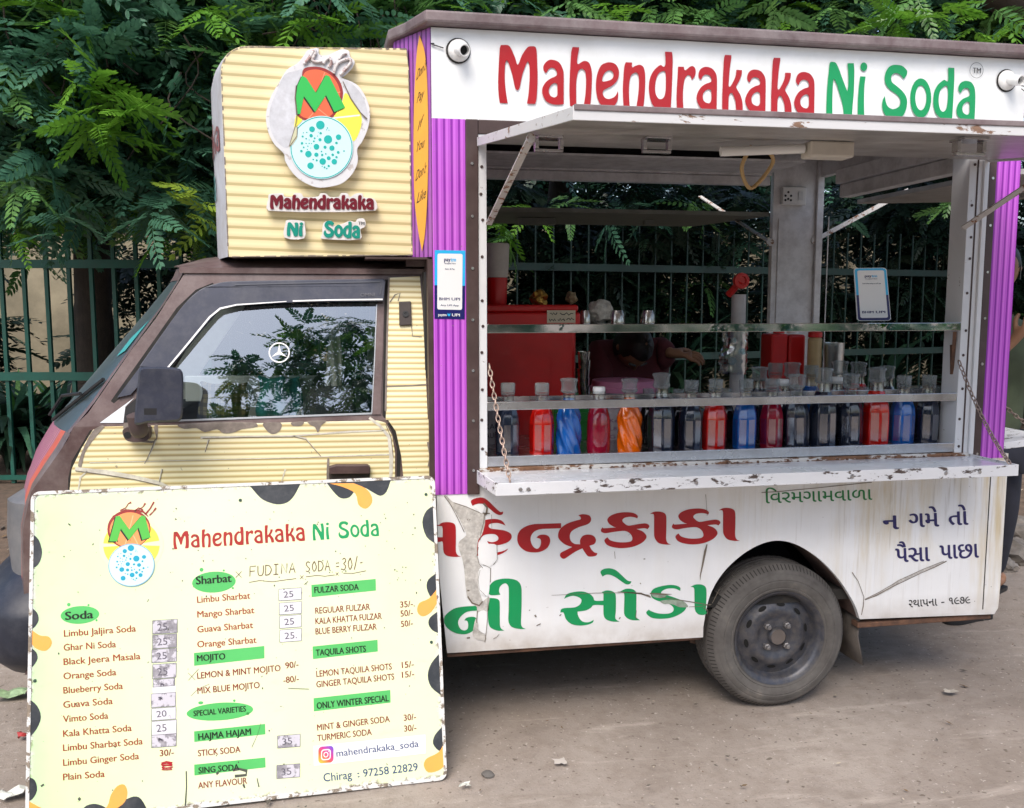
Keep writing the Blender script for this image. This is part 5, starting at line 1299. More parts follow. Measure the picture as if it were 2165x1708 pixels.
m = MB()
for l in ([(430, 150), (480, 115), (540, 120), (530, 190), (500, 215), (460, 180)], [(470, 545), (500, 560), (570, 560), (680, 580), (680, 700), (690, 750), (640, 790), (600, 820), (560, 810), (500, 790), (470, 720)], [(480, 850), (540, 820), (600, 830), (600, 1000), (580, 1150), (500, 1130), (470, 1050), (470, 950)],
          [(470, 1340), (560, 1330), (570, 1560), (540, 1580), (480, 1540), (490, 1450), (470, 1400)]):
    m.sheet([smooth(l, 3)], side(g1, .0022))
m.build('white_vinyl_patch', M_patch, VAN, normals=False)
m = MB()
for p, w_ in (([(85, 20), (150, 110), (230, 260), (310, 430)], 7), ([(190, 95), (330, 140), (500, 215)], 9), ([(530, 100), (570, 150), (560, 220), (540, 235)], 24), ([(520, 215), (600, 215)], 12), ([(540, 230), (530, 330), (500, 430), (490, 520)], 6), ([(470, 600), (455, 700), (480, 790), (520, 835)], 7),
              ([(520, 800), (560, 812), (610, 840), (605, 1000)], 6), ([(620, 230), (625, 420)], 3), ([(680, 560), (685, 740), (640, 800)], 5), ([(490, 860), (468, 960), (480, 1080), (560, 1160)], 5), ([(350, 1160), (400, 1230), (480, 1262), (520, 1215)], 16), ([(460, 1320), (450, 1460)], 8), ([(580, 1160), (575, 1400), (560, 1560), (545, 1680)], 7),
              ([(640, 1640), (680, 1620), (708, 1588)], 5), ([(340, 1630), (375, 1625)], 14), ([(1110, 1370), (1128, 1390)], 16), ([(1130, 1490), (1178, 1470)], 9), ([(1395, 1380), (1412, 1362)], 8), ([(1046, 1322), (1056, 1312)], 8), ([(345, 1090), (370, 1092)], 18), ([(340, 282), (352, 296)], 6), ([(365, 296), (380, 280)], 6)):
    m.sheet([ribbon(p, w_, .45)], side(g1, .0026))
for p, w_ in (([(0, 1130), (500, 1105), (900, 1100), (1100, 1130)], 5), ([(740, 1090), (1000, 1110), (1110, 1150)], [3, 16, 12]), ([(1100, 1110), (1250, 1120), (1350, 1118)], [14, 18, 3]), ([(1220, 1150), (1480, 1190), (1620, 1215), (1780, 1240)], [5, 7, 10, 4]), ([(1540, 1260), (1660, 1255), (1790, 1230)], 6), ([(1700, 1265), (1750, 1295), (1740, 1340)], 8),
              ([(1725, 0), (1735, 120), (1742, 240)], 4), ([(1740, 560), (1720, 640), (1690, 780), (1665, 910), (1665, 960)], [8, 26, 20, 14, 4]), ([(1880, 1060), (1800, 1220)], 6), ([(1030, 722), (1050, 725)], 10), ([(988, 992), (1002, 1004)], 9), ([(705, 640), (712, 720)], 4), ([(88, 1360), (104, 1344)], 9), ([(755, 1395), (770, 1376)], 9), ([(950, 1300), (942, 1370), (955, 1400)], 8)):
    m.sheet([ribbon(p, w_, .45)], side(g2, .0026))
m.build('scratch_marks', M_crack, VAN, normals=False)
m = MB(); m.sheet([smooth([(1215, 1195), (1300, 1180), (1400, 1185), (1480, 1200), (1530, 1260), (1430, 1262), (1380, 1240), (1310, 1225), (1260, 1228)], 3)], side(g2, .0021))
m.sheet([smooth([(1115, 1120), (1200, 1110), (1290, 1130), (1230, 1160), (1150, 1150)], 3)], side(g2, .0021))
m.build('sticker_residue', paint('green_grey_scuff', (.30, .38, .30), .7, .4, .5, (.2, .2, .17), sc=40), VAN, normals=False)
m = MB()
m.sheet([ribbon([(940, 1062), (1040, 1020), (1160, 960), (1240, 900), (1440, 810), (1560, 765), (1665, 718)], [10, 22, 34, 26, 22, 16, 4], .3)], side(g3, .0020))
m.build('gouge', M_resid, VAN, normals=False)
m = MB()
m.sheet([ribbon([(940, 1066), (1040, 1026), (1180, 950), (1440, 826), (1560, 774), (1665, 722)], 6, .4)], side(g3, .0026)); m.sheet([ribbon([(940, 1060), (1060, 1000), (1250, 890), (1440, 800), (1640, 720)], 4, .4)], side(g3, .0026))
m.sheet([ribbon([(825, 820), (880, 900), (930, 1040), (925, 1120), (910, 1200)], 6, .4)], side(g3, .0026)); m.sheet([ribbon([(20, 112), (200, 100), (500, 72), (1000, 20)], 5, .4)], side(g3, .0026))
m.build('scratch_marks', M_crack, VAN, normals=False)

# ---- sign box: emblem and raised names
M_em = peeling('white_acrylic', (.70, .70, .72), (.34, .31, .30), .40, 30)
E_out = smooth([(880, 110), (960, 95), (965, 140), (1030, 150), (1130, 105), (1195, 115), (1205, 160), (1240, 195), (1220, 250), (1160, 310), (1140, 322), (1250, 370), (1320, 460), (1358, 580), (1345, 700), (1300, 810), (1260, 870), (1265, 960), (1230, 1050), (1150, 1130), (1050, 1160), (950, 1165), (840, 1120), (760, 1050), (705, 960), (695, 905), (620, 830), (570, 720), (558, 600), (590, 480), (650, 370), (720, 260), (800, 210), (850, 150)], 4)
m = MB(); m.slab([E_out], bx2(.035), bx2(.001))
EM = m.build('emblem', M_em, SB, bevel=.003)
def em(name, loops, off, mat):
    m = MB()
    for l in loops: m.sheet(l if isinstance(l[0][0], (tuple, list)) and isinstance(l[0], list) else [l], bx2(.035 + off))
    return m.build(name, mat, EM, normals=False)
M_dkred, M_or, M_gm, M_dk = flat('dark_red_print', sr(150, 50, 48), .4), paint('orange_print', sr(222, 104, 68), .4, .06), flat('green_print', sr(48, 184, 82), .4), flat('dark_print', sr(40, 40, 36), .4)
M_yel, M_pale, M_teal, M_wh = paint('lemon_print', sr(246, 238, 84), .4, .05), paint('pale_blue_print', sr(204, 234, 240), .35, .03, coat=.2), flat('teal_print', sr(20, 174, 166), .4), flat('white_print', (.78, .78, .76), .4)
em('emblem_print', [smooth([(1165, 440), (1215, 490), (1285, 590), (1290, 690), (1245, 800), (1200, 800), (1080, 620), (1130, 560)], 4), smooth([(790, 610), (840, 640), (800, 690), (775, 720)], 3)], .0008, M_yel)
em('emblem_print', [ribbon([(1070, 632), (1280, 610)], 12), ribbon([(1085, 640), (1225, 815)], 12)], .0012, M_wh)
em('emblem_print', [smooth([(850, 252), (925, 236), (1010, 250), (1095, 305), (1142, 390), (1146, 480), (1100, 590), (1040, 640), (900, 655), (800, 612), (800, 480), (832, 320)], 4)], .0014, M_dkred)
em('emblem_print', [smooth([(858, 280), (925, 258), (1000, 270), (1075, 318), (1120, 395), (1126, 480), (1080, 585), (1030, 625), (900, 640), (812, 598), (812, 480), (835, 345)], 4)], .0018, M_or)
em('emblem_print', [ribbon([(975, 380), (1010, 280)], 7), ribbon([(960, 560), (1060, 640)], 7), ribbon([(940, 570), (880, 640)], 7), ribbon([(1000, 480), (1130, 430)], 7)], .0021, flat('pale_orange_print', sr(236, 150, 112), .4))
MM = [(800, 600), (788, 470), (800, 380), (835, 305), (868, 322), (942, 438), (1018, 300), (1045, 310), (1166, 550), (1085, 586), (1020, 455), (936, 585), (850, 462), (822, 600)]
em('emblem_print', [[(x - 9, y + 8) for x, y in MM]], .0025, M_dk)
em('emblem_print', [MM], .0029, M_gm)
em('emblem_print', [ellipse(985, 858, 243, 243, 48)], .0032, M_pale)
em('emblem_print', [[ellipse(985, 858, 238, 238, 56), ellipse(985, 858, 231, 231, 56)[::-1]]], .0036, M_teal)
DOTS = [(976, 685, 33), (912, 717, 22), (1035, 795, 32), (1116, 778, 21), (946, 852, 22), (884, 908, 25), (994, 965, 25), (900, 998, 25), (1065, 862, 20), (1083, 967, 21), (1040, 940, 15), (945, 913, 16), (905, 766, 13), (978, 748, 9), (840, 773, 8), (973, 798, 12), (835, 826, 10), (1012, 855, 12), (1100, 823, 10), (1113, 895, 11), (1071, 914, 10), (990, 915, 9), (830, 886, 10), (867, 790, 6), (932, 787, 7), (926, 810, 7), (848, 857, 7), (985, 888, 6), (1100, 932, 9), (922, 950, 6), (948, 957, 8), (1018, 907, 6), (1158, 885, 6), (1040, 1000, 9), (1008, 1010, 7), (1026, 1020, 6), (990, 1003, 4), (872, 742, 5), (845, 745, 4), (880, 848, 5), (915, 772, 3), (955, 770, 4), (890, 826, 5), (908, 828, 4), (866, 826, 5), (1030, 708, 5), (1042, 725, 4), (1025, 722, 4), (902, 862, 3), (876, 872, 4), (960, 740, 3), (890, 800, 4)]
em('emblem_print', [ellipse(x, y, r_, r_, 18) for x, y, r_ in DOTS], .004, M_teal)
em('emblem_peel', [ribbon([(790, 380), (782, 480), (798, 600), (785, 690), (735, 850)], [6, 8, 7, 6, 4]), ribbon([(1150, 350), (1210, 480), (1285, 590), (1335, 640)], [6, 9, 8, 12]), ribbon([(800, 700), (796, 770), (740, 850)], 6)], .0045, M_crack)
em('emblem_peel', [smooth([(786, 690), (800, 780), (735, 858), (762, 770)], 2)], .0042, paint('curled_film', (.60, .60, .40), .4, .1))
em('emblem_peel', [smooth([(1150, 330), (1240, 385), (1310, 480), (1340, 600), (1330, 640), (1290, 600), (1215, 480), (1160, 400)], 3), smooth([(700, 300), (790, 270), (840, 260), (800, 370), (780, 480), (790, 600), (770, 760), (720, 860), (640, 810), (590, 700), (590, 560), (640, 430)], 3)], .0006, paint('peeled_white_film', (.62, .63, .67), .5, .15, .3, (.3, .29, .30), sc=14))
m = MB()
for p in ([(850, 215), (900, 160), (925, 115), (940, 130), (915, 185), (950, 200), (990, 195)], [(1000, 215), (1025, 180), (1050, 175), (1060, 215), (1040, 240)], [(1080, 290), (1095, 240), (1120, 205), (1160, 185), (1200, 180), (1210, 205), (1175, 250), (1130, 300)], [(1120, 180), (1150, 140), (1180, 135)]):
    m.tube(curve([Vector(bx2(.040)(*q)) for q in p], 4), .0052, 7)
m.build('emblem_splash', peeling('worn_splash', (.62, .58, .57), (.25, .16, .15), .46, 40), EM, smooth=60)
M_back = paint('white_letter_backing', (.74, .72, .70), .4, .08, .25, (.35, .25, .2), sc=20)
M_mar = flat('maroon_letters', sr(108, 14, 34), .35, coat=.2); M_tl = flat('teal_letters', sr(10, 138, 120), .35, coat=.2)
def raised(name, back, words, mat, extra=None):
    m = MB(); m.slab([smooth(back, 3)], bx2(.030), bx2(.002))
    b = m.build(name, M_back, SB, bevel=.002)
    m = MB()
    for Wd, a, q_, h in words: word(m, Wd, None, a, q_, h, bx2(.0325), 0, 4.5)
    m.build('letters', mat, b, normals=False)
    if extra: extra(b)
raised('raised_name', [(578, 1345), (576, 1250), (586, 1215), (690, 1210), (700, 1235), (760, 1235), (775, 1210), (830, 1212), (850, 1240), (960, 1235), (975, 1212), (1020, 1212), (1050, 1238), (1120, 1236), (1135, 1210), (1185, 1212), (1205, 1238), (1250, 1212), (1300, 1212), (1310, 1240), (1395, 1255), (1398, 1345)], [(W_MAHA, (593, 1330), (1384, 1334), 106)], M_mar)
raised('raised_name', [(700, 1550), (708, 1440), (716, 1418), (770, 1415), (850, 1425), (856, 1450), (852, 1556)], [(W_NI, (722, 1535), (838, 1538), 100)], M_tl)
def tmx(b):
    m = MB(); put_text(m, 'TM', (1268, 1452), (1314, 1454), 24, bx2(.0325), 0, .03); m.build('trademark', M_ink, b, normals=False)
raised('raised_name', [(985, 1560), (990, 1520), (1000, 1440), (1060, 1420), (1085, 1460), (1160, 1440), (1200, 1422), (1245, 1432), (1262, 1408), (1310, 1405), (1325, 1440), (1318, 1470), (1285, 1490), (1284, 1566)], [(W_SODA, (1005, 1546), (1276, 1556), 122)], M_tl, tmx)
# lettering on the curved front board of the sign box (seen almost edge on)
def bfront(s_, t, o=.003):
    x, z = fr_[int(t * (len(fr_) - 1))][0], fr_[0][1] + (fr_[-1][1] - fr_[0][1]) * t
    # s_ 0..1 runs from the near edge to the far edge
    u = -1 + 2 * s_; xx = lerp_x(z); k = 1 - abs(u) ** 2.4
    return (xx - .09 * k - o, .7 + u * .6, z)
def lerp_x(z):
    for (x0, z0), (x1, z1) in zip(fr_, fr_[1:]):
        if z0 <= z <= z1: return x0 + (x1 - x0) * (z - z0) / max(1e-6, z1 - z0)
    return fr_[0][0]
m = MB()
def putw(Wd, s0, s1, t0, t1, mi):
    x0, x1, z0, z1 = wbox(Wd)
    for g in Wd: m.sheet([[(s1 - (s1 - s0) * (x - x0) / (x1 - x0), t0 + (t1 - t0) * (z - z0) / (z1 - z0)) for x, z in l] for l in g], lambda a, b: bfront(a, b), mi)
putw(W_MAHA, .04, .96, .52, .68, 0); putw(W_NI, .62, .85, .32, .47, 1); putw(W_SODA, .15, .55, .30, .47, 1)
m.build('front_board_name', [paint('faded_red', (.26, .10, .10), .6, .2), paint('faded_teal', (.08, .24, .22), .6, .2)], BF, normals=False)
# yellow slogan oval on the front wall
fw0 = Vector((.280, 0, 2)); fwn = Vector((.1, .058, 0)).normalized()
def fw(off): return lambda x, y: UP(*z6(x, y), fw0 - fwn * off, fwn)
m = MB(); m.sheet([smooth([(1738, -8, 1), (1780, 130), (1800, 420), (1806, 830), (1798, 1250), (1780, 1520), (1758, 1658, 1), (1728, 1500), (1700, 1250), (1692, 830), (1700, 420), (1718, 120)], 4)], fw(.003))
OV = m.build('yellow_slogan_oval', paint('amber_vinyl', sr(232, 168, 66), .45, .08, .15, (.4, .25, .1)), VAN, normals=False)
m = MB()
for s_, x0, y0, x1, y1, cap in (("Don't", 1712, 345, 1782, 215, 85), ('Pay', 1716, 520, 1766, 450, 80), ('If', 1722, 735, 1756, 650, 70), ('You', 1706, 900, 1768, 830, 80), ("Don't", 1706, 1120, 1782, 1015, 85), ('Like', 1716, 1290, 1782, 1220, 85)):
    put_text(m, s_, (x0, y0), (x1, y1 + (y0 - y1) * .35), cap, fw(.0036), 0, -.01, up=(.15, -1), slant=.15)
m.build('slogan_script', flat('dark_brown_script', (.05, .03, .02), .5), OV, normals=False)

# payment sticker on the purple upright (its code is left blank)
M_sky, M_pnavy, M_swhite = flat('sticker_sky_blue', sr(40, 176, 232), .3, coat=.3), flat('sticker_navy', sr(22, 26, 96), .3, coat=.3), flat('sticker_white', (.78, .79, .80), .3, coat=.3)
z5 = zoomer(1200, 600, 1.305)
def pay_card(mb, fn):                        # unit card, x 0..110, y 0..250 (down)
    mb.sheet([[(0, 0), (110, 0), (110, 128), (0, 128)]], lambda x, y: fn(x, y, 0), 0)
    mb.sheet([[(0, 128), (110, 128), (110, 250), (0, 250)]], lambda x, y: fn(x, y, 0), 1)
    mb.sheet([rrect(10, 100, 12, 216, 6)], lambda x, y: fn(x, y, .0005), 2)
    t = lambda s_, a, b, cap, mi, bd=.02: put_text(mb, s_, a, b, cap, lambda x, y: fn(x, y, .0009), mi, bd)
    t('pay', (34, 40), (57, 40), 14, 1, .04); t('tm', (58, 40), (76, 40), 14, 0, .04); t('Accepted Here', (35, 50), (75, 50), 5, 1)
    t('Scan & Pay', (38, 70), (72, 70), 5, 1); t('BHIM', (17, 182), (54, 182), 10, 1, .02); t('UPI', (62, 182), (92, 182), 10, 1, .02)
    t('Any UPI App', (22, 203), (88, 203), 6, 1); t('paytm', (14, 240), (44, 240), 10, 2, .03); t('UPI', (64, 240), (92, 240), 10, 2, .03)
    mb.sheet([smooth([(53, 232), (58, 229), (57, 236), (53, 241, 1), (48, 236), (48, 229)], 3)], lambda x, y: fn(x, y, .0009), 0)
A4 = [Vector(z5(18, 128)), Vector(z5(130, 130)), Vector(z5(127, 380)), Vector(z5(17, 378))]
def st_fn(x, y, o):
    s_, t = x / 110, y / 250
    p = (A4[0] * (1 - s_) + A4[1] * s_) * (1 - t) + (A4[3] * (1 - s_) + A4[2] * s_) * t
    return tuple(U(p.x, p.y, -.0045 - o))
m = MB(); pay_card(m, st_fn); m.build('payment_sticker', [M_sky, M_pnavy, M_swhite], VAN, normals=False)
# ------------------------------------------------------------------ bottles and things inside the van
M_clearp = clear('clear_plastic', (.86, .88, .88), .10, .10)
M_capw = flat('white_cap', (.75, .76, .76), .4)
def liquid(name, a, rough=.07):
    m = NT(name); v = m.pos()
    f = m.noise(m.pos((30, 30, 6)), 1.6, 5, .6)
    c = m.ramp(f, [(.3, tuple(x * .62 for x in a)), (.7, a)])
    m.set(Base_Color=c, Roughness=rough, Coat_Weight=.6, Coat_Roughness=.05, Specular_IOR_Level=.6)
    m.bump(m.noise(v, 55, 3), .18, .004)
    return m.m
LQ = {'red': liquid('red_soda', sr(206, 22, 14)), 'blue': liquid('blue_soda', sr(10, 92, 178)), 'crimson': liquid('crimson_soda', sr(150, 18, 48)), 'orange': liquid('orange_soda', sr(250, 112, 8)),
      'dark': liquid('dark_soda', sr(34, 42, 62)), 'black': liquid('black_soda', sr(12, 15, 24))}
M_facet = clear('facet_shine', (.9, .92, .95), .22, .15, fres=False)
def bottle_parts(kind_, liq, cap):
    """a 0.25 m bottle standing on its own origin; kind_: facet, twist or round"""
    root = bpy.data.objects.new('soda_bottle', None); COL.objects.link(root)
    m = MB()
    if kind_ == 'facet':
        prof = [(.030, .0), (.034, .004), (.0375, .012), (.0385, .06), (.0385, .11), (.036, .135), (.029, .160), (.0215, .180)]
        n = 8
    elif kind_ == 'twist':
        prof = None
    else:
        prof = [(.028, 0), (.034, .005), (.036, .02), (.036, .09), (.034, .125), (.027, .155), (.019, .178)]; n = 20
    if prof:
        m.lathe(prof, (0, 0, 0), (0, 0, 1), n)
    else:
        rows = []
        for j in range(30):
            z = .165 * j / 29; rr = .034 if z < .125 else .034 - (z - .125) / .04 * .012
            if j == 0: rr = .030
            rows.append([((rr + .0042 * math.cos(6 * (t + z * 13))) * math.cos(t), (rr + .0042 * math.cos(6 * (t + z * 13))) * math.sin(t), z) for t in [2 * math.pi * k / 36 for k in range(36)]])
        m.grid(rows, close_u=True); m.add([(0, 0, 0)] , []); 
        rows = [[((.022 - .003 * j) * math.cos(t), (.022 - .003 * j) * math.sin(t), .165 + .012 * j) for t in [2 * math.pi * k / 20 for k in range(20)]] for j in range(3)]
        m.grid(rows, close_u=True)
    b = m.build('body', LQ[liq], root, smooth=32 if kind_ != 'twist' else 60, local=True, bevel=.0025 if kind_ == 'facet' else 0)
    if kind_ == 'facet':                     # moulded panels on the flats
        m = MB()
        for k in range(8):
            a = 2 * math.pi * (k + 1) / 8 - 2 * math.pi / 16 + math.pi / 8 - math.pi / 8
            a = 2 * math.pi * (k + 1.0) / 8
            nr = Vector((math.cos(a), math.sin(a), 0)); tn = Vector((-nr.y, nr.x, 0)); d = .0385 * math.cos(math.pi / 8) + .0005
            m.add([nr * d + tn * x + Vector((0, 0, z)) for x, z in ((-.0105, .02), (.0105, .02), (.0105, .112), (-.0105, .112))], [(0, 1, 2, 3)])
        m.build('label_panel', M_facet, root, local=True, normals=False)
    m = MB()
    m.lathe([(.0215, .172), (.0188, .190), (.0180, .205), (.0212, .207), (.0212, .212), (.0190, .214)], (0, 0, 0), (0, 0, 1), 20)
    m.build('neck', M_clearp, root, local=True, smooth=40)
    m = MB()
    if cap == 'cup':
        m.lathe([(.0200, .212), (.0215, .220), (.0220, .249), (.0205, .251), (.0185, .250), (.0175, .222), (.0001, .222)], (0, 0, 0), (0, 0, 1), 20)
    elif cap == 'wrap':
        m.lathe([(.0205, .206), (.0250, .212), (.0215, .224), (.0230, .242), (.0265, .246), (.0245, .252), (.012, .254), (.0001, .254)], (0, 0, 0), (0, 0, 1), 9)
    else:
        m.lathe([(.0185, .205), (.0190, .207), (.0190, .225), (.0175, .228), (.0001, .228)], (0, 0, 0), (0, 0, 1), 20)
    m.build('cap', M_capw if cap == 'white' else M_clearp2, root, local=True, smooth=40)
    return root
def milky(name, tint, tr_, col):
    m = NT(name); m.set(Base_Color=col, Roughness=.25, Specular_IOR_Level=.6)
    t = m.new('ShaderNodeBsdfTransparent'); t.inputs[0].default_value = (*tint, 1)
    x = m.new('ShaderNodeMixShader'); lw = m.new('ShaderNodeLayerWeight'); lw.inputs[0].default_value = .4
    m.l.new(m.math('SUBTRACT', 1 - tr_ + .55, m.math('MULTIPLY', m.math('SUBTRACT', 1, lw.outputs['Facing']), .55)), x.inputs[0])
    m.l.new(t.outputs[0], x.inputs[1]); m.l.new(m.p.outputs[0], x.inputs[2]); m.l.new(x.outputs[0], m.n['Material Output'].inputs[0])
    return m.m
M_clearp2 = milky('frosted_cap', (.88, .90, .90), .84, (.42, .45, .46))
def copy_thing(o):
    c = o.copy(); COL.objects.link(c)
    for ch in o.children:
        d = ch.copy(); COL.objects.link(d); d.parent = c
    return c
PROTO = {}
def bottle(kind_, liq, cap, loc, rz, s, lab, tilt=(0, 0)):
    key = (kind_, liq, cap)
    if key not in PROTO:
        o = bottle_parts(*key); PROTO[key] = o
    else: o = copy_thing(PROTO[key])
    o.location = loc; o.rotation_euler = (tilt[0], tilt[1], rz); o.scale = (s * 1.12, s * 1.12, s)
    return tag(o, lab, 'bottle', 'soda bottles on the counter')
ZC = .9755
FRONT = [  # zoom x, kind, liquid, cap, top y, label
    (283, 'facet', 'dark', 'cup', 612, 'dark soda bottle at the left end of the front row, beside the hanging chain'),
    (407, 'facet', 'red', 'cup', 612, 'red soda bottle left of the blue twisted bottle'),
    (505, 'twist', 'blue', 'wrap', 597, 'blue soda bottle with twisted ribs'),
    (614, 'round', 'crimson', 'white', 626, 'crimson soda bottle with white cap in front of the green crate'),
    (728, 'twist', 'orange', 'wrap', 598, 'orange soda bottle with twisted ribs'),
    (842, 'facet', 'dark', 'wrap', 578, 'dark soda bottle right of the orange twisted bottle'),
    (945, 'facet', 'dark', 'cup', 602, 'dark soda bottle left of the middle red bottle'),
    (1034, 'facet', 'red', 'cup', 598, 'red soda bottle between a dark and a blue faceted bottle'),
    (1145, 'facet', 'blue', 'cup', 598, 'blue faceted soda bottle between the red and the crimson one'),
    (1241, 'facet', 'crimson', 'cup', 597, 'crimson faceted soda bottle right of the middle blue one'),
    (1335, 'facet', 'dark', 'wrap', 582, 'dark soda bottle leaning just right of the crimson faceted one'),
    (1428, 'facet', 'dark', 'wrap', 560, 'tall dark soda bottle between two leaning dark ones'),
    (1530, 'facet', 'dark', 'wrap', 580, 'dark soda bottle leaning just left of the big red one'),
    (1622, 'facet', 'red', 'wrap', 558, 'large red soda bottle near the right end of the front row'),
    (1716, 'facet', 'blue', 'cup', 585, 'blue faceted soda bottle next to the right end of the front row'),
    (1806, 'facet', 'dark', 'cup', 583, 'dark soda bottle at the right end of the front row')]
for i, (zx, kd, lq, cp, ty, lab) in enumerate(FRONT):
    Yb = .085 if i % 3 else .095
    base = U(*z5(zx, 880 - (zx - 280) * .033), Yb); topz = U(*z5(zx, ty), Yb).z
    s = min(1.32, max(.95, (topz - ZC) / (.251 if cp != 'white' else .228)))
    leanx = -.07 if i in (10, 12) else random.uniform(-.012, .012)
    bottle(kd, lq, cp, (base.x, Yb, ZC), random.uniform(-.25, .25) + (math.pi / 8), s, lab, (random.uniform(-.01, .01), leanx))
BACK = [(905, 'facet', 'black', 'cup', 640, .26, 'black soda bottle hidden behind the middle dark bottles'), (795, 'facet', 'black', 'cup', 680, .30, 'black soda bottle in shade behind the orange twisted one'),
        (1198, 'facet', 'dark', 'wrap', 556, .30, 'clear necked dark bottle behind the blue faceted bottle'), (1255, 'facet', 'crimson', 'cup', 540, .40, 'dim reddish bottle in the back row near the corner post'),
        (1316, 'facet', 'dark', 'wrap', 540, .36, 'dark bottle in the back row right of the red canister'), (1385, 'facet', 'blue', 'cup', 548, .36, 'dark blue bottle in the back row below the beige squeeze bottle'),
        (1283, 'round', 'dark', 'white', 598, .22, 'small white capped bottle behind the crimson faceted one'), (1478, 'round', 'dark', 'white', 590, .24, 'small white capped bottle behind the tall dark one'),
        (1490, 'facet', 'dark', 'wrap', 534, .42, 'dark bottle in the back row under the stack of cups'), (1556, 'facet', 'red', 'wrap', 538, .38, 'reddish bottle in the back row left of the big red one'),
        (1660, 'facet', 'dark', 'wrap', 552, .36, 'dark bottle in the back row behind the big red one'), (1770, 'facet', 'black', 'cup', 640, .22, 'black bottle behind the last blue bottle'), (1858, 'facet', 'black', 'cup', 640, .2, 'black bottle in the right corner of the counter'),
        (1575, 'facet', 'black', 'cup', 650, .22, 'black bottle in shade behind the leaning dark bottles'), (1080, 'facet', 'black', 'cup', 700, .26, 'black bottle in shade behind the middle red bottle')]
for i, (zx, kd, lq, cp, ty, Yb, lab) in enumerate(BACK):
    base = U(*z5(zx, 700), Yb); topz = U(*z5(zx, ty), Yb).z
    s = min(1.45, max(.85, (topz - ZC) / (.251 if cp != 'white' else .228)))
    bottle(kd, lq, cp, (base.x, Yb, ZC), random.uniform(0, .8), s, lab)

zi = zoomer(1340, 640, 2.587)
def ui(x, y, Y): return U(*zi(x, y), Y)
M_redp = paint('red_plastic', sr(196, 10, 14), .4, .15, .12, (.1, .02, .02), sc=5, coat=.2)
# big red ice box
t = thing('ice_box', 'big red plastic ice box with a ribbed lid at the left of the hatch', 'ice box', (.62, .75, .44))
a, b = ui(45, 690, .62), ui(700, 690, .62); lo = .46
m = MB(); m.box(.32, b.x, .62, 1.05, lo, a.z - .01); ib = m.build('body', M_redp, t, bevel=.02, seg=3)
m = MB(); p = [ui(60, 870, .62), ui(545, 1250, .62)]
m.sheet([[(p[0].x, lo + .05), (p[1].x, lo + .05), (p[1].x, p[0].z), (p[0].x, p[0].z)], [(p[0].x + .02, lo + .07), (p[1].x - .02, lo + .07), (p[1].x - .02, p[0].z - .02), (p[0].x + .02, p[0].z - .02)]], lambda x, z: (x, .617, z)); m.build('moulded_rim', M_redp, t, normals=False)
m = MB(); zt = ui(100, 545, .6).z
m.box(.31, b.x + .012, .60, 1.07, a.z - .009, a.z + .05); m.box(.315, b.x + .005, .607, 1.06, a.z + .051, zt); m.build('lid', M_redp, t, bevel=.012, seg=3)
m = MB(); q0, q1 = ui(485, 585, .598), ui(690, 675, .598)
m.sheet([[(q0.x, q1.z), (q1.x, q1.z), (q1.x, q0.z), (q0.x, q0.z)]], lambda x, z: (x, .5985, z), 0)
for k, (x0, x1, zz) in enumerate(((.1, .35, .72), (.45, .92, .70), (.08, .30, .22), (.38, .62, .25), (.68, .95, .30))):
    w_, h_ = q1.x - q0.x, q0.z - q1.z
    m.sheet([ribbon([(q0.x + w_ * (x0 + (x1 - x0) * j / 6), q1.z + h_ * (zz + .10 * math.sin(j * 2.4 + k))) for j in range(7)], .004, .3)], lambda x, z: (x, .598, z), 1)
m.build('paper_label', [flat('cream_paper', (.55, .50, .38), .7), M_ink], t, normals=False)
# jug: white over red, standing on the ice box
pj = ui(118, 540, .72); t = thing('water_jug', 'red jug with a tall white upper half standing on the red ice box', 'jug', (pj.x, .72, zt))
zt2, zt3 = ui(118, 350, .72).z, ui(118, 112, .72).z; wj = (ui(210, 200, .72).x - ui(35, 200, .72).x) / 2
m = MB(); m.lathe([(wj * .80, 0), (wj * .86, .01), (wj * .90, zt2 - zt), (wj * .5, zt2 - zt)], (pj.x, .72, zt), (0, 0, 1), 24); m.build('red_base', M_redp, t, smooth=40)
m = MB(); m.lathe([(wj * .93, 0), (wj * 1.0, .02), (wj * 1.08, zt3 - zt2), (wj * 1.02, zt3 - zt2 + .004), (wj * .98, zt3 - zt2 - .02), (.001, zt3 - zt2 - .03)], (pj.x, .72, zt2 + .001), (0, 0, 1), 24); m.build('white_upper', paint('off_white_plastic', (.55, .52, .48), .5, .1, .2), t, smooth=40)
# foil and knot bundles on the lid
def bundle(x, y, w_, Y, mat, name, lab, cat_):
    p = ui(x, y, Y); m = MB(); rs = random.Random(int(x))
    bm = bmesh.new(); bmesh.ops.create_icosphere(bm, subdivisions=3, radius=w_)
    for v in bm.verts: v.co *= 1 + .45 * noise.noise(v.co * (1.5 / w_) + Vector((x, 0, 0)))
    o = bpy.data.meshes.new(name); bm.to_mesh(o); bm.free(); o.materials.append(mat)
    ob = bpy.data.objects.new(name, o); COL.objects.link(ob); ob.location = p
    return tag(ob, lab, cat_)
M_gold = paint('gold_foil', (.55, .34, .08), .3, .4, .3, (.08, .04, .02), metal=.9, sc=60)
bundle(430, 500, .035, .78, M_gold, 'foil_packet', 'crumpled gold foil packet on the red ice box lid', 'packet')
bundle(662, 495, .026, .80, paint('tan_packet', (.36, .27, .15), .5, .4, .4, sc=50), 'spice_packet', 'small tan packet right of the gold foil packet', 'packet')
bundle(868, 600, .050, .72, paint('white_plastic_bag', (.52, .52, .48), .35, .4, .3, sc=60), 'plastic_bag', 'crumpled white plastic bag above the drum', 'bag')
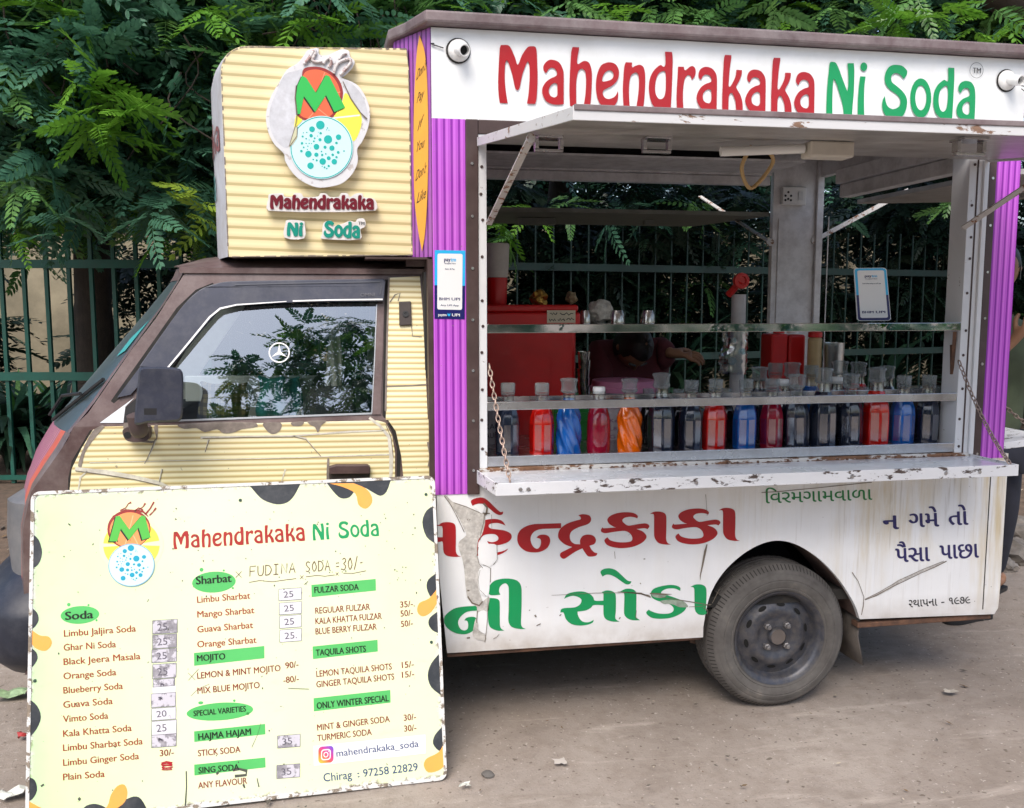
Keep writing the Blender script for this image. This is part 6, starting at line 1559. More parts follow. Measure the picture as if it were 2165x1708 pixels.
# jar lids row behind the shelf rail
M_jar = paint('grey_jar', (.55, .54, .52), .2, .3, .3, metal=.9, sc=30)
for k, (x, w_) in enumerate(((760, 44), (985, 62), (1210, 52))):
    p = ui(x, 670, .70); r_ = (ui(x + w_, 670, .70).x - p.x); h = ui(x, 585, .70).z - p.z
    m = MB(); m.lathe([(r_ * .96, -.015), (r_, -.012), (r_, .0), (r_ * .92, h * .6), (r_ * .7, h), (.001, h)], p, (0, 0, 1), 20)
    tag(m.build('steel_canister', M_jar, smooth=40), ('narrow silver canister beside the red ice box', 'widest silver canister in the middle behind the shelf', 'silver canister furthest right behind the shelf')[k], 'canister', 'silver canisters behind the shelf')
ps_ = ui(1000, 670, .70); m = MB(); m.box(ui(720, 600, .66).x, ui(1290, 600, .66).x, .62, .86, ps_.z - .035, ps_.z - .016); m.build('back_shelf', M_under, VAN)
# pink and lilac drum
pd = ui(1040, 1100, .74); rd = ui(1265, 1100, .74).x - pd.x; zt4 = ui(1040, 1085, .74).z; zb4 = ui(1040, 1165, .74).z
t = thing('plastic_drum', 'lilac plastic drum with a pink lid behind the orange twisted bottle', 'drum', (pd.x, .74, .44))
m = MB(); m.lathe([(rd * .85, 0), (rd * .98, zb4 - .44)], (pd.x, .74, .44), (0, 0, 1), 32); dr = m.build('drum_body', paint('lilac_plastic', (.40, .33, .45), .45, .1, .15), t, smooth=40)
m = MB(); m.lathe([(rd * 1.04, 0), (rd * 1.04, .018), (rd * .99, .022), (rd * .98, (zt4 - zb4) * .94), (rd * .90, (zt4 - zb4) * .98), (.001, (zt4 - zb4) * 1.0)], (pd.x, .74, zb4 + .001), (0, 0, 1), 32); m.build('drum_lid', paint('pink_plastic', (.50, .18, .32), .45, .1, .15), t, smooth=40)
# stack of glasses
pg = ui(750, 1200, .60); m = MB(); rg = ui(795, 1200, .60).x - pg.x
for k in range(9): m.lathe([(rg * .82, 0), (rg, .055), (rg * .96, .055), (rg * .8, .004)], (pg.x + .002 * math.sin(k * 2), .60, ZC + .0 + k * .036), (0, 0, 1), 18)
tag(m.build('glass_stack', clear('smoky_glass', (.55, .56, .50), .22, .1), smooth=40), 'tall stack of nested glasses between the red ice box and the drum', 'glasses')
# green crate, lettered tubs
p = ui(650, 1330, .42); p2 = ui(775, 1600, .42); m = MB(); m.box(ui(535, 1330, .42).x, p2.x, .42, .58, ZC, p.z)
for k in range(4): m.box(ui(533, 1330, .42).x, p2.x + .003, .417, .4195, ZC + .02 + k * .045, ZC + .035 + k * .045)
tag(m.build('green_crate', paint('green_plastic', sr(24, 120, 48), .4, .1, .1), bevel=.004), 'small green plastic crate behind the blue twisted and crimson bottles', 'crate')
p = ui(985, 1310, .40); t = thing('white_tub', 'white lettered tub with lilac flowers behind the crimson and orange bottles', 'tub', (p.x, .44, ZC)); rt = ui(1060, 1310, .40).x - p.x
m = MB(); m.lathe([(rt * 1.1, 0), (rt * 1.2, p.z - ZC)], (p.x, .46, ZC), (0, 0, 1), 28); m.build('tub_body', paint('white_tub_plastic', (.55, .52, .56), .4, .1, .1), t, smooth=40)
m = MB(); 
for k, s_ in enumerate(('Ke 2', 'L8 k', 'G 7')):
    put_text(m, s_, (-.022, .10 + k * .032), (.03, .098 + k * .032), .014, lambda x, y: (p.x + x, .46 - math.sqrt(max(0, (rt * 1.18) ** 2 - x * x)) - .002, ZC + .17 - y), 0)
m.build('tub_lettering', flat('purple_print', (.20, .08, .22), .5), t, normals=False)
p = ui(80, 1330, .34); t = thing('white_tub', 'grey white lettered tub in the left corner of the counter behind the chain', 'tub', (p.x, .40, ZC)); rt2 = ui(125, 1330, .34).x - p.x
m = MB(); m.lathe([(rt2 * 1.1, 0), (rt2 * 1.2, p.z - ZC), (rt2 * 1.3, p.z - ZC + .01), (rt2 * 1.3, p.z - ZC + .02), (.001, p.z - ZC + .02)], (p.x, .40, ZC), (0, 0, 1), 24); m.build('tub_body', paint('grey_tub_plastic', (.33, .32, .35), .4, .1, .15), t, smooth=40)
m = MB()
for k, s_ in enumerate(('KAL', 'AUR')): put_text(m, s_, (-.018, .11 + k * .035), (.034, .108 + k * .035), .02, lambda x, y: (p.x + x, .40 - math.sqrt(max(0, (rt2 * 1.17) ** 2 - x * x)) - .002, ZC + .17 - y), 0)
m.build('tub_lettering', M_ink, t, normals=False)
# soda tap column wrapped in plastic, red valve wheel
z9 = zoomer(1900, 640, 2.2575)
def u9(x, y, Y): return U(*z9(x, y), Y)
pc_ = u9(355, 900, .80); t = thing('soda_tap', 'white soda tap column wrapped in clear plastic with a round red valve', 'soda tap', (pc_.x, .80, .44))
rr = (u9(405, 900, .8).x - u9(300, 900, .8).x) / 2
m = MB(); m.lathe([(rr * .8, 0), (rr * .8, u9(355, 410, .8).z - .44)], (pc_.x, .80, .44), (0, 0, 1), 18); m.build('column', paint('white_grey_pipe', (.50, .50, .52), .4, .15, .2), t, smooth=40)
m = MB(); rows = []
for j in range(16):
    z = u9(355, 910, .8).z + (u9(355, 640, .8).z - u9(355, 910, .8).z) * j / 15
    rows.append([(pc_.x - .012 + (rr * 1.35 + .018 * noise.noise((k * 1.7, j * .8, 0))) * math.cos(2*math.pi*k/18) * (1.25 if math.cos(2*math.pi*k/18) < 0 and j < 9 else 1), .80 + rr * 1.35 * math.sin(2*math.pi*k/18), z) for k in range(18)])
m.grid(rows, close_u=True); m.build('plastic_wrap', clear('crinkled_film', (.85, .90, .93), .30, .12), t, smooth=20)
m = MB()
for k, (x, y, r_) in enumerate(((325, 830, 26), (338, 700, 16), (395, 770, 20))): m.add([u9(x + r_ * math.cos(a), y + r_ * math.sin(a), .80 - rr * 1.7) for a in [2*math.pi*i/16 for i in range(16)]], [tuple(range(16))])
m.build('blue_print', clear('blue_film_print', (.30, .62, .80), .2, .2), t, normals=False)
pv = u9(382, 325, .74); m = MB(); m.lathe([(.018, -.015), (.034, -.012), (.036, 0), (.034, .012), (.020, .014), (.018, .006), (.001, .006)], pv, (0, -1, 0), 28); m.tube([pv, pv + Vector((-.03, .06, -.06))], .016, 8)
m.build('red_valve', paint('bright_red_plastic', sr(206, 44, 40), .4, .1), t, smooth=40)
m = MB(); m.tube([u9(340, 430, .8), u9(372, 560, .8)], .008, 8); m.tube([u9(380, 420, .78), u9(378, 580, .78)], .006, 8); m.build('tap_tubes', M_steel, t, smooth=40)
# end counter things: canister, squeeze bottle, cups
p0, p1 = u9(578, 660, .86), u9(790, 840, .86)
zb5 = .98
m = MB(); m.box(1.75, 2.38, .64, 1.34, .93, zb5); m.build('end_inner_counter', M_steel, VAN, bevel=.003)
t = thing('red_canister', 'red plastic canister standing against the far corner post', 'canister', ((p0.x + p1.x) / 2, .92, zb5))
m = MB(); xm_ = (p0.x + p1.x) / 2 - .005; m.box(p0.x, xm_, .86, .98, zb5, p0.z); m.box(xm_ + .008, p1.x, .865, .98, zb5, p0.z - .004); m.build('canister_body', M_redp, t, bevel=.012, seg=3)
for x, mm in ((635, M_redp), (722, M_capw)):
    q_ = u9(x, 575, .90); m = MB(); m.lathe([(.026, 0), (.026, .014), (.012, .02), (.008, .04), (.001, .041)], (q_.x, .92, p0.z + .001), (0, 0, 1), 18); m.build('canister_cap', mm, t, smooth=40)
pb = u9(842, 860, .80); rb = (u9(880, 800, .8).x - u9(800, 800, .8).x) / 2; t = thing('squeeze_bottle', 'beige squeeze bottle with a red cap right of the red canister', 'bottle', (pb.x, .80, zb5))
m = MB(); hb = u9(842, 690, .8).z - zb5; m.lathe([(rb, 0), (rb, hb), (rb * .8, hb + .006)], (pb.x, .80, zb5), (0, 0, 1), 20); m.build('sauce', paint('beige_sauce', (.50, .36, .18), .4, .15, .15, sc=20), t, smooth=40)
m = MB(); m.lathe([(rb, 0), (rb, .022), (rb * .5, .03), (.008, .034), (.006, .05), (.001, .051)], (pb.x, .80, zb5 + hb + .007), (0, 0, 1), 20); m.build('cap', M_redp, t, smooth=40)
pk = u9(962, 880, .78); rk = (u9(1020, 740, .78).x - u9(904, 740, .78).x) / 2; zk = u9(962, 715, .78).z
m = MB()
for k in range(5):
    zz = zk - .13 + k * .010 if k else zb5 + .0; hh = zk - zz - (4 - k) * .010
    m.lathe([(rk * .62, 0), (rk * .70, .01), (rk * .97, hh - .01), (rk, hh - .006), (rk, hh), (rk * .94, hh), (rk * .60, .004)], (pk.x, .78, zz + (.001 if k else 0)), (0, 0, 1), 22)
tag(m.build('cup_stack', clear('cloudy_cup', (.62, .68, .66), .32, .3), smooth=40), 'stack of cloudy plastic cups right of the beige squeeze bottle', 'cups')
# small clutter at the right end
M_pap = paint('white_paper', (.55, .53, .50), .7, .1, .1)
m = MB(); m.box(2.02, 2.16, .45, .58, ZC, ZC + .05); tag(m.build('paper_packet', M_pap, bevel=.006), 'white paper packet at the right end of the back row', 'packet')
# standing payment card (its code is left blank)
S4 = [Vector(z9(1093, 244)), Vector(z9(1298, 242)), Vector(z9(1328, 576)), Vector(z9(1115, 578))]
YS = .07
def sc_fn(x, y, o):
    s_, t_ = x / 110, y / 250
    p = (S4[0] * (1 - s_) + S4[1] * s_) * (1 - t_) + (S4[3] * (1 - s_) + S4[2] * s_) * t_
    q = U(p.x, p.y, YS); return Vector((q.x, YS - o, q.z))
t = thing('payment_stand', 'small tilted payment card with blue and navy border standing on the steel shelf', 'payment card', (sc_fn(55, 250, 0).x, YS, 1.444))
rr_ = rrect(0, 110, 0, 250, 12)
m = MB(); m.slab([rr_], lambda x, y: sc_fn(x, y, 0), lambda x, y: sc_fn(x, y, -.004)); m.build('card', M_swhite, t)
up_ = [p for p in rrect(2, 108, 2, 248, 11) if p[1] <= 128]; lo_ = [p for p in rrect(2, 108, 2, 248, 11) if p[1] >= 128]
m = MB()
m.sheet([sorted([p for p in up_], key=lambda p: 0) + [(2, 126), (108, 126)][:0]] if False else [[(2, 128), (2, 13), (5, 5), (13, 2), (97, 2), (105, 5), (108, 13), (108, 128)]], lambda x, y: sc_fn(x, y, .0006), 0)
m.sheet([[(2, 128), (108, 128), (108, 237), (105, 245), (97, 248), (13, 248), (5, 245), (2, 237)]], lambda x, y: sc_fn(x, y, .0006), 1)
m.sheet([rrect(10, 100, 12, 236, 7)], lambda x, y: sc_fn(x, y, .0010), 2)
tt = lambda s_, a, b, cap, mi, bd=.02: put_text(m, s_, a, b, cap, lambda x, y: sc_fn(x, y, .0015), mi, bd)
tt('pay', (34, 44), (56, 44), 12, 1, .04); tt('tm', (57, 44), (75, 44), 12, 0, .04); tt('Accepted Here', (35, 54), (75, 54), 5, 1); tt('Scan & Pay using any UPI app', (24, 76), (86, 76), 5, 1); tt('BHIM', (17, 214), (54, 214), 11, 1, .03); tt('UPI', (62, 214), (92, 214), 11, 1, .03)
m.build('card_print', [M_sky, M_pnavy, M_swhite], t, normals=False)
# ------------------------------------------------------------------ leaning menu board
zB = zoomer(0, 1300, 1.6654)
def putb(*a, **k): put_text(*a, nz=(0, 0, 1), **k)
BW, BH = 1.224, .962
def board_frame():
    a, b = Vector((-.945, -.33, 0)), Vector((.281, -.285, 0))
    ex = (b - a).normalized(); back = Vector((-ex.y, ex.x, 0)); lean = R(14.2)
    up = Vector((0, 0, 1)) * math.cos(lean) + back * math.sin(lean)
    return a, ex, up, back
Ba, Bx, Bu, Bk = board_frame()
Bn = Bx.cross(Bu)                             # faces the camera
MBD = Matrix(((Bx.x, Bu.x, Bn.x, Ba.x), (Bx.y, Bu.y, Bn.y, Ba.y), (Bx.z, Bu.z, Bn.z, Ba.z + .008), (0, 0, 0, 1)))
# photo corners of the board -> board rectangle (projective map)
src = [zB(132, 138), zB(2018, 58), zB(2085, 1462), zB(140, 1626)]
dst = [(0, BH), (BW, BH), (BW, 0), (0, 0)]
Am, bv = [], []
for (x, y), (X, Y) in zip(src, dst):
    Am += [[x, y, 1, 0, 0, 0, -X * x, -X * y], [0, 0, 0, x, y, 1, -Y * x, -Y * y]]; bv += [X, Y]
Hm = list(np.linalg.solve(np.array(Am), np.array(bv))) + [1.0]
def B(x, y):                                  # zoom coordinates -> board coordinates
    px, py = zB(x, y); w_ = Hm[6] * px + Hm[7] * py + 1
    return ((Hm[0] * px + Hm[1] * py + Hm[2]) / w_, (Hm[3] * px + Hm[4] * py + Hm[5]) / w_)
def clampb(p): return (min(BW - .001, max(.001, p[0])), min(BH - .001, max(.001, p[1])))
def board_mat():
    m = NT('printed_menu_face'); v = m.pos(obj=True); sp = m.new('ShaderNodeSeparateXYZ'); m.l.new(v, sp.inputs[0])
    n1 = m.noise(v, 2.5, 5)
    c = m.ramp(sp.outputs[0], [(.0, sr(188, 226, 168)), (.12, sr(214, 234, 180)), (.5, sr(228, 236, 196)), (1, sr(224, 234, 190))])
    c = m.mix(m.ramp(n1, [(.4, 0), (.7, .3)]), c, sr(236, 240, 214))
    dx = m.math('MINIMUM', sp.outputs[0], m.math('SUBTRACT', BW, sp.outputs[0])); dy = m.math('MINIMUM', sp.outputs[1], m.math('SUBTRACT', BH, sp.outputs[1]))
    d = m.math('MINIMUM', dx, dy)
    wn = m.noise(v, 22, 7, .7); wn2 = m.noise(v, 60, 6, .7)
    edge = m.math('SUBTRACT', m.math('ADD', d, m.math('MULTIPLY', m.math('SUBTRACT', wn, .5), .05)), .004)
    k = m.ramp(edge, [(.0, 1), (.012, 0)])
    c = m.mix(k, c, m.ramp(wn2, [(.42, (.62, .62, .60)), (.50, (.72, .72, .70)), (.56, (.20, .16, .11)), (.66, (.10, .08, .06))]))
    c = m.mix(m.ramp(m.noise(v, 62, 2), [(.735, 0), (.755, .85)]), c, (.06, .07, .05))
    c = m.mix(m.ramp(m.noise(m.pos((1, 2.5, 1), True), 8, 6), [(.62, 0), (.8, .25)]), c, (.35, .30, .22))
    m.set(Base_Color=c, Roughness=.42, Coat_Weight=.1)
    return m.m
t = thing('menu_board', 'large pale green printed drinks menu board leaning against the cab door', 'menu board')
t.matrix_world = MBD
t.location = MBD.translation; t.rotation_euler = MBD.to_euler()
def bbuild(m, name, mat, parent=t, **k): return m.build(name, mat, parent, local=True, normals=k.pop('normals', False), **k)
m = MB(); m.slab([rrect(0, BW, 0, BH, .022, 6)], lambda x, y: (x, y, .004), lambda x, y: (x, y, -.004))
PB = bbuild(m, 'panel', board_mat(), normals=True)
PBk = t
m = MB(); rr_ = rrect(-.004, BW + .004, -.004, BH + .004, .026, 6)
m.slab([rr_, rrect(.006, BW - .006, .006, BH - .006, .018, 6)], lambda x, y: (x, y, .0065), lambda x, y: (x, y, -.0065))
bbuild(m, 'frame', peeling('worn_white_frame', (.70, .70, .68), (.16, .13, .10), .46, 30), normals=True, bevel=.001)
m = MB(); m.box(.15, BW - .15, .485, .515, -.022, -.013); m.box(.285, .315, .04, BH - .04, -.0125, -.0042); m.box(.935, .965, .04, BH - .04, -.0125, -.0042)
bbuild(m, 'back_battens', M_steel, normals=True)
lg0, lg1 = Vector((BW / 2, .70, -.016)), MBD.inverted() @ Vector((Ba.x + BW / 2, .02, .012))
m = MB(); m.bar(lg0, lg1, .03, .012, up=(1, 0, 0)); bbuild(m, 'prop_leg', M_steel, normals=True)
LV = {}
def bf(o): return lambda x, y: (*clampb(B(x, y)), .004 + o)
def deco(name, outs, mat, o, parent=None, sm=3):
    m = MB()
    for l in outs: m.sheet([[q for q in (smooth(l, sm) if sm else l)]], bf(o))
    return bbuild(m, name, mat, parent or PB)
M_blob = paint('dark_blob_print', sr(50, 54, 60), .45, .1, .15, (.3, .3, .3), sc=8); M_oblob = paint('orange_blob_print', sr(250, 170, 80), .45, .06, .1, (.5, .4, .3), sc=8)
for l in ([(1138, 104, 1), (1160, 130), (1200, 168), (1265, 189), (1315, 180), (1348, 148), (1378, 92, 1)], [(1500, 86, 1), (1535, 130), (1570, 160), (1612, 156), (1642, 122), (1680, 110), (1720, 130), (1760, 149), (1790, 130), (1812, 72, 1)],
          [(132, 320, 1), (165, 350), (182, 410), (165, 462), (133, 482, 1)], [(134, 652, 1), (165, 678), (173, 712), (158, 740), (135, 758, 1)], [(136, 832, 1), (165, 855), (172, 885), (155, 915), (136, 932, 1)], [(137, 1062, 1), (175, 1095), (193, 1145), (175, 1198), (138, 1240, 1)],
          [(139, 1408, 1), (172, 1425), (183, 1470), (163, 1508), (139, 1518, 1)], [(355, 1610, 1), (395, 1552), (435, 1536), (478, 1545), (530, 1570), (570, 1530), (620, 1508), (655, 1520), (690, 1580, 1)],
          [(2024, 195, 1), (1985, 218), (1965, 272), (1985, 340), (2032, 376, 1)], [(2040, 508, 1), (1996, 540), (1988, 580), (2010, 625), (2045, 640, 1)], [(2048, 686, 1), (2004, 718), (1998, 750), (2018, 778), (2052, 792, 1)], [(2056, 880, 1), (2012, 930), (1995, 985), (2012, 1040), (2064, 1082, 1)],
          [(2072, 1218, 1), (2032, 1260), (2022, 1300), (2048, 1332), (2078, 1338, 1)]):
    deco('dark_splash', [l], M_blob, .0006)
for l in ([(1516, 92, 1), (1580, 108), (1640, 138), (1655, 190), (1690, 209), (1720, 182), (1716, 145), (1685, 112), (1630, 90, 1)], [(140, 754, 1), (180, 780), (220, 786), (235, 815), (215, 846), (180, 846), (145, 818)], [(139, 1512, 1), (188, 1540), (228, 1562), (242, 1600), (220, 1630), (142, 1640, 1)],
          [(440, 1596), (500, 1550), (516, 1500), (545, 1460), (577, 1454), (592, 1490), (580, 1532), (540, 1562), (480, 1600)], [(2042, 580, 1), (2000, 628), (1952, 650), (1943, 690), (1970, 712), (2012, 690), (2044, 640, 1)], [(2080, 1288, 1), (2050, 1340), (1992, 1368), (1978, 1400), (2000, 1432), (2050, 1424), (2084, 1398, 1)]):
    deco('orange_splash', [l], M_oblob, .0010)
# logo
lg = lambda x, y: (592 + (x - 985) * .437, 465 + (y - 860) * .437)
M_ltg = flat('lemon_rim_print', sr(250, 248, 190), .4)
deco('logo_print', [ellipse(590, 375, 149, 132, 44)], M_ltg, .0006, sm=0)
deco('logo_print', [[(590 + 130 * math.cos(R(a)), 375 + 115 * math.sin(R(a))) for a in range(s_, e_ + 1, 6)] + [(590, 375)] for s_, e_ in ((-58, -6), (2, 60), (122, 176), (184, 238))], M_yel, .0009, sm=0)
deco('logo_print', [ellipse(577, 302, 100, 88, 40)], M_dkred, .0012, sm=0); deco('logo_print', [ellipse(580, 306, 92, 80, 40)], flat('light_orange_print', sr(243, 152, 92), .4), .0015, sm=0)
deco('logo_print', [ribbon([(595, 240), (580, 300), (620, 372)], 4), ribbon([(500, 290), (580, 306), (660, 300)], 4), ribbon([(560, 375), (580, 306)], 4)], flat('orange_line_print', sr(250, 190, 140), .4), .0017, sm=0)
M2 = [(487, 358), (516, 244), (534, 242), (580, 305), (634, 240), (650, 244), (678, 340), (640, 352), (622, 296), (578, 352), (540, 300), (524, 358)]
deco('logo_print', [[(x - 6, y + 5) for x, y in M2]], M_dk, .0020, sm=0); deco('logo_print', [M2], flat('leaf_green_print', sr(84, 182, 72), .4), .0024, sm=0)
deco('logo_print', [ellipse(592, 466, 107, 98, 44)], flat('blue_rim_print', sr(120, 170, 200), .4), .0027, sm=0); deco('logo_print', [ellipse(592, 466, 103, 94, 44)], M_pale, .0030, sm=0)
deco('logo_print', [ellipse(*lg(x, y), r_ * .46, r_ * .43, 14) for x, y, r_ in DOTS], flat('teal_blue_print', sr(24, 156, 186), .4), .0034, sm=0)
deco('logo_print', [ribbon([(535, 218), (560, 205), (572, 186), (585, 180)], [8, 4, 4, 9]), ribbon([(600, 222), (620, 205), (640, 216)], [8, 5, 8]), ribbon([(615, 218), (640, 200), (650, 184)], [4, 4, 9]), ribbon([(650, 236), (672, 210), (690, 178)], [9, 6, 8]), ribbon([(670, 240), (686, 224), (700, 206)], [6, 5, 10]), ribbon([(500, 245), (560, 216), (640, 222), (665, 245)], [4, 10, 10, 4])], M_dkred, .0014, sm=0)
# title
m = MB(); word(m, W_MAHA, None, (785, 397), (1402, 358), 84, bf(.0008)); bbuild(m, 'red_title', paint('board_red', sr(168, 44, 40), .4, .05), PB)
m = MB(); word(m, W_NI, None, (1440, 357), (1520, 351), 78, bf(.0008)); word(m, W_SODA, None, (1562, 349), (1756, 338), 80, bf(.0008)); bbuild(m, 'green_title', paint('board_green', sr(14, 150, 88), .4, .05), PB)
M_gbox, M_txt, M_txt2, M_blk, M_nvy = paint('green_banner', sr(84, 186, 100), .45, .06), flat('brick_red_print', sr(158, 66, 40), .5), flat('dark_red_text', sr(132, 40, 26), .5), flat('black_text', sr(14, 34, 18), .5), flat('navy_text', sr(36, 62, 116), .5)
# banners
for (cx_, cy__, rx, ry, dots) in ((360, 690, 88, 40, ((308, 643, 8), (398, 646, 5), (436, 715, 5))), (975, 546, 102, 48, ((916, 489, 9), (1020, 493, 5), (1064, 574, 5))), (1012, 1135, 155, 40, ((922, 1094, 12), (1078, 1087, 6), (1142, 1146, 7)))):
    deco('green_banner', [ellipse(cx_, cy__, rx, ry, 32, -.05)] + [ellipse(x, y, r_, r_ * (.6 if r_ == 12 else 1), 14) for x, y, r_ in dots], M_gbox, .0006, sm=0)
for q in ([(887, 868), (1215, 840), (1216, 896), (889, 926)], [(893, 1222), (1223, 1195), (1225, 1242), (895, 1270)], [(896, 1372), (1226, 1347), (1228, 1392), (898, 1421)], [(1434, 562), (1741, 536), (1743, 590), (1436, 618)], [(1443, 845), (1752, 818), (1754, 872), (1445, 903)], [(1450, 1082), (1815, 1050), (1817, 1108), (1452, 1142)]):
    deco('green_banner', [q], M_gbox, .0006, sm=0)
for s_, a, b, cap in (('Soda', (295, 712), (420, 705), 36), ('Sharbat', (893, 556), (1057, 545), 36), ('MOJITO', (903, 906), (1033, 898), 28), ('SPECIAL VARIETIES', (891, 1154), (1133, 1136), 25), ('HAJMA HAJAM', (915, 1262), (1158, 1242), 29), ('SING SODA', (918, 1412), (1105, 1400), 27), ('FULZAR SODA', (1450, 600), (1660, 586), 28), ('TAQUILA SHOTS', (1460, 888), (1697, 872), 28), ('ONLY WINTER SPECIAL', (1467, 1131), (1808, 1101), 29)):
    m = MB(); putb(m, s_, a, b, cap, bf(.0012), 0, .036); bbuild(m, 'heading', M_blk, PB)
for s_, a, b in (('Limbu Jaljira Soda', (290, 787), (617, 767)), ('Ghar Ni Soda', (290, 850), (527, 837)), ('Black Jeera Masala', (291, 914), (640, 892)), ('Orange Soda', (292, 978), (531, 963)), ('Blueberry Soda', (293, 1042), (562, 1025)), ('Guava Soda', (294, 1106), (517, 1092)), ('Vimto Soda', (294, 1170), (498, 1157)), ('Kala Khatta Soda', (296, 1235), (606, 1214)), ('Limbu Sharbat Soda', (297, 1298), (658, 1275)), ('Limbu Ginger Soda', (299, 1364), (642, 1341)), ('Plain Soda', (300, 1428), (487, 1417)),
                 ('Limbu Sharbat', (899, 640), (1146, 622)), ('Mango Sharbat', (901, 707), (1166, 689)), ('Guava Sharbat', (902, 775), (1161, 757)), ('Orange Sharbat', (903, 843), (1178, 825))):
    m = MB(); putb(m, s_, a, b, 29, bf(.0009), 0, .02); bbuild(m, 'menu_line', M_txt, PB)
for s_, a, b in (('LEMON & MINT MOJITO', (905, 985), (1293, 955)), ('90/-', (1317, 945), (1378, 938)), ('MIX BLUE MOJITO', (907, 1053), (1196, 1031)), ('-80/-', (1308, 1011), (1380, 1004)), ('STICK SODA', (914, 1335), (1110, 1321)), ('ANY FLAVOUR', (917, 1480), (1143, 1463)),
                 ('REGULAR FULZAR', (1455, 695), (1715, 678)), ('KALA KHATTA FULZAR', (1456, 743), (1772, 721)), ('BLUE BERRY FULZAR', (1457, 790), (1748, 770)), ('35/-.', (1861, 670), (1930, 665)), ('50/-', (1863, 712), (1922, 707)), ('50/-', (1866, 760), (1922, 755)),
                 ('LEMON TAQUILA SHOTS', (1463, 985), (1822, 955)), ('GINGER TAQUILA SHOTS', (1464, 1033), (1834, 1002)), ('15/-', (1871, 950), (1928, 945)), ('15/-', (1872, 995), (1930, 990)),
                 ('MINT & GINGER SODA', (1470, 1230), (1814, 1196)), ('TURMERIC SODA', (1471, 1278), (1728, 1254)), ('30/-', (1882, 1193), (1940, 1188)), ('30/-', (1884, 1243), (1942, 1238)), ('30/-', (738, 1331), (802, 1327))):
    m = MB(); putb(m, s_, a, b, 28, bf(.0009), 0, .02); bbuild(m, 'menu_line', M_txt2, PB)
# price stickers
M_stk = peeling('worn_price_sticker', (.60, .58, .64), (.20, .19, .21), .5, 26); M_stk2 = peeling('clean_price_sticker', (.70, .69, .74), (.35, .34, .37), .36, 26)
M_pen = flat('pen_ink', (.10, .09, .12), .6)
for (x0, x1, y0, y1, s_, clean) in ((693, 808, 719, 780, '25', 0), (694, 806, 785, 846, '25', 0), (692, 807, 850, 910, '25', 0), (697, 806, 918, 982, '25', 0), (700, 800, 986, 1020, '', 0), (693, 806, 1050, 1112, '', 0), (696, 808, 1116, 1170, '20', 1), (697, 812, 1174, 1236, '25', 1), (698, 812, 1236, 1292, '', 0),
                                    (1280, 1388, 580, 634, '25', 1), (1283, 1389, 644, 698, '25', 1), (1285, 1388, 704, 760, '25', 1), (1287, 1390, 768, 824, '25.', 1), (1282, 1389, 1250, 1306, '35', 0), (1280, 1389, 1384, 1444, '35', 0)):
    m = MB(); dy = -6
    m.sheet([[(x0, y0), ((x0 + x1) / 2, y0 + dy / 2 + random.uniform(-2, 2)), (x1, y0 + dy), (x1 + random.uniform(-3, 3), (y0 + y1) / 2), (x1, y1 + dy), (x0 + 3, y1)]], bf(.0011))
    st = bbuild(m, 'price_sticker', M_stk2 if clean else M_stk, PB)
    m = MB(); b_ = [(x0, y0), (x1, y0 + dy), (x1, y1 + dy), (x0, y1)]
    for i in range(4): m.sheet([ribbon([b_[i], b_[(i + 1) % 4]], 1.8)], bf(.0014))
    if s_: putb(m, s_, (x0 + 24, y1 - 14), (x0 + (70 if len(s_) < 3 else 82), y1 - 18), (y1 - y0) * .52, bf(.0015), 0, -.012)
    else:
        for k in range(5): m.sheet([ribbon([(x0 + 30 + random.uniform(0, 25), y0 + random.uniform(12, 30)) for _ in range(5)], 2.0)], bf(.0015 + k * .0001))
    bbuild(m, 'sticker_ink', M_pen, st)
m = MB(); m.sheet([[(698, 1018), (760, 1012), (806, 1014), (804, 1046), (745, 1050), (700, 1048)]], bf(.0010)); bbuild(m, 'torn_white_sticker', M_patch, PB)
m = MB()
for k in range(9): m.sheet([ribbon([(742 + random.uniform(0, 10), 1362 + k * 3.6), (768, 1360 + k * 4 + random.uniform(-5, 5)), (796 + random.uniform(-6, 4), 1360 + k * 3.8)], 4.5, .4)], bf(.0012 + .00012 * k))
bbuild(m, 'red_scribble', flat('red_marker', sr(170, 20, 36), .5), PB)
# handwriting
m = MB(); ST = {'F': [[(0, 0), (0, 1), (.75, 1)], [(0, .52), (.6, .52)]], 'U': [[(0, 1), (.05, .2), (.35, 0), (.65, .2), (.7, 1)]], 'D': [[(0, 0), (0, 1)], [(-.05, 1), (.45, .9), (.7, .5), (.45, .08), (-.05, 0)]], 'I': [[(.3, 0), (.3, 1)], [(.0, 0), (.6, 0)], [(.05, 1), (.6, 1)]], 'N': [[(0, 0), (.05, 1), (.65, .05), (.7, 1)]], 'A': [[(0, 0), (.38, 1), (.75, 0)], [(.14, .38), (.62, .38)]],
        'S': [[(.65, .88), (.35, 1), (.08, .8), (.3, .52), (.6, .3), (.4, .02), (.02, .12)]], 'O': [[(.35, 1), (.03, .55), (.3, 0), (.65, .4), (.35, 1)]], '=': [[(0, .62), (.5, .64)], [(0, .32), (.5, .33)]], '3': [[(.05, .9), (.4, 1), (.6, .75), (.28, .53), (.62, .3), (.35, 0), (0, .1)]], '0': [[(.35, 1), (.03, .55), (.3, 0), (.65, .4), (.35, 1)]], '/': [[(.05, -.05), (.5, 1.1)]], '-': [[(0, .5), (.4, .52)]]}
